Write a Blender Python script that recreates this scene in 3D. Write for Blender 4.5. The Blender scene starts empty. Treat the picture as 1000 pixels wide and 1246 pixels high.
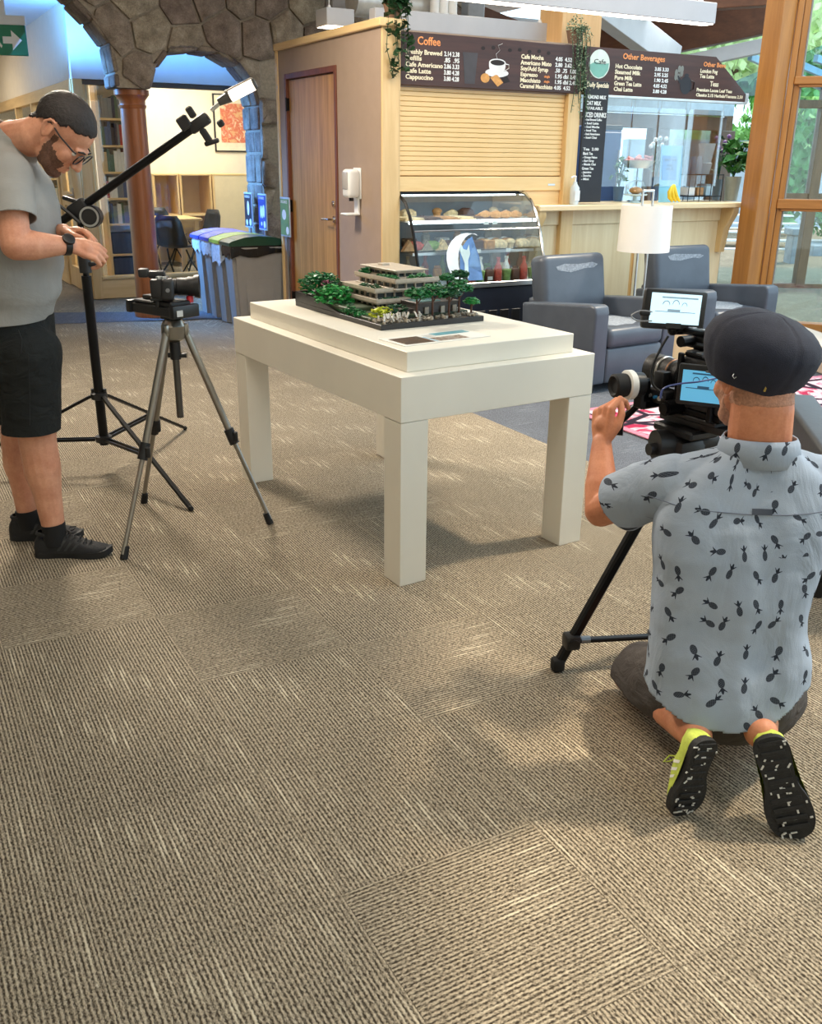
import bpy, bmesh, math, random
from mathutils import Vector, Matrix, Euler, noise
from mathutils.bvhtree import BVHTree
D = bpy.data
SC = bpy.context.scene
COL = SC.collection
PI = math.pi
rnd = random.Random(7)

# ------------------------------------------------------------------ camera, sky, sun, lamps, exposure
FPX, PITCH, ROLL, HC = 1142.8, 0.3593, -0.0111, 1.5
cam_d = D.cameras.new('camera'); cam = D.objects.new('camera', cam_d); COL.objects.link(cam)
cam_d.sensor_fit = 'HORIZONTAL'; cam_d.sensor_width = 36.0; cam_d.lens = FPX * 36.0 / 1000.0
cam_d.clip_start = 0.05; cam_d.clip_end = 300
cam.matrix_world = Matrix.Translation((0, 0, HC)) @ Matrix.Rotation(PI / 2 - PITCH, 4, 'X') @ Matrix.Rotation(-ROLL, 4, 'Z')
SC.camera = cam

world = D.worlds.new('sky'); SC.world = world; world.use_nodes = True
wn = world.node_tree; bgn = wn.nodes['Background']
bgn.inputs['Color'].default_value = (0.64, 0.85, 1.0, 1); bgn.inputs['Strength'].default_value = 2.7

SC.view_settings.view_transform = 'Standard'; SC.view_settings.look = 'None'
SC.view_settings.exposure = 0.0; SC.view_settings.gamma = 1.0; SC.view_settings.use_curve_mapping = False

def sun(name, az, el, strength, angle, col):
    l = D.lights.new(name, 'SUN'); l.energy = strength; l.angle = math.radians(angle); l.color = col
    o = D.objects.new(name, l); COL.objects.link(o)
    d = Vector((math.cos(az) * math.cos(el), math.sin(az) * math.cos(el), math.sin(el)))   # towards the sun
    o.rotation_euler = d.to_track_quat('Z', 'Y').to_euler(); o.location = d * 20
    return o
def area(name, loc, aim, sx, sy, power, col, spread=180):
    l = D.lights.new(name, 'AREA'); l.shape = 'RECTANGLE'; l.size = sx; l.size_y = sy; l.energy = power; l.color = col
    l.spread = math.radians(spread)
    o = D.objects.new(name, l); COL.objects.link(o); o.location = loc
    o.rotation_euler = (Vector(loc) - Vector(aim)).to_track_quat('Z', 'Y').to_euler()
    return o
sun('sun', math.radians(22), math.radians(57), 3.2, 4, (1.0, 0.84, 0.62))
area('room_lamp_left', (-2.3, 6.3, 3.45), (-0.1, 3.6, 0.4), 0.7, 0.7, 250, (1.0, 0.90, 0.76))
area('room_lamp_rear', (-0.5, 2.6, 3.5), (0.0, 3.4, 0), 2.2, 1.6, 70, (1.0, 0.90, 0.76))  # added low-power fill overhead, no fixture behind it
area('cafe_lamps', (0.6, 6.0, 3.4), (0.9, 7.9, 1.2), 2.5, 1.0, 60, (1.0, 0.93, 0.82))
area('cafe_inside_lamp', (1.6, 10.2, 3.0), (1.8, 9.4, 1.0), 2.5, 0.8, 60, (0.85, 0.95, 1.0))  # unseen light added to brighten the items behind the counter
area('cove_light', (-2.9, 10.3, 2.45), (-3.0, 11.1, 3.0), 2.6, 0.3, 24, (0.12, 0.42, 1.0), 100)  # added blue area light standing in for skylight daylight on the soffit
area('cove_downlight', (-3.9, 10.0, 2.3), (-2.0, 9.9, 0.9), 1.2, 0.8, 75, (0.12, 0.40, 1.0), 75)  # unseen blue light, added to tint the arch jambs and nearby floor
area('library_lamps', (-2.9, 13.4, 2.75), (-2.9, 13.5, 0), 2.4, 2.0, 120, (1.0, 0.9, 0.72))
area('library_lamps_left', (-7.6, 13.4, 2.75), (-7.4, 13.4, 0), 1.6, 2.5, 60, (1.0, 0.9, 0.72))
area('cove_uplight', (-5.7, 11.4, 2.3), (-5.6, 11.5, 3.1), 1.6, 0.5, 16, (0.12, 0.42, 1.0))  # extra blue light put in to colour the library ceiling

# ------------------------------------------------------------------ pixel helpers (camera calibration of the photograph)
_c, _s, _cr, _sr = math.cos(PITCH), math.sin(PITCH), math.cos(ROLL), math.sin(ROLL)
def ray(px, py):
    u, v = (px - 500) / FPX, (py - 623) / FPX
    u, v = u * _cr + v * _sr, -u * _sr + v * _cr
    return Vector((u, _c - _s * v, -_s - _c * v))
def fl(px, py, z=0.0):
    r = ray(px, py); t = (z - HC) / r.z
    return Vector((r.x * t, r.y * t, z))
def at(px, py, Y):
    r = ray(px, py); t = Y / r.y
    return Vector((r.x * t, Y, HC + r.z * t))
def pj(p):
    z = p[2] - HC; d = p[1] * _c - z * _s; u = p[0]; v = -(z * _c + p[1] * _s)
    u, v = u * _cr - v * _sr, u * _sr + v * _cr
    return 500 + FPX * u / d, 623 + FPX * v / d
# cafe frame: origin at the kiosk corner, u along its front, v into it
KA = math.radians(29.3); KC = Vector((-0.163, 7.4, 0)); E1 = Vector((math.cos(KA), math.sin(KA), 0)); E2 = Vector((-math.sin(KA), math.cos(KA), 0))
KM = Matrix.Translation(KC) @ Matrix.Rotation(KA, 4, 'Z')
def W(u, v, z=0.0): return KC + E1 * u + E2 * v + Vector((0, 0, z))
def fr(px, py, v=0.0):                 # pixel -> (u, z) on the plane v
    r = ray(px, py); o = KC + E2 * v
    t = (o.x * -E1.y + o.y * E1.x) / (r.x * -E1.y + r.y * E1.x)
    p = r * t; return ((p - KC).dot(E1), HC + p.z)
def sd(px, py, u=0.0):                 # pixel -> (v, z) on the plane u
    r = ray(px, py); o = KC + E1 * u
    t = (o.x * -E2.y + o.y * E2.x) / (r.x * -E2.y + r.y * E2.x)
    p = r * t; return ((p - KC).dot(E2), HC + p.z)

# ------------------------------------------------------------------ materials
def lin(c):
    return tuple(((x / 255) / 12.92 if x <= 10 else ((x / 255 + 0.055) / 1.055) ** 2.4) for x in c) + (1.0,)
class N:
    """small node-tree writer"""
    def __init__(s, name):
        s.m = D.materials.new(name); s.m.use_nodes = True; s.t = s.m.node_tree; s.b = s.t.nodes['Principled BSDF']
        s.out = s.t.nodes['Material Output']
    def n(s, typ, **kw):
        nd = s.t.nodes.new(typ)
        for k, v in kw.items(): setattr(nd, k, v)
        return nd
    def l(s, a, b): s.t.links.new(a, b)
    def set(s, nd, **kw):
        for k, v in kw.items():
            i = nd.inputs[k.replace('_', ' ')]
            if hasattr(v, 'is_output') or isinstance(v, bpy.types.NodeSocket): s.l(v, i)
            else: i.default_value = v
        return nd
    def math(s, op, a, b=0.0, c=0.0):
        nd = s.n('ShaderNodeMath', operation=op)
        for i, v in enumerate((a, b, c)):
            if isinstance(v, bpy.types.NodeSocket): s.l(v, nd.inputs[i])
            else: nd.inputs[i].default_value = v
        return nd.outputs[0]
    def obj(s, scale=(1, 1, 1), rot=(0, 0, 0), gen='Object'):
        tc = s.n('ShaderNodeTexCoord'); mp = s.n('ShaderNodeMapping'); s.l(tc.outputs[gen], mp.inputs[0])
        mp.inputs['Scale'].default_value = scale; mp.inputs['Rotation'].default_value = rot
        return mp.outputs[0]
    def noise(s, vec, scale, detail=3, rough=0.55, dist=0.0):
        nd = s.n('ShaderNodeTexNoise'); s.l(vec, nd.inputs['Vector'])
        nd.inputs['Scale'].default_value = scale; nd.inputs['Detail'].default_value = detail; nd.inputs['Roughness'].default_value = rough
        nd.inputs['Distortion'].default_value = dist
        return nd.outputs['Fac']
    def ramp(s, fac, stops):
        nd = s.n('ShaderNodeValToRGB'); s.l(fac, nd.inputs[0]); e = nd.color_ramp.elements
        while len(e) < len(stops): e.new(0.5)
        for el, (p, c) in zip(e, stops): el.position = p; el.color = c
        return nd.outputs['Color']
    def mix(s, f, a, b, blend='MIX'):
        nd = s.n('ShaderNodeMix', data_type='RGBA', blend_type=blend)
        for i, v in ((0, f), (6, a), (7, b)):
            if isinstance(v, bpy.types.NodeSocket): s.l(v, nd.inputs[i])
            else: nd.inputs[i].default_value = v
        return nd.outputs[2]
    def bump(s, h, strength=0.3, dist=0.01):
        nd = s.n('ShaderNodeBump'); s.l(h, nd.inputs['Height']); nd.inputs['Strength'].default_value = strength; nd.inputs['Distance'].default_value = dist
        s.l(nd.outputs[0], s.b.inputs['Normal'])
    def base(s, col, rough=0.5, metal=0.0, spec=0.5):
        if isinstance(col, bpy.types.NodeSocket): s.l(col, s.b.inputs['Base Color'])
        else: s.b.inputs['Base Color'].default_value = col
        s.b.inputs['Roughness'].default_value = rough; s.b.inputs['Metallic'].default_value = metal
        s.b.inputs['Specular IOR Level'].default_value = spec
        return s
MATS = {}
def mk(name, rgb, rough=0.5, metal=0.0, var=0.12, scale=8, bump=0.0, bscale=60, spec=0.5):
    """plain coloured surface with a little unevenness of tone and relief"""
    if name in MATS: return MATS[name]
    k = N(name); v = k.obj(); c = lin(rgb)
    f = k.noise(v, scale, 4)
    lo = tuple(x * (1 - var) for x in c[:3]) + (1,); hi = tuple(min(1, x * (1 + var)) for x in c[:3]) + (1,)
    k.base(k.ramp(f, [(0.3, lo), (0.7, hi)]), rough, metal, spec)
    if bump: k.bump(k.noise(v, bscale, 4), bump, 0.004)
    MATS[name] = k.m; return k.m
def wood(name, a, b, axis='Z', scale=6.0, rough=0.42, stretch=14.0, bump=0.05):
    if name in MATS: return MATS[name]
    k = N(name); i = 'XYZ'.index(axis); sc = [stretch, stretch, stretch]; sc[i] = 1.0
    v = k.obj(tuple(x * scale / stretch for x in sc))
    f1 = k.noise(v, 2.2, 5, 0.6, 0.6); f2 = k.noise(v, 11, 4, 0.6, 0.2)
    f = k.math('ADD', k.math('MULTIPLY', f1, 0.7), k.math('MULTIPLY', f2, 0.3))
    k.base(k.ramp(f, [(0.32, lin(a)), (0.68, lin(b))]), rough)
    k.bump(f2, bump, 0.002); MATS[name] = k.m; return k.m
def cloth(name, rgb, crease=0.4, scale=7, weave=420):
    k = N(name); c = lin(rgb); f = k.noise(k.obj(), 5, 3)
    k.base(k.ramp(f, [(0.3, tuple(x * .9 for x in c[:3]) + (1,)), (0.7, tuple(x * 1.08 for x in c[:3]) + (1,))]), 0.88, 0, 0.2)
    cr = k.noise(k.obj((1, 1, 1.7), (0.2, 0.1, 0.3)), scale, 4, 0.55, 1.4); k.bump(k.math('ADD', k.math('MULTIPLY', k.noise(k.obj(), weave, 2), 0.05), cr), crease, 0.03)
    MATS[name] = k.m; return k.m
def glow(name, rgb, strength):
    if name in MATS: return MATS[name]
    k = N(name); k.base(lin(rgb), 0.5); k.b.inputs['Emission Color'].default_value = lin(rgb); k.b.inputs['Emission Strength'].default_value = strength
    MATS[name] = k.m; return k.m
def glass(name, rgb=(225, 240, 245), alpha=0.12, rough=0.02, refl=0.6):
    """thin clear sheet: mostly see-through, with a real gloss layer"""
    if name in MATS: return MATS[name]
    k = N(name); k.t.nodes.remove(k.b)
    tr = k.n('ShaderNodeBsdfTransparent'); tr.inputs[0].default_value = lin(rgb)
    gl = k.n('ShaderNodeBsdfGlossy'); gl.inputs['Roughness'].default_value = rough
    fz = k.n('ShaderNodeFresnel'); fz.inputs[0].default_value = 1.45
    f = k.math('ADD', k.math('MULTIPLY', fz.outputs[0], refl), alpha * 0.2)
    mx = k.n('ShaderNodeMixShader'); k.l(f, mx.inputs[0]); k.l(tr.outputs[0], mx.inputs[1]); k.l(gl.outputs[0], mx.inputs[2])
    k.l(mx.outputs[0], k.out.inputs[0]); MATS[name] = k.m; return k.m

# ------------------------------------------------------------------ mesh builder
class MB:
    def __init__(s, base=None): s.bm = bmesh.new(); s.base = base or Matrix()
    def _put(s, r, m):
        vs = r['verts'] if isinstance(r, dict) else r
        bmesh.ops.transform(s.bm, matrix=s.base @ m, verts=vs); return s
    def box(s, c, size, rot=None, bev=0.0, seg=1):
        m = Matrix.Translation(c) @ (rot.to_matrix().to_4x4() if isinstance(rot, Euler) else (rot or Matrix())) @ Matrix.Diagonal((*size, 1))
        r = bmesh.ops.create_cube(s.bm, size=1.0); vs = r['verts']
        bmesh.ops.transform(s.bm, matrix=s.base @ m, verts=vs)
        if bev > 0:
            es = list({e for v in vs for e in v.link_edges})
            bmesh.ops.bevel(s.bm, geom=es, offset=bev, segments=seg, profile=0.5, affect='EDGES', clamp_overlap=True)
        return s
    def b2(s, p, q, bev=0.0, seg=1):        # box from corner to corner
        p, q = Vector(p), Vector(q); d = q - p
        return s.box((p + q) / 2, (abs(d.x), abs(d.y), abs(d.z)), None, bev, seg)
    def beam(s, p, q, w, h, bev=0.0, up=(0, 0, 1)):   # box along p->q
        p, q = Vector(p), Vector(q); d = (q - p); L = d.length; d.normalize()
        u = Vector(up); x = d.cross(u)
        if x.length < 1e-4: x = d.cross(Vector((1, 0, 0)))
        x.normalize(); y = x.cross(d)
        m = Matrix((x, d, y)).transposed().to_4x4()
        return s.box((p + q) / 2, (w, L, h), m, bev)
    def cyl(s, p, q, r, r2=None, n=12, caps=True):
        p, q = Vector(p), Vector(q); d = q - p; L = d.length
        res = bmesh.ops.create_cone(s.bm, cap_ends=caps, segments=n, radius1=r, radius2=r if r2 is None else r2, depth=L)
        return s._put(res, Matrix.Translation((p + q) / 2) @ d.to_track_quat('Z', 'Y').to_matrix().to_4x4())
    def ball(s, c, r, n=10, m=None):
        res = bmesh.ops.create_uvsphere(s.bm, u_segments=n, v_segments=max(5, n * 2 // 3), radius=1.0)
        rr = r if isinstance(r, (tuple, list, Vector)) else (r, r, r)
        return s._put(res, Matrix.Translation(c) @ (m.to_4x4() if m else Matrix()) @ Matrix.Diagonal((*rr, 1)))
    def ico(s, c, r, sub=1, m=None):
        res = bmesh.ops.create_icosphere(s.bm, subdivisions=sub, radius=1.0)
        rr = r if isinstance(r, (tuple, list, Vector)) else (r, r, r)
        return s._put(res, Matrix.Translation(c) @ (m.to_4x4() if m else Matrix()) @ Matrix.Diagonal((*rr, 1)))
    def lathe(s, prof, n=20, m=None, cap=True):          # prof: (r, z)
        m = s.base @ (m or Matrix()); rings = []
        for r, z in prof:
            rings.append([s.bm.verts.new(m @ Vector((r * math.cos(2 * PI * i / n), r * math.sin(2 * PI * i / n), z))) for i in range(n)])
        for a, b in zip(rings, rings[1:]):
            for i in range(n): s.bm.faces.new((a[i], a[(i + 1) % n], b[(i + 1) % n], b[i]))
        if cap:
            s.bm.faces.new(rings[0][::-1]); s.bm.faces.new(rings[-1])
        return s
    def tube(s, pts, r, n=8, caps=True):                 # r: number or list; tube along points
        pts = [Vector(p) for p in pts]; k = len(pts); rs = r if isinstance(r, list) else [r] * k
        rings = []; t0 = (pts[1] - pts[0]).normalized(); x = t0.orthogonal().normalized()
        for i, p in enumerate(pts):
            t = (pts[min(k - 1, i + 1)] - pts[max(0, i - 1)]).normalized()
            x = (x - t * x.dot(t)).normalized(); y = t.cross(x)
            rad = rs[i] if isinstance(rs[i], (tuple, list)) else (rs[i], rs[i])
            rings.append([s.bm.verts.new(s.base @ (p + x * math.cos(2 * PI * j / n) * rad[0] + y * math.sin(2 * PI * j / n) * rad[1])) for j in range(n)])
        for a, b in zip(rings, rings[1:]):
            for i in range(n): s.bm.faces.new((a[i], a[(i + 1) % n], b[(i + 1) % n], b[i]))
        if caps: s.bm.faces.new(rings[0][::-1]); s.bm.faces.new(rings[-1])
        return s
    def prism(s, poly, thick, m=None, bev=0.0, back=True):   # poly in xy, from z=0 to z=thick
        m = s.base @ (m or Matrix())
        a = [s.bm.verts.new(m @ Vector((x, y, 0))) for x, y in poly]; b = [s.bm.verts.new(m @ Vector((x, y, thick))) for x, y in poly]
        fs = []
        if back: fs.append(s.bm.faces.new(a[::-1]))
        top = s.bm.faces.new(b); n = len(poly)
        for i in range(n): s.bm.faces.new((a[i], a[(i + 1) % n], b[(i + 1) % n], b[i]))
        if bev: bmesh.ops.bevel(s.bm, geom=list(top.edges), offset=bev, segments=2, profile=0.6, affect='EDGES', clamp_overlap=True)
        return s
    def quad(s, pts):
        s.bm.faces.new([s.bm.verts.new(s.base @ Vector(p)) for p in pts]); return s
    def mesh(s, name):
        me = D.meshes.new(name); bmesh.ops.recalc_face_normals(s.bm, faces=s.bm.faces[:]); s.bm.to_mesh(me); s.bm.free(); return me
    def obj(s, name, mat, parent=None, smooth=35):
        return put(name, s.mesh(name), mat, parent, smooth)
def put(name, me, mat, parent=None, smooth=35):
    if smooth and len(me.polygons):
        me.shade_smooth(); me.set_sharp_from_angle(angle=math.radians(smooth))
    o = D.objects.new(name, me); COL.objects.link(o)
    if mat:
        for m_ in (mat if isinstance(mat, (list, tuple)) else [mat]): me.materials.append(m_)
    if parent: o.parent = parent
    return o
def tag(o, label=None, cat=None, group=None, kind=None):
    for k, v in (('label', label), ('category', cat), ('group', group), ('kind', kind)):
        if v: o[k] = v
    return o
def thing(name, label, cat, loc=(0, 0, 0), rz=0.0, group=None):
    o = D.objects.new(name, None); COL.objects.link(o); o.location = loc; o.rotation_euler = (0, 0, rz); o.empty_display_size = 0.1
    return tag(o, label, cat, group)
def struct(o): o['kind'] = 'structure'; return o
def dup(root, loc=None, rz=None, label=None, group=None):
    r = root.copy(); COL.objects.link(r)
    if loc is not None: r.location = loc
    if rz is not None: r.rotation_euler = (0, 0, rz)
    if label: r['label'] = label
    if group: r['group'] = group
    for ch in list(root.children):
        c = ch.copy(); COL.objects.link(c); c.parent = r
        for g in ch.children:
            d = g.copy(); COL.objects.link(d); d.parent = c
    return r
def text(s, size, m, mat, parent, name='lettering', ext=0.0008, align='LEFT', width=None, bold=0.0):
    """flat lettering as a mesh; m places it (local x along the line, y up)"""
    cu = D.curves.new(name, 'FONT'); cu.body = s; cu.size = size; cu.align_x = align; cu.extrude = ext; cu.resolution_u = 2; cu.offset = bold
    cu.space_line = 1.0
    o = D.objects.new('tmp_text', cu); COL.objects.link(o)
    dg = bpy.context.evaluated_depsgraph_get(); me = D.meshes.new_from_object(o.evaluated_get(dg)); D.objects.remove(o); D.curves.remove(cu)
    if width and me.vertices:
        xs = [v.co.x for v in me.vertices]; w = max(xs) - min(xs)
        if w > 0:
            k = width / w
            for v in me.vertices: v.co.x *= k
    me.transform(m)
    return put(name, me, mat, parent, 0)
# ------------------------------------------------------------------ setting: floor of carpet tiles
def carpet(name, dark, light, fleck):
    k = N(name); v = k.obj()
    wv = k.n('ShaderNodeTexWave', wave_type='BANDS', bands_direction='X', wave_profile='SIN'); k.l(v, wv.inputs[0])
    wv.inputs['Scale'].default_value = 30; wv.inputs['Distortion'].default_value = 2.2; wv.inputs['Detail'].default_value = 2; wv.inputs['Detail Scale'].default_value = 5
    v2 = k.obj((1, 0.5, 1)); loops = k.noise(v2, 210, 2, 0.65)
    v3 = k.obj((1, 0.07, 1)); lines = k.noise(v3, 62, 2, 0.5); patch = k.noise(v, 3.2, 2, 0.5)
    tone = k.noise(v, 1.6, 3); oi = k.n('ShaderNodeObjectInfo').outputs['Random']
    h = k.math('ADD', k.math('MULTIPLY', wv.outputs['Fac'], 0.26), k.math('MULTIPLY', loops, 0.86))
    c = k.ramp(h, [(0.40, lin(dark)), (0.74, lin(light))])
    f = k.ramp(lines, [(0.56, (0, 0, 0, 1)), (0.66, (1, 1, 1, 1))])
    pz = k.ramp(patch, [(0.42, (0.12, 0.12, 0.12, 1)), (0.6, (1, 1, 1, 1))])
    f = k.math('MULTIPLY', k.math('MULTIPLY', f, pz), k.math('MULTIPLY', wv.outputs['Fac'], 0.8))
    c = k.mix(f, c, lin(fleck))
    br = k.math('ADD', k.math('MULTIPLY', oi, 0.05), k.math('MULTIPLY', tone, 0.34)); br = k.math('ADD', br, 0.80)
    hs = k.n('ShaderNodeHueSaturation'); k.l(c, hs.inputs['Color']); k.l(br, hs.inputs['Value'])
    k.base(hs.outputs[0], 0.95, 0, 0.1); k.bump(h, 0.7, 0.006); MATS[name] = k.m; return k.m
CARP = carpet('carpet_loop', (65, 57, 47), (182, 168, 146), (214, 202, 178))
CARPD = carpet('carpet_dark_border', (70, 72, 78), (118, 122, 130), (138, 142, 150))
floor = MB().b2((-14, -1.5, -0.2), (14, 24, -0.006)).obj('floor', CARP, None, 0); struct(floor)
TS = 0.5
tile_l = MB().box((0, 0, -0.004), (TS - 0.0006, TS - 0.0006, 0.008), None, 0.0006).mesh('carpet_tile'); tile_l.materials.append(CARP)
tile_d = tile_l.copy(); tile_d.materials.clear(); tile_d.materials.append(CARPD)
tiles = []
for i in range(-14, 14):
    for j in range(-16, 8):
        u, v = -0.31 + (i + 0.5) * TS, -0.05 + (j + 0.5) * TS
        p = W(u, v)
        if p.y < 0.4 or p.y > 9.0: continue
        q = pj(p)
        if -260 < q[0] < 1260 and q[1] < 2000:
            tiles.append((p.y, i, j, p))
tiles.sort(key=lambda t: t[0])
for n_, (_, i, j, p) in enumerate(tiles[:290]):
    o = D.objects.new('carpet_tile', tile_d if i >= 0 else tile_l); COL.objects.link(o); o.parent = floor
    o.location = p; o.rotation_euler = (0, 0, KA + PI / 2 * rnd.choice((0, 0, 0, 0, 2, 2, 2, 2, 2, 1)))
bd = MB()
bd.bm.faces.new([bd.bm.verts.new(p) for p in (fl(60, 404, 0.003), fl(252, 393, 0.003), W(-0.31, 2.3, 0.003), W(0.1, 2.1, 0.003), W(0.1, 3.3, 0.003), W(-0.5, 3.1, 0.003), fl(60, 390, 0.003), fl(-200, 402, 0.003), fl(-200, 414, 0.003))])
bd.obj('carpet_border', CARPD, floor, 0)

# ------------------------------------------------------------------ common materials
MAPLE = wood('maple', (214, 178, 122), (236, 205, 152), 'X', 5, 0.4)
MAPLEZ = wood('maple_upright', (212, 176, 120), (235, 203, 150), 'Z', 5, 0.4)
MAPLEY = wood('maple_along', (212, 176, 120), (235, 203, 150), 'Y', 5, 0.4)
BIRCH = wood('birch_panel', (222, 196, 150), (240, 220, 180), 'Z', 4, 0.42)
FIR = wood('fir_post', (154, 96, 40), (190, 126, 58), 'Z', 5, 0.38)
FIRX = wood('fir_rail', (150, 92, 38), (184, 120, 56), 'X', 5, 0.38)
CEDAR = wood('cedar_door', (142, 98, 50), (204, 154, 90), 'Z', 9, 0.42, 20)
CHERRY = wood('cherry_column', (126, 68, 34), (168, 102, 58), 'Z', 6, 0.3)
DKWOOD = wood('dark_beam', (86, 50, 30), (120, 74, 46), 'X', 4, 0.55)
CEILW = wood('ceiling_plank', (118, 84, 58), (156, 116, 84), 'X', 4, 0.55)
TAUPE = mk('taupe_paint', (160, 138, 120), 0.7, var=0.04, bump=0.05)
CREAM = mk('cream_paint', (236, 224, 204), 0.75, var=0.03, bump=0.04)
GREYB = mk('grey_painted_steel', (186, 188, 190), 0.5, var=0.05)
WHITEM = mk('white_enamel', (232, 231, 228), 0.45, var=0.03)
BLACKP = mk('black_plastic', (24, 24, 26), 0.42, var=0.2, bump=0.08, bscale=300)
BLACKM = mk('black_metal', (20, 20, 22), 0.34, 0.6, var=0.2)
RUBBER = mk('black_rubber', (16, 16, 17), 0.75, var=0.2)
STEEL = mk('brushed_steel', (196, 196, 196), 0.28, 0.9, var=0.08)
CHROME = mk('chrome', (220, 220, 220), 0.12, 1.0, var=0.03)
LAMPW = glow('lamp_diffuser', (255, 244, 226), 6.0)
LEAF = mk('leaf_green', (58, 116, 48), 0.5, var=0.45, scale=30)
LEAFD = mk('leaf_dark_green', (30, 66, 34), 0.5, var=0.5, scale=30)
CLEAR = glass('clear_glass', (251, 254, 254), 0.1)

# ------------------------------------------------------------------ kiosk walls
def KO(name, mat, mb, parent=None, smooth=35):
    o = mb.obj(name, mat, parent, smooth)
    if parent is None: o.matrix_world = KM
    return o
WU = -0.13                                        # plane of the taupe wall with the door
v1, _ = sd(325, 60, WU); dv0, dz = sd(397.4, 80, WU); dv1, _ = sd(334.4, 88, WU)
TOPZ = 2.36
dzt = 2.17
wk = MB()
wk.b2((WU, -0.06, 0), (0.02, dv0 + 0.02, TOPZ)).b2((WU, dv1 - 0.02, 0), (0.02, v1, TOPZ)).b2((WU, dv0 + 0.02, dzt), (0.02, dv1 - 0.02, TOPZ))
wall_k = struct(KO('wall_kiosk_side', TAUPE, wk))
struct(KO('trim_1', MAPLEY, MB().b2((WU - 0.03, -0.10, TOPZ), (0.06, v1 + 0.03, TOPZ + 0.055), 0.006)))
struct(KO('trim_2', MAPLEZ, MB().b2((WU + 0.002, -0.075, 0), (0.012, -0.055, TOPZ), 0.003).b2((0.0, -0.06, 0), (0.03, 0.06, TOPZ), 0.003)))
struct(KO('trim_3', MAPLEZ, MB().b2((WU - 0.01, v1, 0), (WU + 0.06, v1 + 0.05, TOPZ), 0.003)))
door = struct(KO('door_1', CEDAR, MB().b2((WU + 0.015, dv0 + 0.045, 0.008), (WU + 0.055, dv1 - 0.045, dzt - 0.05), 0.002)))
DFR = wood('door_frame_wood', (92, 48, 32), (124, 70, 48), 'Z', 6, 0.45)
KO('door_frame', DFR, MB().b2((WU - 0.012, dv0, 0), (WU + 0.06, dv0 + 0.04, dzt), 0.004).b2((WU - 0.012, dv1 - 0.04, 0), (WU + 0.06, dv1, dzt), 0.004).b2((WU - 0.012, dv0 + 0.04, dzt - 0.045), (WU + 0.06, dv1 - 0.04, dzt), 0.004), door)
hv, hz = sd(388, 268, WU); hv = dv0 + 0.11
h = MB().cyl((WU + 0.016, hv, hz), (WU + 0.004, hv, hz), 0.028, n=20).cyl((WU + 0.01, hv, hz), (WU - 0.05, hv, hz), 0.010).tube([(WU - 0.05, hv - 0.01, hz), (WU - 0.052, hv + 0.05, hz), (WU - 0.048, hv + 0.125, hz - 0.004)], 0.009)
KO('door_handle', CHROME, h, door)
KO('lock', CHROME, MB().cyl((WU + 0.02, hv, hz + 0.12), (WU - 0.002, hv, hz + 0.12), 0.024, n=20).cyl((WU, hv, hz + 0.12), (WU - 0.008, hv, hz + 0.12), 0.014, n=14), door)
for z in (0.3, 1.1, 1.93): KO('hinge', BLACKM, MB().b2((WU - 0.016, dv1 - 0.052, z - 0.05), (WU + 0.012, dv1 - 0.03, z + 0.05), 0.002).cyl((WU - 0.014, dv1 - 0.046, z - 0.055), (WU - 0.014, dv1 - 0.046, z + 0.055), 0.007, n=8), door)
# the front of the kiosk: pier, header, panel under the shutter
struct(KO('trim_4', MAPLEZ, MB().b2((1.565, -0.03, 0), (1.69, 0.10, 2.02), 0.004)))
struct(KO('wall_kiosk_header', TAUPE, MB().b2((0.03, 0.003, 1.99), (1.69, 0.10, 2.36)).b2((1.69, 0.003, 2.02), (3.02, 0.03, 2.33))))
struct(KO('wall_kiosk_return', CREAM, MB().b2((0.03, 0.55, 0), (1.6, 0.62, 2.36))))
# ------------------------------------------------------------------ ceiling, beams, ducts, hanging lamps
def wall_box(name, mat, p, q, th, z0, z1):
    p, q = Vector((p[0], p[1], 0)), Vector((q[0], q[1], 0))
    return struct(MB().beam(p + Vector((0, 0, (z0 + z1) / 2)), q + Vector((0, 0, (z0 + z1) / 2)), th, z1 - z0).obj(name, mat, None, 0))
struct(MB().b2((-7, -2.2, 3.56), (2.2, 8.2, 3.62)).obj('ceiling_lounge', mk('ceiling_white', (222, 216, 206), 0.8), None, 0))
struct(MB().b2((-7, -2.3, -0.1), (5, -2.2, 3.62)).obj('wall_rear', CREAM, None, 0))
struct(MB().b2((4.4, -2.2, -0.1), (4.5, 1.6, 3.62)).obj('wall_right_rear', CREAM, None, 0))  # unseen; put in so sky light falls off towards the camera
struct(MB().b2((-7.1, -2.2, -0.1), (-7, 12.5, 3.62)).obj('wall_left', CREAM, None, 0))  # out of view, added to hold back sky light from the left
struct(MB().b2((-7, 8.2, 3.56), (1.0, 10.3, 3.62)).obj('ceiling_arcade', MATS['ceiling_white'], None, 0))  # unseen cover, put in to keep blue sky light off the exit sign
ceil = struct(KO('ceiling', mk('ceiling_gap', (60, 44, 34), 0.8), MB().b2((-1.0, 0.9, 3.55), (5.2, 7.5, 3.6)), None, 0))
ceil.matrix_world = KM @ Matrix.Translation((0, 0, 0)) @ Matrix.Rotation(-0.0, 4, 'X')
plk = MB().b2((-1.0, -0.066, -0.02), (5.2, 0.066, 0.0), 0.004).mesh('ceiling_plank'); plk.materials.append(CEILW)
for i in range(48):
    o = D.objects.new('ceiling_plank', plk); COL.objects.link(o); o.parent = ceil; o.location = (0, 0.98 + i * 0.136, 3.55)
def bm_at(name, mat, p0, p1, y0, y1, w, h):
    return struct(MB().beam(at(*p0, y0), at(*p1, y1), w, h, 0.004).obj(name, mat))
bm_at('beam_1', DKWOOD, (560, 92), (960, -4), 12.6, 11.2, 0.16, 0.42)
bm_at('beam_2', GREYB, (640, 112), (960, 36), 12.2, 10.9, 0.12, 0.14)
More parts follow.
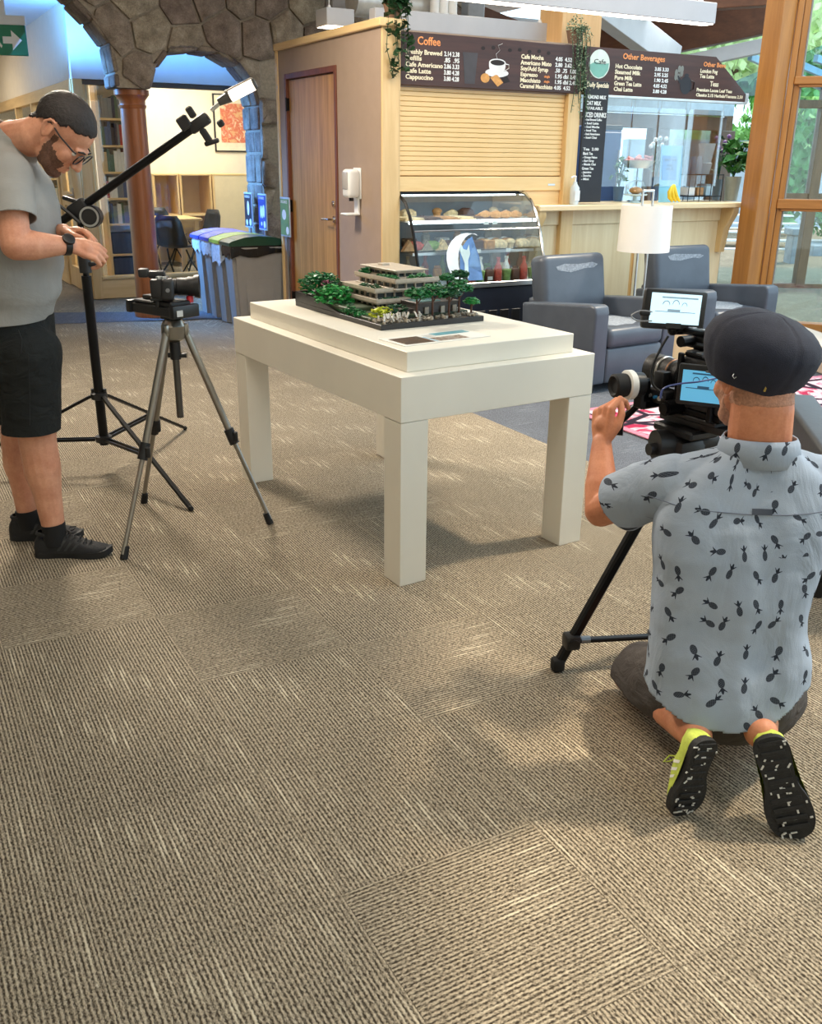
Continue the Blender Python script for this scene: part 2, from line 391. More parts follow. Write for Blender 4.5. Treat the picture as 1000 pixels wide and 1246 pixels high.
bm_at('beam_3', GREYB, (700, -10), (806, 66), 9.6, 10.9, 0.16, 0.26)
bm_at('beam_4', DKWOOD, (540, 10), (760, 92), 12.0, 13.0, 0.14, 0.24)
bm_at('beam_5', DKWOOD, (690, -6), (930, -30), 10.6, 9.6, 0.16, 0.36)
a, z = fr(674, 8, 0.35); b_, z2 = fr(736, 60, 0.35)
struct(KO('pillar', wood('pillar_wood', (196, 150, 96), (222, 182, 128), 'Z', 4, 0.45), MB().b2((1.63, 0.2, 2.36), (2.03, 0.5, 3.54), 0.004)))
# ------------------------------------------------------------------ cafe: shutter, counter, case, boards
def kt(name, label, cat, group=None, at_=(0, 0, 0)):          # a thing standing in the cafe frame
    o = thing(name, label, cat, KM @ Vector(at_), KA, group); return o
XZ = Matrix(((1, 0, 0, 0), (0, 0, -1, 0), (0, 1, 0, 0), (0, 0, 0, 1)))     # text plane facing -v
def tx(u, z, v): return Matrix.Translation((u, v, z)) @ XZ
SHUT = wood('shutter_slat', (222, 184, 124), (240, 208, 152), 'X', 5, 0.4)
rs = kt('roller_shutter', 'closed pale maple roller shutter above the pastry case', 'shutter', None, (0.03, 0, 0))
sl = MB().b2((0, 0.02, 0), (1.535, 0.036, 0.0325), 0.004).mesh('slat'); sl.materials.append(SHUT); sl.shade_smooth(); sl.set_sharp_from_angle(angle=0.6)
for i in range(18):
    o = D.objects.new('slat', sl); COL.objects.link(o); o.parent = rs; o.location = (0, 0, 1.385 + i * 0.0342)
MB().b2((0, 0.0, 1.272), (1.535, 0.05, 1.378), 0.004).obj('bottom_rail', SHUT, rs)
MB().b2((1.40, -0.003, 1.31), (1.47, 0.002, 1.325), 0.001).obj('pull', STEEL, rs)
MB().b2((0.0, 0.036, 1.378), (1.535, 0.05, 2.0)).obj('shutter_backing', mk('shutter_gap', (150, 112, 66), 0.6), rs)
pn = struct(KO('trim_5', MAPLE, MB().b2((1.21, 0.02, 1.0), (1.565, 0.05, 1.272), 0.003)))

ctop = KO('bar_worktop', wood('counter_wood', (222, 190, 140), (242, 216, 172), 'X', 4, 0.35), MB().b2((1.235, -0.17, 1.12), (3.55, 0.42, 1.165), 0.006))
tag(ctop, 'long pale wooden bar top of the coffee counter with rounded edge', 'counter top')
cb = kt('service_counter', 'pale birch panelled coffee counter front behind the armchairs', 'counter')
MB().b2((1.24, 0.02, 0.0), (2.40, 0.36, 1.12)).obj('front_panel', BIRCH, cb)
MB().b2((2.44, 0.02, 0.0), (3.50, 0.36, 1.12)).obj('front_panel', BIRCH, cb)
MB().b2((2.40, 0.03, 0.0), (2.44, 0.05, 1.12)).obj('joint_strip', wood('orange_strip', (198, 140, 70), (222, 170, 98), 'Z', 5), cb)
MB().b2((1.36, 0.0, 1.0), (3.46, 0.02, 1.12), 0.003).obj('apron', BIRCH, cb)
MB().b2((1.24, 0.0, 0.0), (3.50, 0.02, 0.10), 0.003).obj('kick_board', BIRCH, cb)
for u in (1.25, 3.42):
    k = Matrix.Translation((u, 0.0, 0)) @ Matrix(((0, 0, 1, 0), (1, 0, 0, 0), (0, 1, 0, 0), (0, 0, 0, 1)))
    MB().prism([(0.02, 0.72), (0.02, 1.12), (-0.15, 1.12), (-0.15, 1.07), (-0.06, 0.93), (-0.03, 0.72)], 0.07, k, 0.003).obj('bracket', MAPLEZ, cb)

# pastry display case ------------------------------------------------
case = kt('display_case', 'refrigerated pastry case with curved glass front under the shutter', 'display case')
CU0, CU1 = 0.04, 1.19
prof = [(0.06, 1.255), (-0.03, 1.25), (-0.12, 1.20), (-0.19, 1.11), (-0.245, 1.0), (-0.29, 0.87), (-0.33, 0.74), (-0.355, 0.62)]
NAVY = mk('case_base_navy', (32, 36, 48), 0.4, var=0.2)
MB().b2((CU0, -0.34, 0.06), (CU1, 0.48, 0.58), 0.01).obj('base', NAVY, case)
MB().b2((CU0 + 0.03, -0.30, 0.0), (CU1 - 0.03, 0.45, 0.06)).obj('plinth', BLACKP, case)
gl_ = MB()
for i in range(9): gl_.b2((CU0 + 0.08 + 0.11 * i, -0.346, 0.14), (CU0 + 0.16 + 0.11 * i, -0.338, 0.40), 0.003)
gl_.obj('vent_grille', BLACKP, case)
MB().b2((CU0, 0.44, 0.58), (CU1, 0.48, 1.25)).obj('back_panel', mk('case_inner', (140, 152, 162), 0.5), case)
MB().b2((CU0, 0.04, 1.25), (CU1, 0.48, 1.268), 0.004).obj('top', BLACKM, case)
MB().b2((CU0, -0.36, 0.58), (CU1, -0.33, 0.62), 0.004).obj('front_sill', STEEL, case)
MB().b2((CU0 + 0.02, -0.32, 0.585), (CU1 - 0.02, 0.44, 0.60)).obj('deck', mk('case_deck', (160, 172, 180), 0.4), case)
for u in (CU0, CU1):
    t = MB(); t.tube([(u, a, b) for a, b in prof], (0.012, 0.016), 6); t.obj('end_frame', BLACKM if u == CU0 else CHROME, case)
    e = MB(); ring = [(v, z) for v, z in prof] + [(0.44, 0.62), (0.44, 1.255)]
    e.bm.faces.new([e.bm.verts.new((u + (0.008 if u == CU0 else -0.008), v, z)) for v, z in ring]); e.obj('end_glass', CLEAR, case, 0)
MB().tube([(CU1 + 0.022, a + 0.03, b - 0.01) for a, b in prof], 0.010, 6).obj('outer_tube', BLACKM, case)
def curved(i0, i1, u0, u1, off=0.0):
    m = MB()
    for (a, b), (c_, d_) in zip(prof[i0:i1], prof[i0 + 1:i1 + 1]): m.quad([(u0, a - off, b), (u1, a - off, b), (u1, c_ - off, d_), (u0, c_ - off, d_)])
    return m
CASEG = glass('case_glass', (246, 253, 253), 0.15, 0.03, 0.8)
curved(0, 4, CU0, CU1).obj('upper_glass', CASEG, case, 60)
curved(4, 7, CU0, CU1).obj('lower_glass', CASEG, case, 60)
MB().tube([(CU0, -0.246, 1.0), (CU1, -0.246, 1.0)], 0.007, 6).obj('glass_rail', STEEL, case)
MB().b2((CU0 + 0.02, -0.14, 1.055), (CU1 - 0.02, 0.42, 1.063)).obj('glass_shelf', mk('shelf_white', (225, 230, 232), 0.3), case)
MB().b2((CU0 + 0.02, -0.155, 1.045), (CU1 - 0.02, -0.14, 1.068)).obj('shelf_light', glow('case_light', (240, 250, 255), 6.0), case)
MB().b2((CU0 + 0.02, -0.20, 0.83), (CU1 - 0.02, 0.42, 0.838)).obj('glass_shelf', CLEAR, case)
MB().b2((CU0 + 0.02, -0.208, 0.822), (CU1 - 0.02, -0.198, 0.842)).obj('shelf_edge', STEEL, case)
MB().b2((CU0 + 0.04, 0.05, 1.236), (CU1 - 0.04, 0.09, 1.25)).obj('top_light', glow('case_light', (240, 250, 255), 6.0), case)
# crescent decal on the lower glass
def on_glass(u, t):            # t 0..1 down the lower glass
    f = t * 3; i = min(2, int(f)); f -= i; a, b = prof[4 + i], prof[5 + i]
    return Vector((u, a[0] + (b[0] - a[0]) * f - 0.004, a[1] + (b[1] - a[1]) * f))
dc = MB(); n = 14; outer, inner = [], []
for i in range(n + 1):
    an = math.radians(62 + 200 * i / n); w_ = math.sin(PI * i / n) ** 0.8
    ox, oy = math.cos(an) * 0.21, math.sin(an) * 0.5
    outer.append(on_glass(0.50 + ox, 0.55 - oy)); inner.append(on_glass(0.50 + ox + 0.105 * w_, 0.55 - oy * (1 - 0.06 * w_)))
ov = [dc.bm.verts.new(p) for p in outer]; iv = [dc.bm.verts.new(p) for p in inner]
for i in range(n): dc.bm.faces.new((ov[i], ov[i + 1], iv[i + 1], iv[i]))
dc.obj('crescent_decal', mk('decal_white', (236, 240, 244), 0.6, var=0.1), case, 0)
pd = MB(); pts = [(0.42, 0.35), (0.50, 0.17), (0.545, 0.12), (0.585, 0.5), (0.60, 0.95), (0.47, 0.95), (0.40, 0.7)]
pd.bm.faces.new([pd.bm.verts.new(on_glass(u, t)) for u, t in pts]); pd.obj('blue_decal', mk('decal_blue', (96, 136, 190), 0.6, var=0.25, scale=12), case, 0)
fx = MB(); pts = [(0.415, 0.36), (0.435, 0.24), (0.45, 0.34), (0.48, 0.36), (0.505, 0.26), (0.505, 0.44), (0.48, 0.55), (0.47, 0.9), (0.435, 0.88), (0.445, 0.6)]
fx.bm.faces.new([fx.bm.verts.new(on_glass(u, t) + Vector((0, -0.002, 0))) for u, t in pts]); fx.obj('white_decal', mk('decal_pale', (206, 226, 226), 0.6), case, 0)

# food in the case ------------------------------------------------
FOOD = {k: mk('food_' + k, c, 0.6, var=0.3, scale=40, bump=0.3, bscale=120) for k, c in dict(crust=(186, 132, 72), choc=(86, 54, 38), pale=(222, 196, 150), white=(232, 228, 220), wrap=(150, 142, 124), green=(120, 150, 84), red=(170, 70, 56), kraft=(170, 130, 88)).items()}
FCOL = dict(crust='golden', choc='chocolate brown', pale='pale', white='white', wrap='grey-wrapped', green='green', red='red', kraft='kraft brown')
def food(kind, mat, label, cat, group, pos):
    label = FCOL[mat] + ' ' + {'bottle': 'bottle', 'bag': 'bag', 'cup': 'cup', 'tray': 'tray bake slab', 'loaf': 'loaf', 'cookie': 'cookie', 'muffin': 'muffin', 'croissant': 'croissant', 'sandwich': 'sandwich wedge', 'box': 'box'}[kind] + label; group = FCOL[mat] + ' ' + kind + 's, ' + group
    m = MB()
    if kind == 'loaf': m.box((0, 0, 0.03), (0.13, 0.09, 0.055), None, 0.018, 2).ball((0, 0, 0.055), (0.06, 0.042, 0.018), 10)
    elif kind == 'cookie': m.lathe([(0.001, 0), (0.048, 0.001), (0.052, 0.008), (0.04, 0.016), (0.001, 0.018)], 14).ico((0.015, 0.01, 0.017), 0.006, 0).ico((-0.02, 0.0, 0.016), 0.006, 0)
    elif kind == 'muffin': m.lathe([(0.024, 0), (0.034, 0.04), (0.042, 0.045), (0.038, 0.06), (0.02, 0.073), (0.001, 0.076)], 12)
    elif kind == 'croissant': m.tube([(-0.065, 0.02, 0.02), (-0.04, -0.005, 0.028), (0, -0.014, 0.034), (0.04, -0.005, 0.028), (0.065, 0.02, 0.02)], [0.008, 0.022, 0.032, 0.022, 0.008], 8)
    elif kind == 'sandwich': m.prism([(-0.06, 0), (0.06, 0), (0, 0.085)], 0.03, Matrix.Translation((0, 0.03, 0)) @ XZ, 0.004).prism([(-0.055, 0.004), (0.055, 0.004), (0, 0.08)], 0.012, Matrix.Translation((0, -0.012, 0)) @ XZ)
    elif kind == 'bottle': m.lathe([(0.028, 0), (0.03, 0.01), (0.03, 0.11), (0.013, 0.15), (0.013, 0.17), (0.016, 0.172), (0.016, 0.19), (0.001, 0.192)], 12)
    elif kind == 'cup': m.lathe([(0.026, 0), (0.036, 0.085), (0.038, 0.087), (0.036, 0.096), (0.001, 0.1)], 12)
    elif kind == 'tray': m.box((0, 0, 0.006), (0.20, 0.22, 0.012), None, 0.004).box((0, 0, 0.016), (0.17, 0.19, 0.012), None, 0.004)
    elif kind == 'box': m.box((0, 0, 0.035), (0.1, 0.09, 0.07), None, 0.006).box((0, -0.047, 0.035), (0.06, 0.004, 0.03))
    elif kind == 'bag': m.box((0, 0, 0.05), (0.075, 0.04, 0.10), None, 0.014, 2).box((0, 0, 0.108), (0.06, 0.008, 0.02), None, 0.002)
    o = m.obj(cat.replace(' ', '_'), FOOD[mat]); o.matrix_world = KM @ Matrix.Translation(pos) @ Matrix.Rotation(rnd.uniform(-0.2, 0.2), 4, 'Z'); tag(o, label, cat, group); return o
for i in range(5): food('tray', ('pale', 'choc', 'crust')[i % 3], ' on the lit white shelf of the pastry case', 'tray bake', 'tray bakes on the lit shelf', (0.15 + 0.15 * i, 0.02, 1.064))
for i in range(8): food(('croissant', 'loaf', 'cookie', 'muffin')[i % 4], ('crust', 'pale', 'choc')[i % 3], ' at the back of the lit pastry shelf', 'pastry', 'baked pieces at back of lit shelf', (0.13 + 0.135 * i, 0.25, 1.064))
for i in range(7): food('croissant', 'crust', ' in the row at right end of the lit shelf', 'pastry', 'croissants on the lit shelf', (0.79 + 0.05 * i, -0.04 + 0.06 * (i % 2), 1.064))
for i in range(6): food(('sandwich', 'loaf')[i % 2], ('kraft', 'red', 'wrap', 'green', 'pale', 'choc')[i], ' at left of the middle glass shelf', 'sandwich', 'sandwiches on the middle shelf', (0.11 + 0.075 * i, -0.06 + 0.04 * (i % 2), 0.84))
for i in range(3): food('box', ('kraft', 'choc', 'crust')[i], ' near the crescent decal on the middle glass shelf', 'food box', 'food boxes on the middle shelf', (0.58 + 0.11 * i, -0.09, 0.84))
for i in range(10): food('loaf' if i % 2 else 'muffin', ('pale', 'crust', 'white')[i % 3], ' at right end of the middle glass shelf', 'bun', 'buns on the middle shelf', (0.80 + 0.037 * i, -0.09 + 0.10 * (i % 3), 0.84))
for i in range(15): food(('bottle', 'bag', 'cup')[i % 3], ('red', 'kraft', 'green', 'white', 'choc', 'wrap')[i % 6], ' in front row of the case floor', 'snack pack', 'packs on the case floor', (0.56 + 0.041 * i, -0.25 + 0.07 * (i % 2), 0.60))
for i in range(14): food(('bag', 'bottle')[i % 2], ('green', 'wrap', 'pale', 'red', 'crust')[i % 5], ' in back row of the case floor', 'snack pack', 'packs at back of the case floor', (0.1 + 0.078 * i, 0.02 + 0.06 * (i % 2), 0.60))
for i in range(7): food('box' if i % 2 else 'bag', ('kraft', 'choc', 'wrap', 'white')[i % 4], ' behind the buns on the middle glass shelf', 'packet', 'packets at back of the middle shelf', (0.14 + 0.15 * i, 0.26, 0.84))
TAGM = mk('price_tag', (228, 228, 222), 0.5)
for i, (u_, v_, z_) in enumerate(((0.62, -0.212, 0.825), (0.72, -0.158, 1.03), (0.80, -0.158, 1.03), (0.66, -0.33, 0.63), (0.9, -0.212, 0.825))): MB().b2((u_, v_, z_), (u_ + 0.045, v_ + 0.003, z_ + 0.026)).obj('price_tag', TAGM, case)

# menu boards ------------------------------------------------
BOARD = wood('menu_board_brown', (50, 30, 26), (78, 46, 38), 'X', 6, 0.55)
CHALKW = mk('chalk_cream', (238, 226, 196), 0.8, var=0.05); CHALKO = mk('chalk_orange', (232, 150, 92), 0.8, var=0.1); CHALK = mk('chalk_white', (232, 234, 232), 0.8, var=0.05)
TEAL = mk('logo_teal', (120, 176, 162), 0.7); SLATE = mk('chalkboard', (38, 40, 46), 0.7, var=0.15); MINT = mk('logo_mint', (214, 226, 216), 0.7)
bv = -0.045
b1 = kt('menu_board', 'brown coffee menu board with cup drawing above the roller shutter', 'menu board')
MB().b2((0.03, bv, 2.0), (1.655, 0.0, 2.345), 0.004).obj('panel', BOARD, b1)
def row(parent, u, z, s, size, mat, width=None, v=bv): return text(s, size, tx(u, z, v - 0.0015), mat, parent, width=width, bold=0.0012 if size > 0.03 else 0.0006)
row(b1, 0.17, 2.268, 'Coffee', 0.075, CHALKO, 0.19)
for i, (s, p, w_) in enumerate((('Freshly Brewed', '2.14 2.38', 0.30), ('Refills', '.85  .95', 0.13), ('Cafe Americano', '2.86 3.33', 0.31), ('Cafe Latte', '3.80 4.28', 0.21), ('Cappuccino', '3.80 4.28', 0.23))):
    row(b1, 0.075, 2.205 - i * 0.041, s, 0.043, CHALKW, w_); row(b1, 0.395, 2.205 - i * 0.041, p, 0.042, CHALK, 0.13)
for i, (s, p, w_) in enumerate((('Cafe Mocha', '4.05  4.52', 0.21), ('Americano Misto', '2.80  3.62', 0.29), ('Soy/Add Syrup', '.50  .75  1.00', 0.26), ('Espresso', '1.95 dbl 2.45', 0.16), ('Macchiato', '1.95 dbl 2.45', 0.19), ('Caramel Macchiato', '4.05  4.52', 0.31))):
    row(b1, 1.075, 2.225 - i * 0.0405, s, 0.042, CHALKW, w_); row(b1, 1.40, 2.225 - i * 0.0405, p, 0.04, CHALK, 0.16 if i in (0, 1, 5) else 0.21)
for z in (2.12, 2.085): row(b1, 1.30, z - 0.017, 'single', 0.024, CHALKO)
# cup drawing (flat print on the board)
def flat(pts, v, mat, parent, name):
    m = MB(); m.bm.faces.new([m.bm.verts.new((u, v, z)) for u, z in pts]); return m.obj(name, mat, parent, 0)
def ell(cx, cz, a, b, n=24, a0=0, a1=2 * PI): return [(cx + a * math.cos(a0 + (a1 - a0) * i / n), cz + b * math.sin(a0 + (a1 - a0) * i / n)) for i in range(n + (0 if abs(a1 - a0 - 2 * PI) < 1e-6 else 1))]
PW = mk('print_white', (226, 226, 226), 0.7); PB = mk('print_coffee', (30, 20, 18), 0.7); PO = mk('print_biscuit', (206, 150, 84), 0.7, var=0.2, scale=40); PG = mk('print_grey', (64, 62, 66), 0.7, var=0.2)
flat(ell(0.86, 2.115, 0.105, 0.03), bv - 0.0015, PW, b1, 'saucer_print')
flat([(0.785, 2.185)] + ell(0.86, 2.165, 0.075, 0.065, 14, PI, 2 * PI) + [(0.935, 2.185)], bv - 0.003, PW, b1, 'cup_print')
flat(ell(0.86, 2.185, 0.075, 0.026), bv - 0.004, PW, b1, 'cup_rim_print'); flat(ell(0.86, 2.184, 0.064, 0.019), bv - 0.005, PB, b1, 'coffee_print')
MB().tube([(0.93, bv - 0.003, 2.18), (0.965, bv - 0.003, 2.175), (0.965, bv - 0.003, 2.15), (0.925, bv - 0.003, 2.13)], (0.007, 0.002), 6).obj('handle_print', PW, b1)
flat(ell(0.755, 2.075, 0.04, 0.032), bv - 0.003, PO, b1, 'biscuit_print'); flat([(0.80, 2.08), (0.86, 2.105), (0.92, 2.05), (0.87, 2.02)], bv - 0.0025, PO, b1, 'biscuit_print'); flat([(0.90, 2.085), (0.95, 2.10), (0.98, 2.06), (0.93, 2.045)], bv - 0.003, PB, b1, 'biscuit_print')
flat([(0.555, 2.24), (0.685, 2.24), (0.665, 2.03), (0.575, 2.03)], bv - 0.0015, PG, b1, 'cup_shadow_print')
MB().tube([(0.86, bv - 0.002, 2.205), (0.845, bv - 0.002, 2.24), (0.88, bv - 0.002, 2.27), (0.86, bv - 0.002, 2.30), (0.90, bv - 0.002, 2.315)], (0.004, 0.001), 5).obj('steam_print', PW, b1)
for i in range(7): flat(ell(0.73 + 0.09 * i + (0.06 if i > 1 else 0), 2.275 + 0.008 * (i % 2), 0.018, 0.013, 10), bv - 0.0015, PB, b1, 'bean_print')
b2_ = kt('menu_board', 'brown drinks board with round logo and dark teapot, right of the coffee board', 'menu board')
pb = MB(); pb.prism([(1.70, 2.0), (3.52, 2.0), (3.52, 2.06), (3.10, 2.345), (1.70, 2.345)], 0.045, Matrix.Translation((0, 0.0, 0)) @ XZ, 0.003); pb.obj('panel', BOARD, b2_)
WEDGE = mk('board_rim', (206, 222, 232), 0.5); MB().b2((1.95, bv - 0.004, 1.985), (3.53, 0.004, 2.003), 0.002).obj('lower_rim', WEDGE, b2_); MB().b2((3.505, bv - 0.006, 1.99), (3.54, 0.006, 2.075), 0.002).obj('end_rim', WEDGE, b2_)
flat(ell(1.835, 2.225, 0.105, 0.105, 32), bv - 0.0015, MINT, b2_, 'logo_disc'); flat([(1.735, 2.215), (1.79, 2.24), (1.86, 2.225), (1.93, 2.235), (1.925, 2.185), (1.885, 2.14), (1.835, 2.125), (1.785, 2.14), (1.745, 2.18)], bv - 0.003, TEAL, b2_, 'logo_leaf')
text('Cafe', 0.05, tx(1.775, 2.225, bv - 0.0045), BLACKP, b2_, width=0.12)
row(b2_, 2.07, 2.275, 'Other Beverages', 0.06, CHALKO, 0.45)
for i, (s, w_) in enumerate((('Hot Chocolate', 0.28), ('Steamed Milk', 0.27), ('Pure Milk', 0.19), ('Green Tea Latte', 0.29), ('Chai Latte', 0.20))):
    row(b2_, 2.0, 2.205 - i * 0.042, s, 0.043, CHALKW, w_); row(b2_, 2.42, 2.205 - i * 0.042, ('3.05 3.33', '2.95 3.25', '1.90 2.45', '4.05 4.52', '3.80 4.28')[i], 0.038, CHALK, 0.15)
row(b2_, 2.96, 2.265, 'Other Beve', 0.05, CHALKO, 0.26)
for s, z, u, w_, sz in (('London Fog', 2.215, 2.93, 0.2, 0.042), ('Tea Latte', 2.175, 2.93, 0.17, 0.042), ('Teas', 2.115, 3.06, 0.10, 0.055), ('Premium Loose Leaf Teas', 2.07, 2.91, 0.42, 0.036), ('Classics 2.15 Herbals/Teavana 2.50', 2.03, 2.91, 0.56, 0.034)): row(b2_, u, z, s, sz, CHALKW, w_)
tp = MB(); flat(ell(2.78, 2.11, 0.065, 0.07), bv - 0.002, SLATE, b2_, 'teapot_print'); flat([(2.70, 2.12), (2.675, 2.18), (2.69, 2.18), (2.73, 2.14)], bv - 0.003, SLATE, b2_, 'teapot_spout_print')
MB().tube([(2.835, bv - 0.003, 2.15), (2.875, bv - 0.003, 2.14), (2.87, bv - 0.003, 2.08), (2.835, bv - 0.003, 2.07)], (0.008, 0.002), 6).obj('teapot_handle_print', SLATE, b2_)
flat(ell(2.78, 2.185, 0.025, 0.015), bv - 0.003, SLATE, b2_, 'teapot_lid_print')
for i in range(6): flat(ell(2.66 + 0.03 * (i % 3), 2.17 + 0.03 * (i // 2), 0.018, 0.028, 10), bv - 0.002 - i * 0.0004, mk('print_leaf_grey', (120, 122, 116), 0.7), b2_, 'leaf_print')
b3 = kt('chalkboard', 'narrow black chalkboard of daily specials hanging beside the serving window', 'chalkboard')
MB().b2((1.70, bv - 0.012, 1.18), (1.945, bv + 0.006, 2.10), 0.003).obj('panel', SLATE, b3)
row(b3, 1.715, 2.055, 'Daily Specials', 0.05, CHALKW, 0.22, bv - 0.012)
zz = 2.01
for s, sz, w_ in (('ALMOND MILK', 0.036, 0.2), ('OAT MILK', 0.042, 0.15), ('AVAILABLE', 0.03, 0.17), ('ICED DRINKS', 0.05, 0.21), ('- Iced Brewed Coffee', 0.024, 0.17), ('- Iced Latte', 0.024, 0.14), ('- Iced Mocha', 0.024, 0.15), ('- Iced Tea', 0.024, 0.12), ('- Iced Americano', 0.024, 0.16), ('- Iced Chai', 0.024, 0.13), ('', 0.05, 0), ('Tea  2.00', 0.03, 0.16), ('Black Tea', 0.03, 0.1), ('- Orange Pekoe', 0.024, 0.15), ('- Earl Grey', 0.024, 0.12), ('- Masala Chai', 0.024, 0.14), ('Green Tea', 0.03, 0.12), ('- Jasmine', 0.024, 0.1), ('- Sencha', 0.024, 0.1), ('- Mint', 0.024, 0.08)):
    zz -= sz * 1.12
    if s: row(b3, 1.722, zz, s, sz, CHALK, w_, bv - 0.012)
# ------------------------------------------------------------------ white display table
TW = mk('white_laminate', (226, 220, 206), 0.42, var=0.03, scale=3)
TX, TY, TYAW, TLA, TLB, TH, TA, TI, TS_, TL = -0.0394, 3.1922, 0.5661, 1.5087, 0.8945, 0.7945, 0.1633, 0.0612, 0.0736, 0.118
table = thing('display_table', 'white block-legged display table with a raised plinth top', 'table', (TX, TY, 0), TYAW)
MB().b2((0, 0, TH - TA), (TLB, TLA, TH), 0.002).obj('apron', TW, table)
MB().b2((TI, TI, TH), (TLB - TI, TLA - TI, TH + TS_), 0.0025).obj('plinth_top', TW, table)
for x in (0, TLB - TL):
    for y in (0, TLA - TL): MB().b2((x + 0.001, y + 0.001, 0), (x + TL - 0.001, y + TL - 0.001, TH - TA - 0.0015), 0.002).obj('leg', TW, table)
TOP = TH + TS_
TM = Matrix.Translation((TX, TY, 0)) @ Matrix.Rotation(TYAW, 4, 'Z')
# printed sheet
card = thing('info_sheet', 'printed information sheet lying on the white table before the model', 'sheet', TM @ Vector((0.3, 0.24, TOP)), TYAW + 0.05)
MB().b2((-0.20, -0.085, 0.0), (0.20, 0.085, 0.003), 0.0006).obj('paper', mk('paper_white', (224, 222, 214), 0.6, var=0.02), card)
def fq(x0, y0, x1, y1, mat, name, z=0.0034): MB().quad([(x0, y0, z), (x1, y0, z), (x1, y1, z), (x0, y1, z)]).obj(name, mat, card, 0)
def photo(name, cols, scale):
    k = N(name); f = k.noise(k.obj(), scale, 5, 0.7, 0.5); n_ = len(cols)
    k.base(k.ramp(f, [(0.25 + 0.5 * i / (n_ - 1), lin(c)) for i, c in enumerate(cols)]), 0.4); return k.m
fq(-0.18, -0.07, -0.05, 0.055, photo('print_photo_warm', [(30, 26, 24), (96, 66, 44), (60, 50, 44), (200, 170, 120)], 30), 'photo_print')
fq(-0.03, -0.07, 0.11, 0.0, photo('print_photo_stone', [(40, 40, 42), (120, 96, 78), (170, 160, 150), (60, 58, 60)], 45), 'photo_print')
fq(0.02, 0.025, 0.185, 0.075, mk('print_teal', (96, 156, 168), 0.4, var=0.1, scale=30), 'teal_print')
fq(-0.045, -0.072, -0.035, 0.03, mk('print_skyblue', (150, 190, 210), 0.4), 'blue_strip_print')
for i in range(4): fq(-0.03, 0.012 + 0.012 * i, 0.012, 0.016 + 0.012 * i, mk('print_text_grey', (170, 168, 164), 0.5), 'text_line_print')

# ------------------------------------------------------------------ brick-built model of a terraced house on a hill
mdl = thing('house_model', 'brick-built model of a terraced concrete house among green trees', 'model', TM @ Vector((0.20, 0.475, TOP)), TYAW)
MX, MY = 0.50, 0.77            # local x along the front, y going back
GREYB_ = mk('brick_tan_grey', (190, 178, 162), 0.4, var=0.1, scale=60); DGREY = mk('brick_dark_grey', (84, 80, 78), 0.4, var=0.1); LBLK = mk('brick_black', (34, 32, 32), 0.35, var=0.2)
SLOPE = mk('brick_earth', (58, 70, 48), 0.5, var=0.4, scale=60); STONEL = mk('brick_rubble', (150, 140, 124), 0.5, var=0.4, scale=80, bump=0.3); WATERL = mk('brick_water', (120, 160, 164), 0.15, var=0.2)
G1 = mk('brick_leaf_green', (16, 96, 44), 0.35, var=0.35, scale=90); G2 = mk('brick_leaf_bright', (26, 128, 52), 0.35, var=0.3, scale=90); G3 = mk('brick_leaf_lime', (178, 186, 42), 0.4, var=0.2); G4 = mk('brick_leaf_dark', (14, 72, 40), 0.35, var=0.4, scale=90)
PINK = mk('brick_blossom', (206, 130, 156), 0.4, var=0.25); TRK = mk('brick_trunk', (84, 48, 30), 0.45)
MB().b2((0, 0, 0), (MX, MY, 0.022), 0.002).obj('base_plate', LBLK, mdl)
wl = MB(); k_ = Matrix(((0, 0, 1, 0), (1, 0, 0, 0), (0, 1, 0, 0), (0, 0, 0, 1)))
wl.prism([(0.34, 0.022), (MY, 0.022), (MY, 0.066), (0.60, 0.060)], 0.012, k_); wl.b2((0.0, MY - 0.012, 0.02), (MX, MY, 0.066)); wl.prism([(0.45, 0.022), (MY, 0.022), (MY, 0.066), (0.65, 0.06)], 0.012, Matrix.Translation((MX - 0.012, 0, 0)) @ k_)
wl.obj('retaining_wall', LBLK, mdl)
hill = MB()
for x0, x1, y0, y1, z in ((0.012, MX - 0.012, 0.1, MY - 0.012, 0.034), (0.012, MX - 0.012, 0.28, MY - 0.012, 0.05), (0.05, MX - 0.03, 0.46, MY - 0.012, 0.056), (0.08, MX - 0.02, 0.60, MY - 0.012, 0.066)): hill.b2((x0, y0, 0.02), (x1, y1, z), 0.003)
hill.obj('hillside', SLOPE, mdl)
lw = MB(); lw.b2((0.012, 0.20, 0.03), (0.06, 0.40, 0.036), 0.001); lw.obj('lawn', G2, mdl)
# rubble along the front
rb = MB()
for i in range(170):
    x, y = rnd.uniform(0.01, MX - 0.01), rnd.uniform(0.006, 0.085); s = rnd.uniform(0.006, 0.013)
    if x < 0.18: y = rnd.uniform(0.006, 0.12)
    rb.box((x, y, 0.022 + s * 0.4), (s, s, s), Euler((rnd.uniform(-.5, .5), rnd.uniform(-.5, .5), rnd.uniform(0, 3))), 0.001)
tag(rb.obj('rubble', STONEL, mdl), kind='stuff')
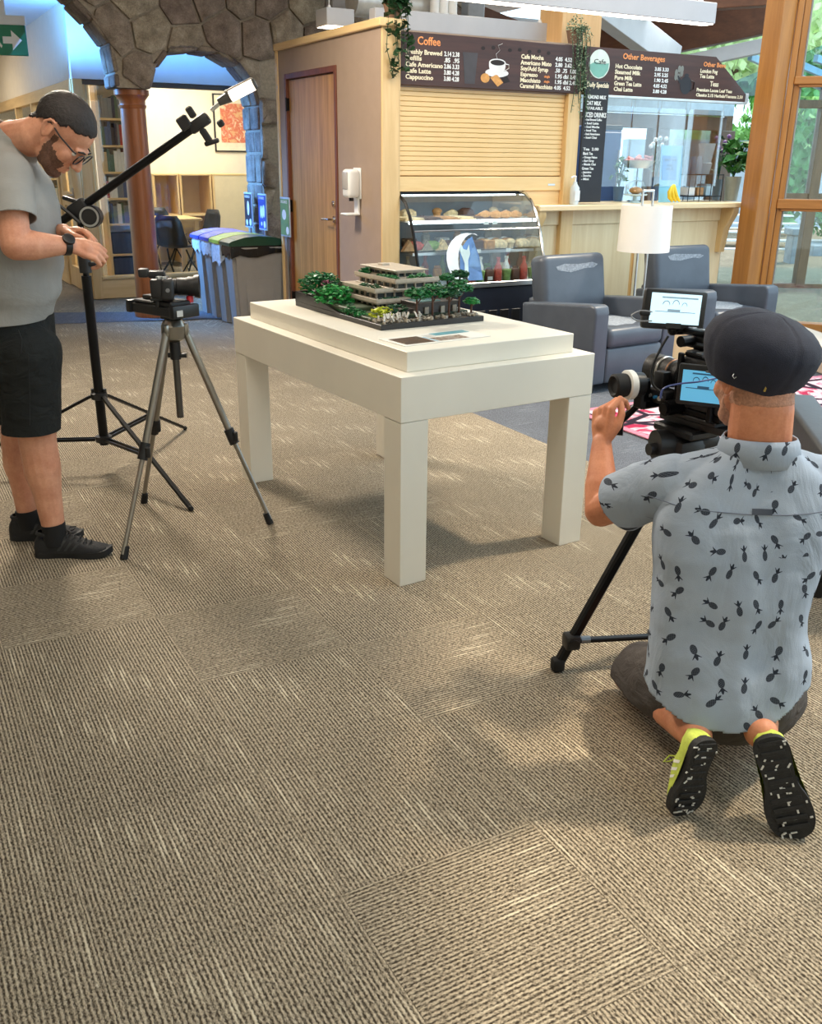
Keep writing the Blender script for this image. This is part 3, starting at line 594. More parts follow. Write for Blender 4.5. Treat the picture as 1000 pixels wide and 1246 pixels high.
# storeys: slab, wall core, glazing bands with mullions
WIN = mk('brick_window', (70, 78, 80), 0.12, var=0.2)
def storey(x0, x1, y0, y1, z, h, name='storey'):
    p = MB().b2((x0, y0, z + h - 0.010), (x1, y1, z + h), 0.001).b2((x0, y0, z), (x1, y1, z + 0.006), 0.001).b2((x0 + 0.03, y0 + 0.03, z), (x1 - 0.012, y1, z + h - 0.01)).obj(name, GREYB_, mdl)
    MB().b2((x0 + 0.022, y0 + 0.022, z + 0.006), (x1 - 0.02, y1 - 0.02, z + h - 0.01)).obj('glazing', WIN, p)
    m = MB(); nx = max(2, int((x1 - x0) / 0.045)); ny = max(2, int((y1 - y0) / 0.05))
    for i in range(nx + 1): m.b2((x0 + 0.014 + (x1 - x0 - 0.034) * i / nx, y0 + 0.014, z + 0.006), (x0 + 0.020 + (x1 - x0 - 0.034) * i / nx, y0 + 0.022, z + h - 0.01))
    for i in range(ny + 1): m.b2((x0 + 0.014, y0 + 0.014 + (y1 - y0 - 0.034) * i / ny, z + 0.006), (x0 + 0.022, y0 + 0.020 + (y1 - y0 - 0.034) * i / ny, z + h - 0.01))
    tag(m.obj('window_posts', GREYB_, p), kind='stuff'); return p
storey(0.12, 0.32, 0.24, 0.55, 0.036, 0.036)
storey(0.14, 0.40, 0.29, 0.66, 0.072, 0.038)
storey(0.23, 0.45, 0.27, 0.62, 0.110, 0.036)
storey(0.29, 0.43, 0.36, 0.64, 0.146, 0.032)
storey(0.33, 0.47, 0.20, 0.30, 0.072, 0.030)
MB().b2((0.275, 0.345, 0.178), (0.445, 0.655, 0.183), 0.001).obj('roof', GREYB_, mdl)
MB().b2((0.33, 0.55, 0.183), (0.37, 0.59, 0.192), 0.001).obj('chimney', GREYB_, mdl)
MB().b2((0.12, 0.14, 0.03), (0.44, 0.27, 0.05), 0.001).b2((0.24, 0.11, 0.022), (0.44, 0.26, 0.072), 0.001).b2((0.235, 0.10, 0.07), (0.445, 0.27, 0.078), 0.001).obj('terrace', DGREY, mdl)
MB().b2((0.25, 0.12, 0.078), (0.36, 0.20, 0.081)).obj('pool', WATERL, mdl)
for x, y, z in ((0.27, 0.105, 0.03), (0.35, 0.105, 0.03), (0.41, 0.105, 0.03)): MB().b2((x, y - 0.004, z), (x + 0.02, y + 0.002, z + 0.03), 0.001).obj('terrace_panel', GREYB_, mdl)
rng = MB()
for (x0, y0, x1, y1, z) in ((0.118, 0.24, 0.118, 0.55, 0.076), (0.118, 0.238, 0.32, 0.238, 0.076), (0.138, 0.288, 0.138, 0.66, 0.114), (0.138, 0.288, 0.23, 0.288, 0.114), (0.228, 0.268, 0.228, 0.62, 0.150), (0.228, 0.268, 0.45, 0.268, 0.150)): rng.beam((x0, y0, z), (x1, y1, z), 0.006, 0.014)
rng.obj('parapet', GREYB_, mdl)
def leafmass(m, c, r, n_, s):
    for i in range(n_):
        a_, b_ = rnd.uniform(0, 2 * PI), math.acos(rnd.uniform(-0.6, 1)); q = r if isinstance(r, tuple) else (r, r, r * 0.75); k = rnd.uniform(0.55, 1)
        m.box((c[0] + q[0] * k * math.sin(b_) * math.cos(a_), c[1] + q[1] * k * math.sin(b_) * math.sin(a_), c[2] + q[2] * k * math.cos(b_)), (s, s, s * 0.25), Euler((rnd.uniform(-.5, .5), rnd.uniform(-.5, .5), rnd.uniform(0, 3))))
def mtree(x, y, z, h, r, mat, n_=90, s=0.014):
    t = MB().cyl((x, y, z), (x, y, z + h), 0.005, 0.004, 7).cyl((x, y, z + h * 0.6), (x + r * 0.5, y - r * 0.3, z + h), 0.003, 0.002, 6).obj('model_tree', TRK, mdl)
    m = MB(); leafmass(m, (x, y, z + h), (r, r, r * 0.55), n_, s); m.obj('leaves', mat, t, 0)
for i, (x, y, z, h, r, mt) in enumerate(((0.065, 0.64, 0.05, 0.055, 0.10, G1), (0.055, 0.49, 0.03, 0.04, 0.095, G2), (0.10, 0.71, 0.06, 0.055, 0.07, G1), (0.20, 0.055, 0.022, 0.10, 0.050, G1), (0.28, 0.06, 0.022, 0.105, 0.055, G1), (0.355, 0.05, 0.022, 0.095, 0.050, G4), (0.42, 0.07, 0.022, 0.115, 0.056, G1), (0.455, 0.12, 0.03, 0.15, 0.035, G4), (0.40, 0.13, 0.08, 0.09, 0.03, G1), (0.465, 0.045, 0.022, 0.055, 0.03, G2))): mtree(x, y, z, h, r, mt, 260 if r > 0.08 else 130)
def bush(name, c, r, mat, n_=60, s=0.012):
    m = MB(); leafmass(m, c, r, n_, s); m.obj(name, mat, mdl, 0)
bush('lime_bush', (0.08, 0.135, 0.045), (0.055, 0.04, 0.03), G3, 90); bush('shrub', (0.15, 0.13, 0.05), (0.05, 0.03, 0.03), G4, 70); bush('shrub', (0.03, 0.28, 0.035), (0.03, 0.12, 0.02), G1, 130); bush('shrub', (0.06, 0.40, 0.04), (0.03, 0.08, 0.02), G4, 80)
bush('shrub', (0.46, 0.55, 0.11), (0.035, 0.08, 0.04), G4, 120); bush('shrub', (0.44, 0.68, 0.10), (0.05, 0.06, 0.04), G1, 130); bush('blossom_bush', (0.10, 0.64, 0.105), (0.03, 0.03, 0.022), PINK, 45); bush('shrub', (0.46, 0.45, 0.13), (0.04, 0.08, 0.03), G1, 80); bush('shrub', (0.45, 0.36, 0.11), (0.045, 0.10, 0.04), G1, 130); bush('shrub', (0.46, 0.24, 0.09), (0.035, 0.08, 0.035), G4, 100)
bush('roof_garden', (0.185, 0.40, 0.116), (0.03, 0.09, 0.012), G4, 50); bush('roof_garden', (0.26, 0.38, 0.152), (0.025, 0.09, 0.012), G1, 70); bush('roof_garden', (0.26, 0.58, 0.158), (0.025, 0.03, 0.018), G1, 60); bush('roof_garden', (0.38, 0.31, 0.154), (0.06, 0.03, 0.014), G1, 60); bush('roof_garden', (0.19, 0.26, 0.078), (0.06, 0.012, 0.008), G4, 50)
for x, y in ((0.09, 0.70), (0.16, 0.69)): MB().cyl((x, y, 0.066), (x, y, 0.125), 0.014, 0.004, 8).obj('cypress', G1, mdl)
wf = MB()
for i in range(26): x, y = rnd.uniform(0.03, 0.22), rnd.uniform(0.02, 0.11); wf.box((x, y, 0.035 + rnd.uniform(0, 0.012)), (0.006, 0.006, 0.02), Euler((rnd.uniform(-.5, .5), rnd.uniform(-.5, .5), 0)))
tag(wf.obj('white_blossoms', mk('brick_white', (216, 210, 200), 0.4), mdl), kind='stuff')

# ------------------------------------------------------------------ rug, armchairs, end table, lamp
def rugmat():
    k = N('rug_red'); v = k.obj()
    w1 = k.n('ShaderNodeTexVoronoi', feature='DISTANCE_TO_EDGE'); k.l(v, w1.inputs['Vector']); w1.inputs['Scale'].default_value = 3.2
    w2 = k.n('ShaderNodeTexVoronoi'); k.l(k.obj((1, 1, 1)), w2.inputs['Vector']); w2.inputs['Scale'].default_value = 5.5
    f = k.ramp(w1.outputs[0], [(0.0, (1, 1, 1, 1)), (0.05, (1, 1, 1, 1)), (0.07, (0, 0, 0, 1))])
    g = k.ramp(k.noise(v, 6, 3, 0.6, 1.0), [(0.40, lin((160, 44, 74))), (0.50, lin((214, 188, 194))), (0.57, lin((206, 170, 180))), (0.64, lin((166, 52, 84)))])
    c = k.mix(f, g, lin((44, 34, 46)))
    k.base(c, 0.95, 0, 0.1); k.bump(k.noise(v, 260, 2), 0.5, 0.004); return k.m
RM = rugmat()
rug = kt('area_rug', 'red and pink patterned rug on the dark carpet before the armchairs', 'rug', None, (0.25, -3.9, 0))
MB().b2((0.0, 0.0, 0.001), (2.6, 1.95, 0.012), 0.003).obj('pile', RM, rug)
bo = MB()
for x0, y0, x1, y1 in ((0, 0, 2.6, 0.05), (0, 1.90, 2.6, 1.95), (0, 0.05, 0.05, 1.90), (2.55, 0.05, 2.6, 1.90)): bo.b2((x0, y0, 0.002), (x1, y1, 0.0135), 0.002)
bo.obj('border', mk('rug_border', (196, 120, 138), 0.95, var=0.25, scale=60, bump=0.4, bscale=260), rug)
VINYL = mk('grey_vinyl', (76, 82, 92), 0.38, var=0.14, scale=5, bump=0.12, bscale=40)
WORN = mk('worn_patch', (138, 144, 152), 0.75, var=0.35, scale=60, bump=0.3, bscale=90)
def pad(m, p, q, bev, dz=None):
    m.b2(p, q, bev, 4); return m
def armchair(label, loc, rz, group='grey club armchairs around the rug', VINYL=VINYL):
    t = thing('armchair', label, 'armchair', loc, rz, group); w, d = 0.82, 0.80
    for s in (0, 1):
        x0 = 0 if s == 0 else w - 0.135
        k = Matrix(((0, 0, 1, 0), (1, 0, 0, 0), (0, 1, 0, 0), (0, 0, 0, 1)))
        m = MB(); m.prism([(0.0, 0.06), (d - 0.06, 0.06), (d - 0.05, 0.535), (0.05, 0.60), (0.012, 0.59), (0.0, 0.55)], 0.135, Matrix.Translation((x0, 0, 0)) @ k)
        bmesh.ops.bevel(m.bm, geom=[e for e in m.bm.edges], offset=0.022, segments=3, profile=0.6, affect='EDGES', clamp_overlap=True)
        m.obj('armrest', VINYL, t, 50)
    MB().b2((0.137, 0.0, 0.06), (w - 0.137, 0.62, 0.30), 0.02, 2).obj('front_rail', VINYL, t, 50)
    s = MB(); s.b2((0.138, -0.012, 0.295), (w - 0.138, 0.64, 0.435), 0.045, 4); c = s.obj('seat', VINYL, t, 60)
    b = MB(); b.box((w / 2, 0.70, 0.60), (w - 0.20, 0.17, 0.52), Euler((-0.16, 0, 0)), 0.05, 4); c2 = b.obj('backrest', VINYL, t, 60)
    MB().b2((0.10, d - 0.07, 0.06), (w - 0.10, d, 0.56), 0.02, 2).obj('back_panel', VINYL, t, 50)
    for x in (0.05, w - 0.05):
        for y in (0.05, d - 0.06): MB().cyl((x, y, 0), (x, y, 0.065), 0.022, 0.026, 10).obj('foot', BLACKP, t)
    def patch(pts, m4, par):
        m = MB(); m.bm.faces.new([m.bm.verts.new(m4 @ Vector(p)) for p in pts]); m.obj('worn_patch', WORN, par, 0)
    Rb = Matrix.Translation((w / 2, 0.70, 0.60)) @ Euler((-0.16, 0, 0)).to_matrix().to_4x4()
    patch([(x + rnd.uniform(-.012, .012), -0.0865, z + rnd.uniform(-.008, .008)) for x, z in ((-0.17, 0.14), (-0.06, 0.13), (0.08, 0.15), (0.17, 0.155), (0.21, 0.17), (0.16, 0.19), (0.02, 0.19), (-0.12, 0.19), (-0.19, 0.175))], Rb, c2)
    patch([(0.41 + a_ * (0.26 + rnd.uniform(-.05, .02)), 0.28 + b_ * (0.22 + rnd.uniform(-.05, .02)), 0.4365) for a_, b_ in ell(0, 0, 1, 1, 18)], Matrix(), c)
    return t
armchair('grey vinyl armchair with worn back beside the white display table', W(0.67, -1.62), KA + 0.09)
armchair('grey vinyl armchair standing just right of the twin-post lamp', W(1.93, -1.36), KA + 0.02)
armchair('charcoal armchair seen from behind, past the capped man', (2.36, 3.80, 0), PI - 0.12, VINYL=mk('charcoal_vinyl', (50, 51, 54), 0.45, var=0.14, scale=5, bump=0.12, bscale=40))
et = kt('end_table', 'low blond wood end table between the two grey armchairs', 'table', None, (1.50, -1.38, 0))
MB().b2((0, 0, 0.46), (0.40, 0.55, 0.50), 0.005).obj('tabletop', mk('laminate_blue_grey', (186, 198, 214), 0.3, var=0.04), et)
for y in (0.02, 0.51): MB().b2((0.01, y, 0.0), (0.39, y + 0.02, 0.46), 0.003).obj('side_panel', wood('blond_panel', (208, 160, 108), (226, 184, 134), 'Z', 4), et)
MB().b2((0.01, 0.04, 0.12), (0.39, 0.51, 0.14), 0.003).obj('shelf', MAPLE, et)
lp = kt('table_lamp', 'table lamp with white drum shade on two steel posts', 'lamp', None, (1.60, -1.0, 0.50))
MB().lathe([(0.10, 0.0), (0.10, 0.012), (0.085, 0.018), (0.0001, 0.018)], 24).obj('base', STEEL, lp)
for s in (-1, 1): MB().beam((s * 0.045, 0, 0.015), (s * 0.05, 0, 0.80), 0.014, 0.014, 0.002).obj('post', STEEL, lp)
MB().beam((-0.057, 0, 0.80), (0.057, 0, 0.80), 0.014, 0.016, 0.002).obj('top_bar', STEEL, lp)
sh = MB(); n = 40
prof_ = [(0.185, 0.36), (0.18, 0.70)]
sh.lathe([(0.193, 0.37), (0.186, 0.70), (0.182, 0.70), (0.189, 0.37), (0.193, 0.37)], n, None, False); sh.obj('lamp_shade', mk('shade_cloth', (236, 232, 224), 0.8, var=0.02, bump=0.1, bscale=200), lp, 60)
MB().beam((-0.18, 0, 0.66), (0.18, 0, 0.66), 0.006, 0.004).obj('spider', STEEL, lp)
MB().lathe([(0.001, 0.56), (0.022, 0.54), (0.028, 0.52), (0.012, 0.48), (0.012, 0.46), (0.001, 0.455)], 12).obj('bulb', WHITEM, lp)

# ------------------------------------------------------------------ sanitiser dispenser
va, za = sd(421, 207, WU); vb, zb = sd(436, 262, WU); vm = (va + vb) / 2 + 0.02
ds = kt('soap_dispenser', 'white hand sanitiser dispenser mounted on the taupe wall', 'dispenser', None, (WU, vm, 1.09))
MB().b2((-0.012, -0.065, 0.12), (-0.001, 0.065, 0.345), 0.01, 2).obj('back_plate', WHITEM, ds)
MB().b2((-0.11, -0.062, 0.13), (-0.012, 0.062, 0.335), 0.025, 3).obj('housing', WHITEM, ds)
MB().b2((-0.116, -0.045, 0.19), (-0.105, 0.045, 0.315), 0.006, 2).obj('clear_cover', mk('grey_translucent', (176, 172, 168), 0.2), ds)
MB().cyl((-0.06, 0, 0.13), (-0.06, 0, 0.105), 0.018, n=12).obj('nozzle', BLACKP, ds)
MB().b2((-0.02, -0.035, 0.0), (-0.002, 0.035, 0.13), 0.004).b2((-0.13, -0.055, 0.0), (-0.01, 0.055, 0.018), 0.006).obj('drip_tray', WHITEM, ds)

# ------------------------------------------------------------------ recycling bins and their signs
BING = mk('bin_grey', (142, 138, 134), 0.5, var=0.05, bump=0.05, bscale=200)
CLEARBAG = mk('bag_clear', (206, 216, 226), 0.2, var=0.25, scale=40, bump=0.8, bscale=40)
BAGB = mk('bag_black', (20, 20, 22), 0.25, var=0.3, bump=0.8, bscale=30)
def bin_(v, lidc, label, bag, front=None):
    b = kt('recycling_bin', label, 'bin', 'slim grey recycling bins by the stone arch', (-0.60, v, 0))
    m = MB(); bm = m.bm
    lo = [(0.035, 0.025), (0.485, 0.025), (0.485, 0.235), (0.035, 0.235)]; hi = [(0, 0), (0.52, 0), (0.52, 0.26), (0, 0.26)]
    A = [bm.verts.new((x, y, 0.0)) for x, y in lo]; B = [bm.verts.new((x, y, 0.74)) for x, y in hi]
    bm.faces.new(A[::-1])
    sides = [bm.faces.new((A[i], A[(i + 1) % 4], B[(i + 1) % 4], B[i])) for i in range(4)]
    bm.faces.new(B)
    bmesh.ops.bevel(bm, geom=[e for e in bm.edges if abs((e.verts[0].co - e.verts[1].co).z) > 0.5], offset=0.03, segments=3, affect='EDGES')
    m.obj('body', BING, b)
    MB().box((0.26, 0.011, 0.36), (0.27, 0.006, 0.44), Euler((-0.034, 0, 0)), 0.003).obj('side_panel', BING, b)
    MB().b2((-0.008, -0.008, 0.70), (0.528, 0.268, 0.735), 0.012, 2).obj('rim', BING, b)
    g = MB(); k = Matrix(((1, 0, 0, 0), (0, 0, 1, 0), (0, 1, 0, 0), (0, 0, 0, 1)))
    g.prism([(-0.03, 0.74), (0.55, 0.74), (0.55, 0.775), (0.42, 0.81), (0.26, 0.825), (0.12, 0.815), (0.0, 0.785), (-0.03, 0.77)], 0.29, Matrix.Translation((0, -0.015, 0)) @ k, 0.008); g.obj('lid', lidc, b)
    MB().box((0.10, 0.13, 0.802), (0.12, 0.16, 0.014), Euler((0, -0.2, 0)), 0.005).obj('lid_flap', front or lidc, b)
    w = MB(); n_ = 26; ring0, ring1, ring2 = [], [], []
    for i in range(n_):
        t = i / n_ * 4; sgm, f = int(t) % 4, t - int(t); cs = [(-0.012, -0.006), (0.532, -0.006), (0.532, 0.266), (-0.012, 0.266)]; x = cs[sgm][0] + (cs[(sgm + 1) % 4][0] - cs[sgm][0]) * f; y = cs[sgm][1] + (cs[(sgm + 1) % 4][1] - cs[sgm][1]) * f
        o_ = rnd.uniform(-0.006, 0.004); cx, cy = x - 0.26, y - 0.13; l = math.hypot(cx, cy)
        ring0.append(w.bm.verts.new((x, y, 0.742))); ring1.append(w.bm.verts.new((x + cx / l * (0.008 + o_), y + cy / l * (0.008 + o_), 0.70 + rnd.uniform(-.01, .01))))
        ring2.append(w.bm.verts.new((x + cx / l * 0.004, y + cy / l * 0.004, 0.655 - (bag[1] if cx < -0.2 else 0.0) + rnd.uniform(-0.03, 0.02))))
    for i in range(n_):
        j = (i + 1) % n_; w.bm.faces.new((ring0[i], ring0[j], ring1[j], ring1[i])); w.bm.faces.new((ring1[i], ring1[j], ring2[j], ring2[i]))
    w.obj('bag', bag[0], b, 60); return b
LG, LY, LB, LGR = mk('lid_green', (22, 62, 44), 0.35), mk('lid_yellow_green', (186, 196, 70), 0.4), mk('lid_blue', (50, 76, 178), 0.4), mk('lid_grey', (120, 124, 132), 0.4)
bin_(1.98, LG, 'slim grey bin with dark green lid and black liner', (BAGB, 0.0))
bin_(2.29, LY, 'slim grey bin with yellow-green lid and clear bag hanging out', (CLEARBAG, 0.10))
bin_(2.60, LB, 'slim grey bin with all-blue lid and clear bag', (CLEARBAG, 0.04))
bin_(2.91, LB, 'slim grey bin with blue lid and grey flap, nearest the wooden column', (CLEARBAG, 0.02), LGR)
def sign(v, c, lab, head, pics):
    s = kt('bin_sign', lab, 'sign', 'upright signs behind the bins', (-0.045 if v > 2 else WU - 0.02, v, 0.0))
    MB().b2((0.0, 0.10, 0.0), (0.012, 0.12, 0.90), 0.002).obj('post', STEEL, s)
    MB().b2((-0.012, 0.0, 0.83), (0.0, 0.22, 1.17), 0.004, 2).obj('panel', mk('sign_rim', (176, 186, 200), 0.4), s)
    MB().b2((-0.015, 0.012, 0.845), (-0.012, 0.208, 1.155)).obj('face', c, s)
    k = Matrix(((0, 0, -1, -0.0156), (-1, 0, 0, 0.195), (0, 1, 0, 0), (0, 0, 0, 1)))
    text(head, 0.036, k @ Matrix.Translation((0.0, 1.118, 0)), WHITEM, s, width=0.15)
    for y, z, a_, b_ in pics: flat_s(s, y, z, a_, b_)
def flat_s(s, y, z, a_, b_):
    m = MB(); m.bm.faces.new([m.bm.verts.new((-0.0158, p, q)) for p, q in ell(y, z, a_, b_, 14)]); m.obj('picture_print', WHITEM, s, 0)
sign(2.90, mk('sign_black', (38, 40, 48), 0.4), 'black upright sign with white glass picture behind the bins', 'GARBAGE', [(0.10, 1.02, 0.03, 0.07), (0.15, 0.88, 0.025, 0.03), (0.05, 0.885, 0.03, 0.035)])
sign(2.50, mk('sign_blue', (44, 72, 150), 0.4), 'blue upright recycling sign with white bottle pictures behind the bins', 'CONTAINERS', [(0.14, 1.0, 0.022, 0.06), (0.10, 1.0, 0.022, 0.06), (0.06, 1.01, 0.025, 0.06), (0.05, 0.885, 0.03, 0.035), (0.13, 0.89, 0.02, 0.02)])
sign(sd(346, 270, WU - 0.02)[0], mk('sign_green', (112, 150, 96), 0.4), 'green upright compost sign beside the cedar door', 'ORGANICS', [(0.12, 1.02, 0.05, 0.045), (0.05, 0.885, 0.035, 0.035)])
# ------------------------------------------------------------------ stone arcade
def stonemat(name, a, b, c):
    k = N(name); v = k.obj(); oi = k.n('ShaderNodeObjectInfo').outputs['Random']
    f = k.noise(v, 90, 5, 0.7); g = k.noise(v, 9, 4, 0.6)
    col = k.ramp(k.math('ADD', k.math('MULTIPLY', g, 0.6), k.math('MULTIPLY', f, 0.4)), [(0.3, lin(a)), (0.5, lin(b)), (0.72, lin(c))])
    hs = k.n('ShaderNodeHueSaturation'); k.l(col, hs.inputs['Color']); k.l(k.math('ADD', k.math('MULTIPLY', oi, 0.5), 0.75), hs.inputs['Value']); k.l(k.math('ADD', k.math('MULTIPLY', oi, 0.04), 0.48), hs.inputs['Hue'])
    k.base(hs.outputs[0], 0.9, 0, 0.2); k.bump(k.math('ADD', k.math('MULTIPLY', f, 0.5), k.math('MULTIPLY', g, 1.2)), 0.9, 0.02); return k.m
STONE = stonemat('granite_stone', (92, 82, 72), (142, 128, 114), (186, 172, 156))
MORTAR = mk('mortar', (150, 138, 122), 0.95, var=0.2, scale=40, bump=0.6, bscale=80)
SV0, SV1 = 2.83, 3.27
cb0 = fl(177, 391)
cu = (Vector((cb0.x, cb0.y, 0)) - KC).dot(E1); cv = (SV0 + SV1) / 2
RO = [fr(x, y, SV0) for x, y in ((171.5, 115.5), (175, 94.5), (182, 77), (192, 68), (205, 64), (224, 64), (246, 66), (266, 72), (290, 91), (301, 112), (305, 140))]
JU = RO[-1][0]
LO = [fr(x, y, SV0) for x, y in ((-260, 40), (-200, -30), (-110, -75), (-30, -55), (30, -30), (66, 0), (91, 23), (115, 49), (126, 70), (131, 114))]
CAPZ = (RO[0][1] + LO[-1][1]) / 2
def interp(pts, u):
    for (a, b), (c_, d_) in zip(pts, pts[1:]):
        if min(a, c_) <= u <= max(a, c_) and a != c_: return b + (d_ - b) * (u - a) / (c_ - a)
    return pts[0][1] if abs(u - pts[0][0]) < abs(u - pts[-1][0]) else pts[-1][1]
def zlow(u):
    if u > JU: return 0.0
    if u >= RO[0][0]: return interp(RO, u)
    if u >= LO[-1][0]: return CAPZ
    if u >= LO[0][0]: return interp(LO, u)
    return 0.0
SU0, SU1, SZ = -5.2, 2.6, 3.5
mw = MB(); us = sorted(set([SU0, SU1, JU, JU + 1e-3, LO[0][0], LO[0][0] - 1e-3] + [p[0] for p in RO] + [p[0] for p in LO] + [SU0 + 0.12 * i for i in range(65)]))
us = [u for u in us if SU0 <= u <= SU1]
for a, b in zip(us, us[1:]):
    m_ = (a + b) / 2
    za, zb_ = (zlow(a + 1e-5), zlow(b - 1e-5))
    P = [(a, za), (b, zb_), (b, SZ), (a, SZ)]
    A = [mw.bm.verts.new((u, SV0 + 0.02, z)) for u, z in P]; B = [mw.bm.verts.new((u, SV1 - 0.02, z)) for u, z in P]
    mw.bm.faces.new(A); mw.bm.faces.new(B[::-1]); mw.bm.faces.new((A[0], B[0], B[1], A[1])); mw.bm.faces.new((A[3], A[2], B[2], B[3]))
mw.quad([(JU, SV0 + 0.02, 0), (JU, SV1 - 0.02, 0), (JU, SV1 - 0.02, RO[-1][1]), (JU, SV0 + 0.02, RO[-1][1])])
wall_s = struct(KO('wall_stone', MORTAR, mw, None, 0))
def inside(u, z):
    return z < zlow(u) - 1e-4 and u < JU
def fix(u, z):
    if not inside(u, z): return u, z
    zl = zlow(u); c_ = [(zl - z, (u, zl)), (JU - u, (JU, z))]
    for e in (LO[0][0],): c_.append((abs(u - e) + 0.3, (e, z)))
    return min(c_)[1]
seeds = []; sr_ = random.Random(21)
for i in range(24):
    for j in range(12):
        u = SU0 + 0.33 * (i + 0.5 * (j % 2)) + sr_.uniform(-.1, .1); z = 0.15 + 0.30 * j + sr_.uniform(-.09, .09)
        seeds.append((u, z))
def cell(k):
    u0, z0 = seeds[k]; poly = [(u0 - .6, z0 - .6), (u0 + .6, z0 - .6), (u0 + .6, z0 + .6), (u0 - .6, z0 + .6)]
    for q in seeds:
        d = (q[0] - u0, q[1] - z0); L = math.hypot(*d)
        if L < 1e-6 or L > 1.3: continue
        nx, nz = d[0] / L, d[1] / L; lim = L / 2 - 0.011
        out = []
        for a, b in zip(poly, poly[1:] + poly[:1]):
            da = (a[0] - u0) * nx + (a[1] - z0) * nz - lim; db = (b[0] - u0) * nx + (b[1] - z0) * nz - lim
            if da <= 0: out.append(a)
            if (da < 0 < db) or (db < 0 < da): t = da / (da - db); out.append((a[0] + (b[0] - a[0]) * t, a[1] + (b[1] - a[1]) * t))
        poly = out
        if len(poly) < 3: return None
    return poly
nst = 0
for k in range(len(seeds)):
    u0, z0 = seeds[k]
    if inside(u0, z0) and min(zlow(u0) - z0, JU - u0) > 0.1: continue
    if u0 > 0.15 and z0 < 2.2: continue
    if u0 < -2.9 or u0 > 2.4: continue
    poly = cell(k)
    if not poly: continue
    pts = []
    for a, b in zip(poly, poly[1:] + poly[:1]):
        for t in (0, 0.34, 0.67): 
            p = fix(a[0] + (b[0] - a[0]) * t, a[1] + (b[1] - a[1]) * t)
            p = (p[0], max(0.0, p[1]))
            if not pts or math.hypot(p[0] - pts[-1][0], p[1] - pts[-1][1]) > 0.015: pts.append(p)
    if math.hypot(pts[0][0] - pts[-1][0], pts[0][1] - pts[-1][1]) < 0.015: pts.pop()
    A_ = abs(sum(p[0] * q[1] - q[0] * p[1] for p, q in zip(pts, pts[1:] + pts[:1]))) / 2
    if len(pts) < 3 or A_ < 0.006: continue
    cx, cz = sum(p[0] for p in pts) / len(pts), sum(p[1] for p in pts) / len(pts)
    m = MB(); d0 = sr_.uniform(0.012, 0.045); n = len(pts)
    R0 = [m.bm.verts.new((p[0], SV0 + 0.025, p[1])) for p in pts]
    R1 = [m.bm.verts.new((p[0], SV0 - d0 * 0.55, p[1])) for p in pts]
    R2 = [m.bm.verts.new((cx + (p[0] - cx) * 0.82, SV0 - d0 - sr_.uniform(0, .012), cz + (p[1] - cz) * 0.82)) for p in pts]
    c_ = m.bm.verts.new((cx, SV0 - d0 - 0.012, cz))
    for i in range(n):
        j = (i + 1) % n; m.bm.faces.new((R0[i], R0[j], R1[j], R1[i])); m.bm.faces.new((R1[i], R1[j], R2[j], R2[i])); m.bm.faces.new((R2[i], R2[j], c_))
    m.obj('stone', STONE, wall_s, 40); nst += 1
def soffit(pts):
    out = [Vector((p[0], 0, p[1])) for p in pts]; L = [0]
    for a, b in zip(out, out[1:]): L.append(L[-1] + (b - a).length)
    def samp(s):
        for i in range(len(out) - 1):
            if s <= L[i + 1] + 1e-9: return out[i].lerp(out[i + 1], (s - L[i]) / max(1e-9, L[i + 1] - L[i]))
        return out[-1]
    s = 0.0
    while s < L[-1] - 0.05:
        w_ = min(sr_.uniform(0.17, 0.3), L[-1] - s); a, b = samp(s + 0.008), samp(s + w_ - 0.008); s += w_
        t = (b - a).normalized(); nn = Vector((t.z, 0, -t.x)); d = sr_.uniform(0.005, 0.025)
        m = MB()
        for (y0, y1) in ((SV0 + 0.005, (SV0 + SV1) / 2 - 0.006 + sr_.uniform(-.06, .06)), (None, SV1)):
            if y0 is None: y0 = prev + 0.012
            prev = y1; m = MB()
            P = [a - nn * 0.03, b - nn * 0.03, b + nn * d, a + nn * d]
            lo_ = [m.bm.verts.new((p.x, y0, p.z)) for p in P]; hi_ = [m.bm.verts.new((p.x, y1, p.z)) for p in P]
            m.bm.faces.new(lo_); m.bm.faces.new(hi_[::-1])
            for i in range(4): m.bm.faces.new((lo_[i], hi_[i], hi_[(i + 1) % 4], lo_[(i + 1) % 4]))
            bmesh.ops.bevel(m.bm, geom=m.bm.edges[:], offset=0.012, segments=1, affect='EDGES', clamp_overlap=True)
            m.obj('stone', STONE, wall_s, 40)
soffit(RO + [(JU, z) for z in (1.6, 1.2, 0.8, 0.4, 0.0)]); soffit([p for p in LO if p[0] > -3.2])
# timber column under the springer
col = MB(); cz = CAPZ - 0.005
col.lathe([(0.15, 0), (0.15, 0.10), (0.125, 0.13), (0.122, 0.2), (0.115, cz - 0.16), (0.122, cz - 0.155), (0.128, cz - 0.13), (0.118, cz - 0.125), (0.118, cz - 0.09), (0.15, cz - 0.05), (0.158, cz - 0.045), (0.158, cz), (0.001, cz)], 28, Matrix.Translation((cu, cv, 0)))
struct(KO('column', CHERRY, col, None, 40))

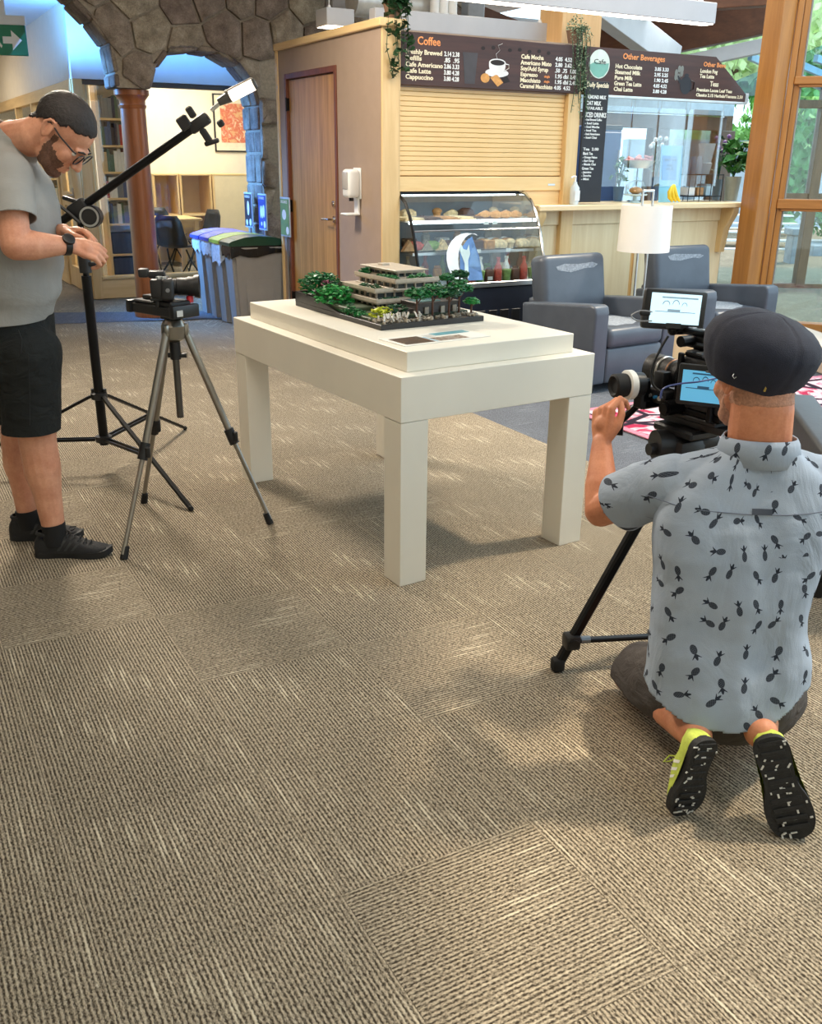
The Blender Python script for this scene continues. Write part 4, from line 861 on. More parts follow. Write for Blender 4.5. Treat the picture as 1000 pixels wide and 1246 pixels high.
# ------------------------------------------------------------------ library behind the arches
P0 = fl(110, 373); pu, pv = (P0 - KC).dot(E1), (P0 - KC).dot(E2)
_, HZ = fr(172, 107, pv); _, ZB = fr(165, 342, pv)
SOF = mk('cove_white', (228, 232, 236), 0.7, var=0.02)
z_top = HZ + 0.72
struct(KO('pier', MAPLEZ, MB().b2((pu, pv, 0), (pu + 0.10, pv + 0.42, HZ), 0.004).b2((pu - 0.012, pv + 0.03, 0.0), (pu, pv + 0.42, HZ), 0.002)))
struct(KO('wall_library_front', SOF, MB().b2((pu, pv, HZ), (pu + 6, pv + 0.12, z_top))))
struct(KO('ceiling_library', SOF, MB().b2((pu - 6, SV1 + 0.35, z_top), (pu + 6, pv + 7, z_top + 0.1))))
struct(KO('wall_library_left', CREAM, MB().b2((pu, pv + 0.12, HZ), (pu + 0.12, pv + 6.5, z_top))))
struct(KO('trim_6', mk('shadow_trim', (96, 84, 72), 0.6), MB().b2((pu + 0.10, pv + 0.01, HZ - 0.05), (pu + 6, pv + 0.10, HZ - 0.004), 0.003)))  # dark strip along the underside of the header
win1 = struct(KO('window_1', MAPLE, MB().b2((pu + 0.10, pv + 0.02, 0), (pu + 3.5, pv + 0.10, ZB - 0.03))))
KO('window_sill', MAPLE, MB().b2((pu + 0.10, pv - 0.02, ZB - 0.03), (pu + 3.5, pv + 0.12, ZB), 0.004), win1)
KO('glass_pane', CLEAR, MB().b2((pu + 0.11, pv + 0.055, ZB), (pu + 3.5, pv + 0.061, HZ - 0.05)), win1, 0)
KO('window_post', MAPLEZ, MB().b2((pu + 0.10, pv + 0.02, ZB), (pu + 0.125, pv + 0.10, HZ - 0.05)), win1)
# left partition: timber frame, door, glass
win2 = struct(KO('window_2', MAPLEY, MB().b2((pu + 0.0, pv + 0.42, HZ - 0.13), (pu + 0.10, pv + 6.5, HZ), 0.003).b2((pu, pv + 1.5, 0.0), (pu + 0.08, pv + 6.5, 0.45))))
for v in (0.46, 1.46, 2.8, 4.2): KO('window_post', MAPLEZ, MB().b2((pu, pv + v, 0), (pu + 0.09, pv + v + 0.09, HZ - 0.13), 0.003), win2)
KO('glass_pane', CLEAR, MB().b2((pu + 0.04, pv + 1.55, 0.45), (pu + 0.046, pv + 6.5, HZ - 0.13)), win2, 0)
dr2 = struct(KO('door_2', MAPLEZ, MB().b2((pu + 0.02, pv + 0.55, 0.01), (pu + 0.06, pv + 0.70, HZ - 0.13)).b2((pu + 0.02, pv + 1.32, 0.01), (pu + 0.06, pv + 1.46, HZ - 0.13)).b2((pu + 0.02, pv + 0.70, 0.01), (pu + 0.06, pv + 1.32, 0.25)).b2((pu + 0.02, pv + 0.70, HZ - 0.28), (pu + 0.06, pv + 1.32, HZ - 0.13)).b2((pu + 0.02, pv + 0.70, 0.95), (pu + 0.06, pv + 1.32, 1.1))))
KO('door_handle', STEEL, MB().b2((pu - 0.002, pv + 0.60, 0.98), (pu + 0.02, pv + 0.66, 1.16), 0.004).cyl((pu - 0.03, pv + 0.63, 1.08), (pu + 0.02, pv + 0.63, 1.08), 0.01).tube([(pu - 0.035, pv + 0.62, 1.08), (pu - 0.035, pv + 0.76, 1.08)], 0.009), dr2)
# back walls of the library
struct(KO('wall_library_back', CREAM, MB().b2((pu + 0.9, pv + 3.6, 0), (pu + 6.5, pv + 3.7, z_top))))
struct(KO('wall_library_far', CREAM, MB().b2((pu - 4.5, pv + 6.5, 0), (pu + 6.5, pv + 6.6, z_top))))
struct(KO('wall_library_west', CREAM, MB().b2((pu - 4.6, pv + 0.5, 0), (pu - 4.5, pv + 6.5, z_top))))
for i in range(3):
    cl_ = kt('ceiling_light', ('first', 'second', 'third')[i] + ' slim white ceiling lamp seen through the library glazing', 'ceiling light', 'library ceiling lamps', (pu - 1.6 + 0.0 * i, pv + 1.6 + 1.5 * i, z_top - 0.06))
    cl_['label'] = ('slim white ceiling lamp nearest the library corner pier', 'slim white ceiling lamp midway down the library aisle', 'slim white ceiling lamp farthest down the library aisle')[i]
    MB().b2((-0.6, -0.1, 0.0), (0.6, 0.1, 0.06), 0.004).obj('housing', WHITEM, cl_); MB().b2((-0.58, -0.08, -0.004), (0.58, 0.08, 0.001)).obj('diffuser', LAMPW, cl_)
# picture on the back wall
pa, pb_ = fr(252, 190, pv + 3.6), fr(290, 120, pv + 3.6)
pic = kt('framed_picture', 'framed red and cream print hanging on the cream library wall', 'picture', None, (pa[0], pv + 3.6, pa[1]))
w_, h_ = pb_[0] - pa[0], pb_[1] - pa[1]
MB().b2((0, -0.03, 0), (w_, -0.001, h_), 0.004).obj('frame', BLACKP, pic)
MB().b2((0.02, -0.034, 0.02), (w_ - 0.02, -0.029, h_ - 0.02)).obj('mount', mk('picture_mount', (228, 216, 192), 0.6), pic)
MB().b2((0.10, -0.036, 0.13), (w_ - 0.08, -0.033, h_ - 0.13)).obj('print', photo('picture_print', [(196, 110, 70), (220, 178, 130), (204, 90, 66), (236, 216, 180), (186, 120, 90)], 9), pic)
# bookcases and books
BOOKC = [mk('book_%s' % n_, c, 0.6, var=0.1) for n_, c in (('white', (226, 222, 212)), ('grey', (120, 124, 128)), ('red', (170, 52, 44)), ('blue', (60, 84, 128)), ('black', (44, 42, 42)), ('tan', (196, 168, 120)), ('green', (74, 104, 82)), ('navy', (40, 46, 72)))]
bk_mesh = []
for mt in BOOKC:
    me = MB().b2((0, -0.16, 0), (1, 0, 1), 0.0).mesh('book'); me.materials.append(mt); bk_mesh.append(me)
ROWN = ('top', 'second', 'third', 'fourth', 'fifth')
def bookcase(u0, v0, width, zs, label, where, rot=0.0, blocks=0):
    b = kt('bookcase', label, 'bookcase', None, (u0, v0, 0))
    if rot: b.rotation_euler = (0, 0, KA + rot)
    zt = zs[-1] + 0.36
    MB().b2((0, 0, 0), (0.03, 0.26, zt), 0.002).obj('side_panel', MAPLEZ, b); MB().b2((width - 0.03, 0, 0), (width, 0.26, zt), 0.002).obj('side_panel', MAPLEZ, b)
    MB().b2((0.03, 0.24, 0), (width - 0.03, 0.26, zt)).obj('back_panel', CREAM, b); MB().b2((0, 0, zt), (width, 0.27, zt + 0.03), 0.002).obj('top', MAPLE, b)
    for z in zs + [0.06, 0.36]: MB().b2((0.03, 0.0, z - 0.025), (width - 0.03, 0.24, z), 0.002).obj('shelf', MAPLE, b)
    R = Matrix.Translation(KM @ Vector((u0, v0, 0))) @ Matrix.Rotation(KA + rot, 4, 'Z')
    for q, z in enumerate(zs):
        x = 0.04
        while x < width - 0.07:
            t_ = sr_.uniform(0.022, 0.05); h_ = sr_.uniform(0.19, 0.27)
            me_ = sr_.choice(bk_mesh[:2] * 3 + bk_mesh); o = D.objects.new('book', me_); COL.objects.link(o); cn = me_.materials[0].name.split('_')[1]
            o.matrix_world = R @ Matrix.Translation((x, 0.20, z)) @ Matrix.Diagonal((t_, 1, h_, 1))
            tag(o, '%s book on the %s shelf of the bookcase %s' % (cn, ROWN[len(zs) - 1 - q], where), 'book', '%s books on the %s shelf %s' % (cn, ROWN[len(zs) - 1 - q], where)); x += t_ + 0.002
    return b
bu, _ = fr(113, 200, pv + 1.3); bu2, _ = fr(168, 200, pv + 1.3)
bookcase(bu, pv + 1.3, bu2 - bu, [0.72, 1.02, 1.32, 1.62, 1.92], 'maple bookcase seen through the glass beside the cherry column', 'beside the cherry column')
bookcase(pu - 1.0, pv + 3.6, 1.5, [0.5, 0.85, 1.2, 1.55], 'maple bookcase glimpsed behind the bearded man', 'behind the bearded man')
NV = mk('navy_crate', (34, 40, 66), 0.6)
for i, z in enumerate((0.06, 0.36)):
    o = KO('storage_box', NV, MB().b2((bu + 0.04, pv + 1.31, z), (bu2 - 0.04, pv + 1.5, z + 0.25), 0.01)); tag(o, ('navy storage box on the bottom shelf of the glassed bookcase', 'navy storage box on the second lowest shelf of the glassed bookcase')[i], 'box')
# reading table and chairs
tu, tzz = fr(228, 277, pv + 1.9)
tu0, _ = fr(150, 277, pv + 1.9)
rt = kt('reading_table', 'blond wood reading table behind the library glass', 'table', None, (tu0, pv + 1.5, 0))
L_ = tu - tu0
MB().b2((0, 0, 0.72), (L_, 0.8, 0.75), 0.004).obj('tabletop', MAPLE, rt); MB().b2((0.05, 0.05, 0.64), (L_ - 0.05, 0.75, 0.72)).obj('apron', MAPLE, rt)
for x in (0.04, L_ - 0.10):
    for y in (0.04, 0.70): MB().b2((x, y, 0), (x + 0.06, y + 0.06, 0.72), 0.003).obj('leg', MAPLEZ, rt)
GCH = mk('chair_shell_black', (40, 42, 46), 0.3, var=0.1)
def shell_chair(label, loc, rz):
    c = thing('shell_chair', label, 'chair', loc, rz, 'black shell chairs in the library')
    m = MB(); rows = []
    prof2 = [(0.22, 0.45), (0.05, 0.43), (-0.14, 0.44), (-0.20, 0.50), (-0.235, 0.62), (-0.26, 0.75), (-0.265, 0.83)]
    for i, (y, z) in enumerate(prof2):
        w2 = (0.22, 0.23, 0.23, 0.225, 0.22, 0.205, 0.15)[i]; rows.append([(x * w2, y + 0.06 * x * x * (1 if i > 2 else 0), z + 0.035 * x * x * (1 if i < 4 else 0)) for x in (-1, -.6, -.2, .2, .6, 1)])
    V = [[m.bm.verts.new(p) for p in r] for r in rows]
    for a, b in zip(V, V[1:]):
        for i in range(5): m.bm.faces.new((a[i], a[i + 1], b[i + 1], b[i]))
    o = m.obj('shell', GCH, c, 60); sm = o.modifiers.new('s', 'SOLIDIFY'); sm.thickness = 0.012
    for s in (-1, 1): MB().tube([(s * 0.22, 0.2, 0.0), (s * 0.16, 0.0, 0.3), (s * 0.14, -0.05, 0.425)], 0.011, 6).obj('leg', BLACKM, c); MB().tube([(s * 0.22, -0.24, 0.0), (s * 0.16, 0.02, 0.28), (s * 0.14, 0.12, 0.425)], 0.011, 6).obj('leg', BLACKM, c)
    return c
def uv(u, v): return W(u, v)
u_, _ = fr(194, 300, pv + 2.6); shell_chair('black shell chair at the far side of the reading table', W(u_, pv + 2.6), KA + PI + 0.3)
u_, _ = fr(222, 300, pv + 1.9); shell_chair('black shell chair at the right end of the reading table', W(tu + 0.12, pv + 2.0), KA + PI / 2 + 0.2)
u_, _ = fr(212, 320, pv + 1.0); shell_chair('black shell chair at the near side, closest to the library glass', W(u_, pv + 1.0), KA - 0.9)
# study carrels
CARW = mk('carrel_panel', (222, 204, 168), 0.55, var=0.04)
for i, (x0, x1) in enumerate(((176, 208), (209, 248), (249, 296))):
    v0 = pv + 2.9
    a, zt = fr(x0, 220, v0); b, _ = fr(x1, 220, v0)
    cr = kt('study_carrel', ('left study carrel of the row, behind the reading table', 'middle study carrel of the row behind the reading table', 'right study carrel of the row, nearest the stone jamb')[i], 'carrel', 'study carrels along the library wall', (a, v0, 0))
    w = b - a
    MB().b2((0, 0, 0.05), (0.03, 0.55, 1.25), 0.003).obj('side_panel', MAPLEZ, cr)
    MB().b2((w - 0.03, 0, 0.05), (w - 0.004, 0.55, 1.25), 0.003).obj('side_panel', MAPLEZ, cr)
    if i == 2: MB().b2((0.03, 0.0, 0.05), (w - 0.03, 0.02, 1.25), 0.002).obj('outer_panel', CARW, cr)
    MB().b2((0.03, 0.52, 0.05), (w - 0.03, 0.55, 1.25)).obj('back_panel', CARW, cr)
    MB().b2((0.03, 0.03, 0.70), (w - 0.03, 0.52, 0.73), 0.002).obj('desk', MAPLE, cr)
    MB().b2((0, -0.005, 1.25), (w - 0.004, 0.555, 1.275), 0.003).obj('cap_rail', MAPLE, cr)
# exit sign
q = at(-6, 60, 9.85); ex = thing('exit_sign', 'green exit sign with white arrow hanging by the library', 'sign', (q.x, q.y, q.z), 0.25)
MB().b2((-0.19, -0.02, -0.13), (0.19, 0.02, 0.13), 0.004).obj('panel', mk('sign_exit_green', (16, 120, 88), 0.4), ex)
MB().b2((-0.20, -0.03, 0.13), (0.20, 0.03, 0.21), 0.006).obj('housing', WHITEM, ex); MB().b2((-0.03, -0.03, 0.21), (0.03, 0.03, 0.9)).obj('stem', WHITEM, ex)
k = Matrix.Translation((0, -0.0215, 0)) @ XZ
MB().prism([(-0.02, -0.03), (0.06, -0.03), (0.06, -0.085), (0.15, 0.0), (0.06, 0.085), (0.06, 0.03), (-0.02, 0.03)], 0.002, k).obj('arrow', WHITEM, ex)
MB().prism([(-0.15, -0.09), (-0.10, -0.09), (-0.07, -0.03), (-0.04, -0.07), (-0.03, -0.05), (-0.08, 0.03), (-0.11, 0.05), (-0.14, 0.0)], 0.002, k).ball((-0.085, -0.0225, 0.075), (0.018, 0.002, 0.018), 10).obj('running_figure', WHITEM, ex)

# ------------------------------------------------------------------ timber post and tall window on the right
PV0 = -0.42
u1, _ = fr(902, 337, PV0)
struct(KO('post', FIR, MB().b2((u1, PV0, 0), (u1 + 0.17, PV0 + 0.19, 4.0), 0.006)))
WO = W(u1 + 0.17, PV0); WA = math.radians(-15.7); WD = Vector((math.cos(WA), math.sin(WA), 0)); WM = Matrix.Translation(WO) @ Matrix.Rotation(WA, 4, 'Z')
def wp(px, py):
    r = ray(px, py); t = (WO.x * -WD.y + WO.y * WD.x) / (r.x * -WD.y + r.y * WD.x); p = r * t
    return (p - WO).dot(WD), HC + p.z
def WOB(name, mat, mb, parent=None, smooth=35):
    o = mb.obj(name, mat, parent, smooth)
    if parent is None: o.matrix_world = WM
    return o
_, r1a = wp(980, 92); _, r1b = wp(980, 82); _, r2a = wp(970, 244); _, r2b = wp(970, 232); _, r3a = wp(985, 392); _, r3b = wp(985, 383)
win3 = struct(WOB('window_3', FIR, MB().b2((0, -0.02, 0), (0.05, 0.12, 4), 0.006).b2((0.055, 0.01, 0), (0.105, 0.10, 4), 0.004)))
MT = mk('bead_grey', (150, 146, 140), 0.4)
for z0, z1 in ((r1a, r1b), (r2a, r2b), (r3a, r3b)): WOB('rail', FIRX, MB().b2((0.05, -0.03, z0), (3.2, 0.10, z1), 0.006).b2((0.09, -0.012, z0 - 0.02), (3.2, 0.06, z0), 0.003), win3)
WOB('bead', MT, MB().b2((0.108, 0.03, 0.1), (0.122, 0.06, 4), 0.002), win3)
for z0, z1 in ((0.1, r3a), (r3b, r2a), (r2b, r1a), (r1b, 4.0)): WOB('glass_pane', CLEAR, MB().b2((0.11, 0.04, z0), (3.2, 0.046, z1)), win3, 0)
WOB('stile', FIR, MB().b2((1.7, -0.02, 0), (1.8, 0.10, 4.0), 0.006), win3)
o = struct(MB().beam(fl(938, 396, 0.10), fl(1030, 432, 0.10), 0.30, 0.20, 0.01).obj('window_sill_ledge', mk('sill_stone', (214, 190, 168), 0.5, var=0.06), None))
struct(MB().beam(fl(946, 384, 0.16), fl(1030, 408, 0.16), 0.06, 0.05, 0.006).obj('trim_7', FIRX, None))

# ------------------------------------------------------------------ cafe interior behind the counter
bw = 2.9
DKF = wood('window_frame_dark', (92, 70, 56), (130, 102, 82), 'Z', 5, 0.5)
_, zt = fr(800, 150, bw); _, ztt = fr(800, 122, bw)
w4 = struct(KO('window_4', DKF, MB().b2((0.4, bw, zt), (6.4, bw + 0.12, zt + 0.16), 0.004)))
for px_ in ((783, 803), (861, 882)):
    a, _ = fr(px_[0], 170, bw); b, _ = fr(px_[1], 170, bw); KO('window_post', DKF, MB().b2((a, bw - 0.01, 0), (b, bw + 0.12, zt), 0.004), w4)
a, _ = fr(740, 170, bw); KO('window_post', DKF, MB().b2((a - 0.9, bw, 0), (a - 0.8, bw + 0.12, zt), 0.004), w4)
KO('glass_pane', CLEAR, MB().b2((0.4, bw + 0.05, 0.3), (6.4, bw + 0.056, zt)), w4, 0)
KO('window_sill', DKF, MB().b2((0.4, bw, 0.0), (6.4, bw + 0.1, 0.9)), w4)
struct(KO('beam_6', mk('pale_blue_beam', (196, 214, 224), 0.5), MB().b2((0.4, bw - 0.1, zt + 0.17), (6.4, bw + 0.1, zt + 0.42), 0.004)))
# ------------------------------------------------------------------ outside the glass
PAVE = mk('bright_pavement', (214, 216, 214), 0.85, var=0.08, scale=3)
struct(MB().b2((3.6, 10.2, -0.10), (40, 60, -0.03)).obj('pavement_outside', PAVE, None, 0))
struct(MB().beam((3.75, 7.0, -0.02), (9.5, 12.0, -0.02), 5.0, 0.02).obj('floor_vestibule', mk('vestibule_floor', (124, 146, 186), 0.25, var=0.1, scale=2), None, 0))
VF = wood('vestibule_frame', (96, 74, 52), (136, 108, 78), 'Z', 5, 0.5)
VY = 12.4
def vx(px, py): return at(px, py, VY)
a, b = vx(963, 338), vx(986, 110)
w5 = struct(MB().b2((4.2, VY, vx(960, 345).z), (9.5, VY + 0.12, vx(960, 335).z), 0.004).obj('window_5', VF))
p0, p1 = vx(961, 338), vx(972, 338)
MB().b2((p0.x, VY - 0.01, p0.z), (p1.x, VY + 0.14, 3.2), 0.004).obj('window_post', VF, w5); MB().b2((p0.x + 2.2, VY - 0.01, p0.z), (p1.x + 2.2, VY + 0.14, 3.2), 0.004).obj('window_post', VF, w5)
MB().b2((4.2, VY, vx(950, 121).z), (9.5, VY + 0.12, vx(950, 111).z), 0.004).obj('rail', VF, w5)
MB().b2((4.2, VY + 0.02, vx(950, 232).z), (9.5, VY + 0.08, vx(950, 225).z), 0.003).obj('rail', VF, w5)
MB().b2((4.2, VY + 0.05, 0.1), (9.5, VY + 0.056, vx(950, 111).z)).obj('glass_pane', CLEAR, w5, 0)
for i in range(3): struct(MB().beam(at(900 + 40 * i, 60 + 0 * i, 11.2), at(990 + 40 * i, 96, 12.6), 0.05, 0.07).obj('trim_%d' % (8 + i), mk('roof_glazing_bar', (150, 196, 220), 0.4)))
gr_ = MB(); gr_.quad([(4.3, 10.2, 2.72), (9.5, 10.2, 2.72), (9.5, 15.5, 2.45), (4.3, 15.5, 2.45)]); struct(gr_.obj('roof_glazing', glass('roof_glass_blue', (176, 222, 244), 0.1), None, 0))
RW = mk('retaining_wall_stone', (126, 134, 140), 0.9, var=0.35, scale=2.5, bump=0.5, bscale=20)
a, b = at(938, 206, 26), at(1060, 160, 26)
struct(MB().b2((a.x - 4, 26, -0.1), (b.x + 14, 26.6, b.z)).obj('wall_retaining', RW))
struct(MB().b2((a.x - 4, 25.0, -0.1), (b.x + 14, 26, at(940, 196, 25).z)).obj('kerb_road', mk('road_kerb', (170, 180, 190), 0.8, var=0.1)))
# low boxwood strip, stone pillar, bench block, hedge, bush, trees
def foliage(m, c, r, n_, s):
    for i in range(n_):
        a_, t = rnd.uniform(0, 2 * PI), rnd.uniform(-1, 1); k = rnd.uniform(0.75, 1.02); q = math.sqrt(1 - t * t)
        p = Vector((c[0] + r[0] * k * q * math.cos(a_), c[1] + r[1] * k * q * math.sin(a_), c[2] + r[2] * k * t))
        e = Euler((rnd.uniform(0, PI), rnd.uniform(0, PI), rnd.uniform(0, 6))).to_matrix()
        m.quad([p + e @ Vector(v) * s for v in ((-.5, 0, 0), (0, -.3, 0), (.5, 0, 0), (0, .3, 0))])
def shrub(name, label, cat, c, r, n_, s, mat, trunk=None, group=None):
    t = thing(name, label, cat, (c[0], c[1], 0.0), 0, group)
    m = MB(); m.ico((0, 0, c[2]), tuple(x * 0.8 for x in r), 2); foliage(m, (0, 0, c[2]), r, n_, s); m.obj('foliage', mat, t, 0)
    if trunk: MB().cyl((0, 0, -0.1), (0, 0, c[2]), trunk, trunk * 0.6, 8).obj('trunk', mk('bark', (96, 76, 58), 0.9, var=0.3), t)
    return t
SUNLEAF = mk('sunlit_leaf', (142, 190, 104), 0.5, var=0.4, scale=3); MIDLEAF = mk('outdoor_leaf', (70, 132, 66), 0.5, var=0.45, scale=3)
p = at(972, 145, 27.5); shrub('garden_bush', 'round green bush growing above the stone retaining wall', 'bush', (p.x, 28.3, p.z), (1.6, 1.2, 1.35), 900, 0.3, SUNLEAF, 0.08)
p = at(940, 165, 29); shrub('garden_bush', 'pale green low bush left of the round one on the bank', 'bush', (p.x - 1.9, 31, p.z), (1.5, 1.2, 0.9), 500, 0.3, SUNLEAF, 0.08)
p = at(880, 100, 24); shrub('garden_tree', 'leafy tree behind the drinks board, seen through the glass roof', 'tree', (p.x + 0.6, 26, p.z + 1.6), (2.8, 1.6, 1.3), 1500, 0.3, mk('pale_leaf', (196, 220, 160), 0.5, var=0.3, scale=3), 0.15)  # leaf colour paled to paint in the overexposed daylight
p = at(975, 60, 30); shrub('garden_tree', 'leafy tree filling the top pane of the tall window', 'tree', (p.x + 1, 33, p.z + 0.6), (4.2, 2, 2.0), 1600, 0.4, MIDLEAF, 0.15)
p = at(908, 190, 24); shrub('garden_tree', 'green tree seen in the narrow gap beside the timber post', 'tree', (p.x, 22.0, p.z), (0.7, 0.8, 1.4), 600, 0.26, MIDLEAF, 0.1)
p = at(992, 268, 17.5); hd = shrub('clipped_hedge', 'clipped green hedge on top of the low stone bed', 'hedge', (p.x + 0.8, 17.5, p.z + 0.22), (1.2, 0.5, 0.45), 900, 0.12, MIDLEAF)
GRAN = mk('garden_granite', (150, 160, 168), 0.85, var=0.2, scale=8, bump=0.3)
a, b = at(953, 318, 15.5), at(968, 272, 15.5)
sp_ = thing('stone_pillar', 'short grey granite pillar standing outside the tall window', 'pillar', ((a.x + b.x) / 2, 15.5, -0.05)); w = b.x - a.x
MB().b2((-w / 2, 0, 0), (w / 2, 0.3, b.z - 0.0), 0.01).obj('shaft', GRAN, sp_); MB().b2((-w / 2 - 0.04, -0.04, b.z), (w / 2 + 0.04, 0.34, b.z + 0.10), 0.01).obj('capstone', GRAN, sp_)
a, b = at(975, 320, 17.0), at(1040, 286, 17.0)
o = MB().b2((a.x, 16.9, -0.05), (b.x + 2, 18.2, b.z), 0.02).obj('stone_bed', GRAN); tag(o, 'low grey stone planting bed outside under the clipped hedge', 'planter')
for i in range(6):
    a = at(936, 252 + 9 * i, 19); struct(MB().b2((a.x - 2, 19 - 0.0 - i * 0.25, a.z - 0.03), (a.x + 0.35 + 0.0 * i, 19.3 - i * 0.25, a.z), 0.003).obj('stair_%d' % (i + 1), PAVE))

# ------------------------------------------------------------------ pendant lamps, ducts
def linear_lamp(label, u0, u1, v, z, w=0.11, h=0.12, cords=(), lit=True, along='u'):
    l = kt('pendant_lamp', label, 'lamp', 'long white pendant lamps', (u0, v, z)); L = u1 - u0
    MB().b2((0, -w / 2, 0.004), (L, w / 2, h), 0.004).obj('housing', mk('lamp_housing_grey', (176, 176, 180), 0.5, var=0.03), l)
    MB().b2((0.01, -w / 2 + 0.008, 0.0), (L - 0.01, w / 2 - 0.008, 0.005)).obj('diffuser', LAMPW, l)
    for c_ in cords: MB().cyl((c_ - u0, 0, h), (c_ - u0, 0, 3.55 - z), 0.004, n=6).cyl((c_ - u0, 0, h), (c_ - u0, 0, h + 0.03), 0.02, 0.01, 10).obj('cord', WHITEM, l)
    return l
u_, z_ = fr(850, 23, -1.5); linear_lamp('long white pendant lamp nearest the camera, over the armchairs', u_ - 2.6, u_, -1.5, z_, 0.10, 0.125, (u_ - 0.1, u_ - 2.2))
u_, z_ = fr(650, 49, 0.45); u2, _ = fr(440, 49, 0.45); linear_lamp('long white pendant lamp hanging just above the coffee board', u2, u_, 0.45, z_, 0.10, 0.14, (u_ - 0.06,))
u_, z_ = fr(411, 37, 1.2); u2, _ = fr(378, 37, 1.2); linear_lamp('short white pendant lamp end over the kiosk cap by the stone wall', u2, u_, 1.2, z_, 0.22, 0.13, ((u_ + u2) / 2 - 0.05,))
a, _ = fr(415, 10, 1.6); b, _ = fr(440, 10, 1.6); struct(KO('pillar', mk('steel_post_grey', (150, 150, 152), 0.5, var=0.05), MB().b2((a, 2.0, 2.3), (b, 2.15, 4), 0.003)))
DUCT = mk('duct_silver', (196, 194, 188), 0.35, 0.4, var=0.1, scale=20)
a, za = fr(440, 6, 1.5); b, _ = fr(512, 6, 1.5)
o = kt('air_duct', 'silver round air duct above the kiosk roof', 'duct', None, (a, 1.5, za + 0.02)); MB().cyl((-0.2, 0, 0), (b - a, 0, 0), 0.13, n=20).obj('pipe', DUCT, o)
for i in range(3): MB().cyl((0.1 + 0.2 * i, 0, 0), (0.13 + 0.2 * i, 0, 0), 0.138, n=20).obj('collar', DUCT, o)
a, za = fr(515, 22, 1.3)
o = kt('pipe_cluster', 'white bent pipes above the coffee board', 'pipes', None, (a, 1.3, za))
for i in range(3): MB().tube([(0.09 * i, 0, 0.0), (0.09 * i, 0, 0.12), (0.09 * i + 0.02, 0, 0.3), (0.09 * i + 0.03, 0.0, 0.8)], 0.042, 12).obj('pipe', WHITEM, o); MB().lathe([(0.05, -0.02), (0.055, 0.0), (0.055, 0.03), (0.042, 0.05)], 14, Matrix.Translation((0.09 * i, 0, 0))).obj('flange', WHITEM, o)
a, za = fr(556, 26, 1.3); b, _ = fr(576, 26, 1.3); o = KO('electrical_box', mk('box_grey', (120, 122, 126), 0.5), MB().b2((a, 1.3, za), (b, 1.42, za + 0.6), 0.006)); tag(o, 'dark grey electrical box beside the white bent pipes', 'box')

# ------------------------------------------------------------------ hanging plants by the boards
def vine_plant(name, label, base, strands, length, spread, mat, leaf, n_, mound):
    t = kt(name, label, 'plant', None, base)
    MB().lathe([(0.05, 0.0), (0.07, 0.09), (0.074, 0.095), (0.06, 0.09), (0.001, 0.085)], 14).obj('pot', mk('pot_clay', (120, 92, 74), 0.7), t)
    st, m = MB(), MB()
    def leaf_at(p, s):
        e = Euler((rnd.uniform(-0.9, 0.9), rnd.uniform(-0.9, 0.9), rnd.uniform(0, 6.3))).to_matrix()
        m.quad([p + e @ Vector(v) * s for v in ((0, -.55, 0), (.42, -.1, .08), (0, .6, 0), (-.42, -.1, .08))])
    for k in range(strands):
        x = spread * (k / max(1, strands - 1) - 0.5) * 2 + rnd.uniform(-.02, .02); L = length * rnd.uniform(0.45, 1)
        pts = [Vector((x * 0.3, 0, 0.09)), Vector((x * 0.8, -0.07, 0.11)), Vector((x, -0.095, 0.02)), Vector((x + rnd.uniform(-.03, .03), -0.11, -L * 0.5)), Vector((x + rnd.uniform(-.04, .04), -0.11, -L))]
        st.tube(pts, 0.003, 5)
        for i in range(n_):
            s_ = rnd.random() * 3.999; i0 = int(s_); p = pts[i0].lerp(pts[min(4, i0 + 1)], s_ - i0)
            leaf_at(p + Vector((rnd.uniform(-.025, .025), rnd.uniform(-.03, 0.0), rnd.uniform(-.02, .02))), leaf * rnd.uniform(.6, 1.2))
    for i in range(mound):
        a_, r_ = rnd.uniform(0, 6.3), rnd.uniform(0.3, 1); leaf_at(Vector((spread * 1.15 * r_ * math.cos(a_), 0.09 * r_ * math.sin(a_) - 0.02, 0.10 + rnd.uniform(0, 0.13) * (1.2 - r_))), leaf * rnd.uniform(.7, 1.3))
    st.obj('stems', LEAFD, t, 0); m.obj('foliage', mat, t, 0); return t
vine_plant('trailing_ivy', 'dark green ivy trailing from the kiosk cap over the coffee board', (0.0, 0.0, 2.418), 6, 0.46, 0.07, LEAFD, 0.055, 26, 170)
vine_plant('string_plant', 'fine grey-green string plant hanging between the two menu boards', (1.64, 0.04, 2.362), 11, 0.55, 0.08, mk('leaf_sage', (120, 140, 112), 0.6, var=0.3, scale=40), 0.016, 60, 160)

# ------------------------------------------------------------------ things on and behind the bar top
ZC = 1.166
BLUEF = mk('fridge_navy', (66, 92, 138), 0.35, var=0.06)
a, _ = fr(716, 200, 0.75); b, zt_ = fr(747, 147, 0.75)
fg = kt('drinks_cooler', 'tall blue drinks cooler behind the bar next to the chalkboard', 'cooler', None, (a, 0.75, 0)); w = b - a
MB().b2((0, 0, 0.05), (w, 0.5, zt_), 0.008).obj('body', BLUEF, fg); MB().b2((0.02, -0.025, 0.1), (w - 0.02, 0.0, zt_ - 0.06), 0.006).obj('door', BLUEF, fg); MB().b2((0, -0.01, zt_ - 0.04), (w, 0.0, zt_), 0.003).obj('top_trim', BLACKP, fg); MB().cyl((w - 0.06, -0.05, 0.9), (w - 0.06, -0.05, 1.6), 0.01, n=8).obj('handle', STEEL, fg)
def on_bar(name, label, cat, px, v=0.06, group=None):
    u_, _ = fr(px, 236, v); return kt(name, label, cat, group, (u_, v, ZC))
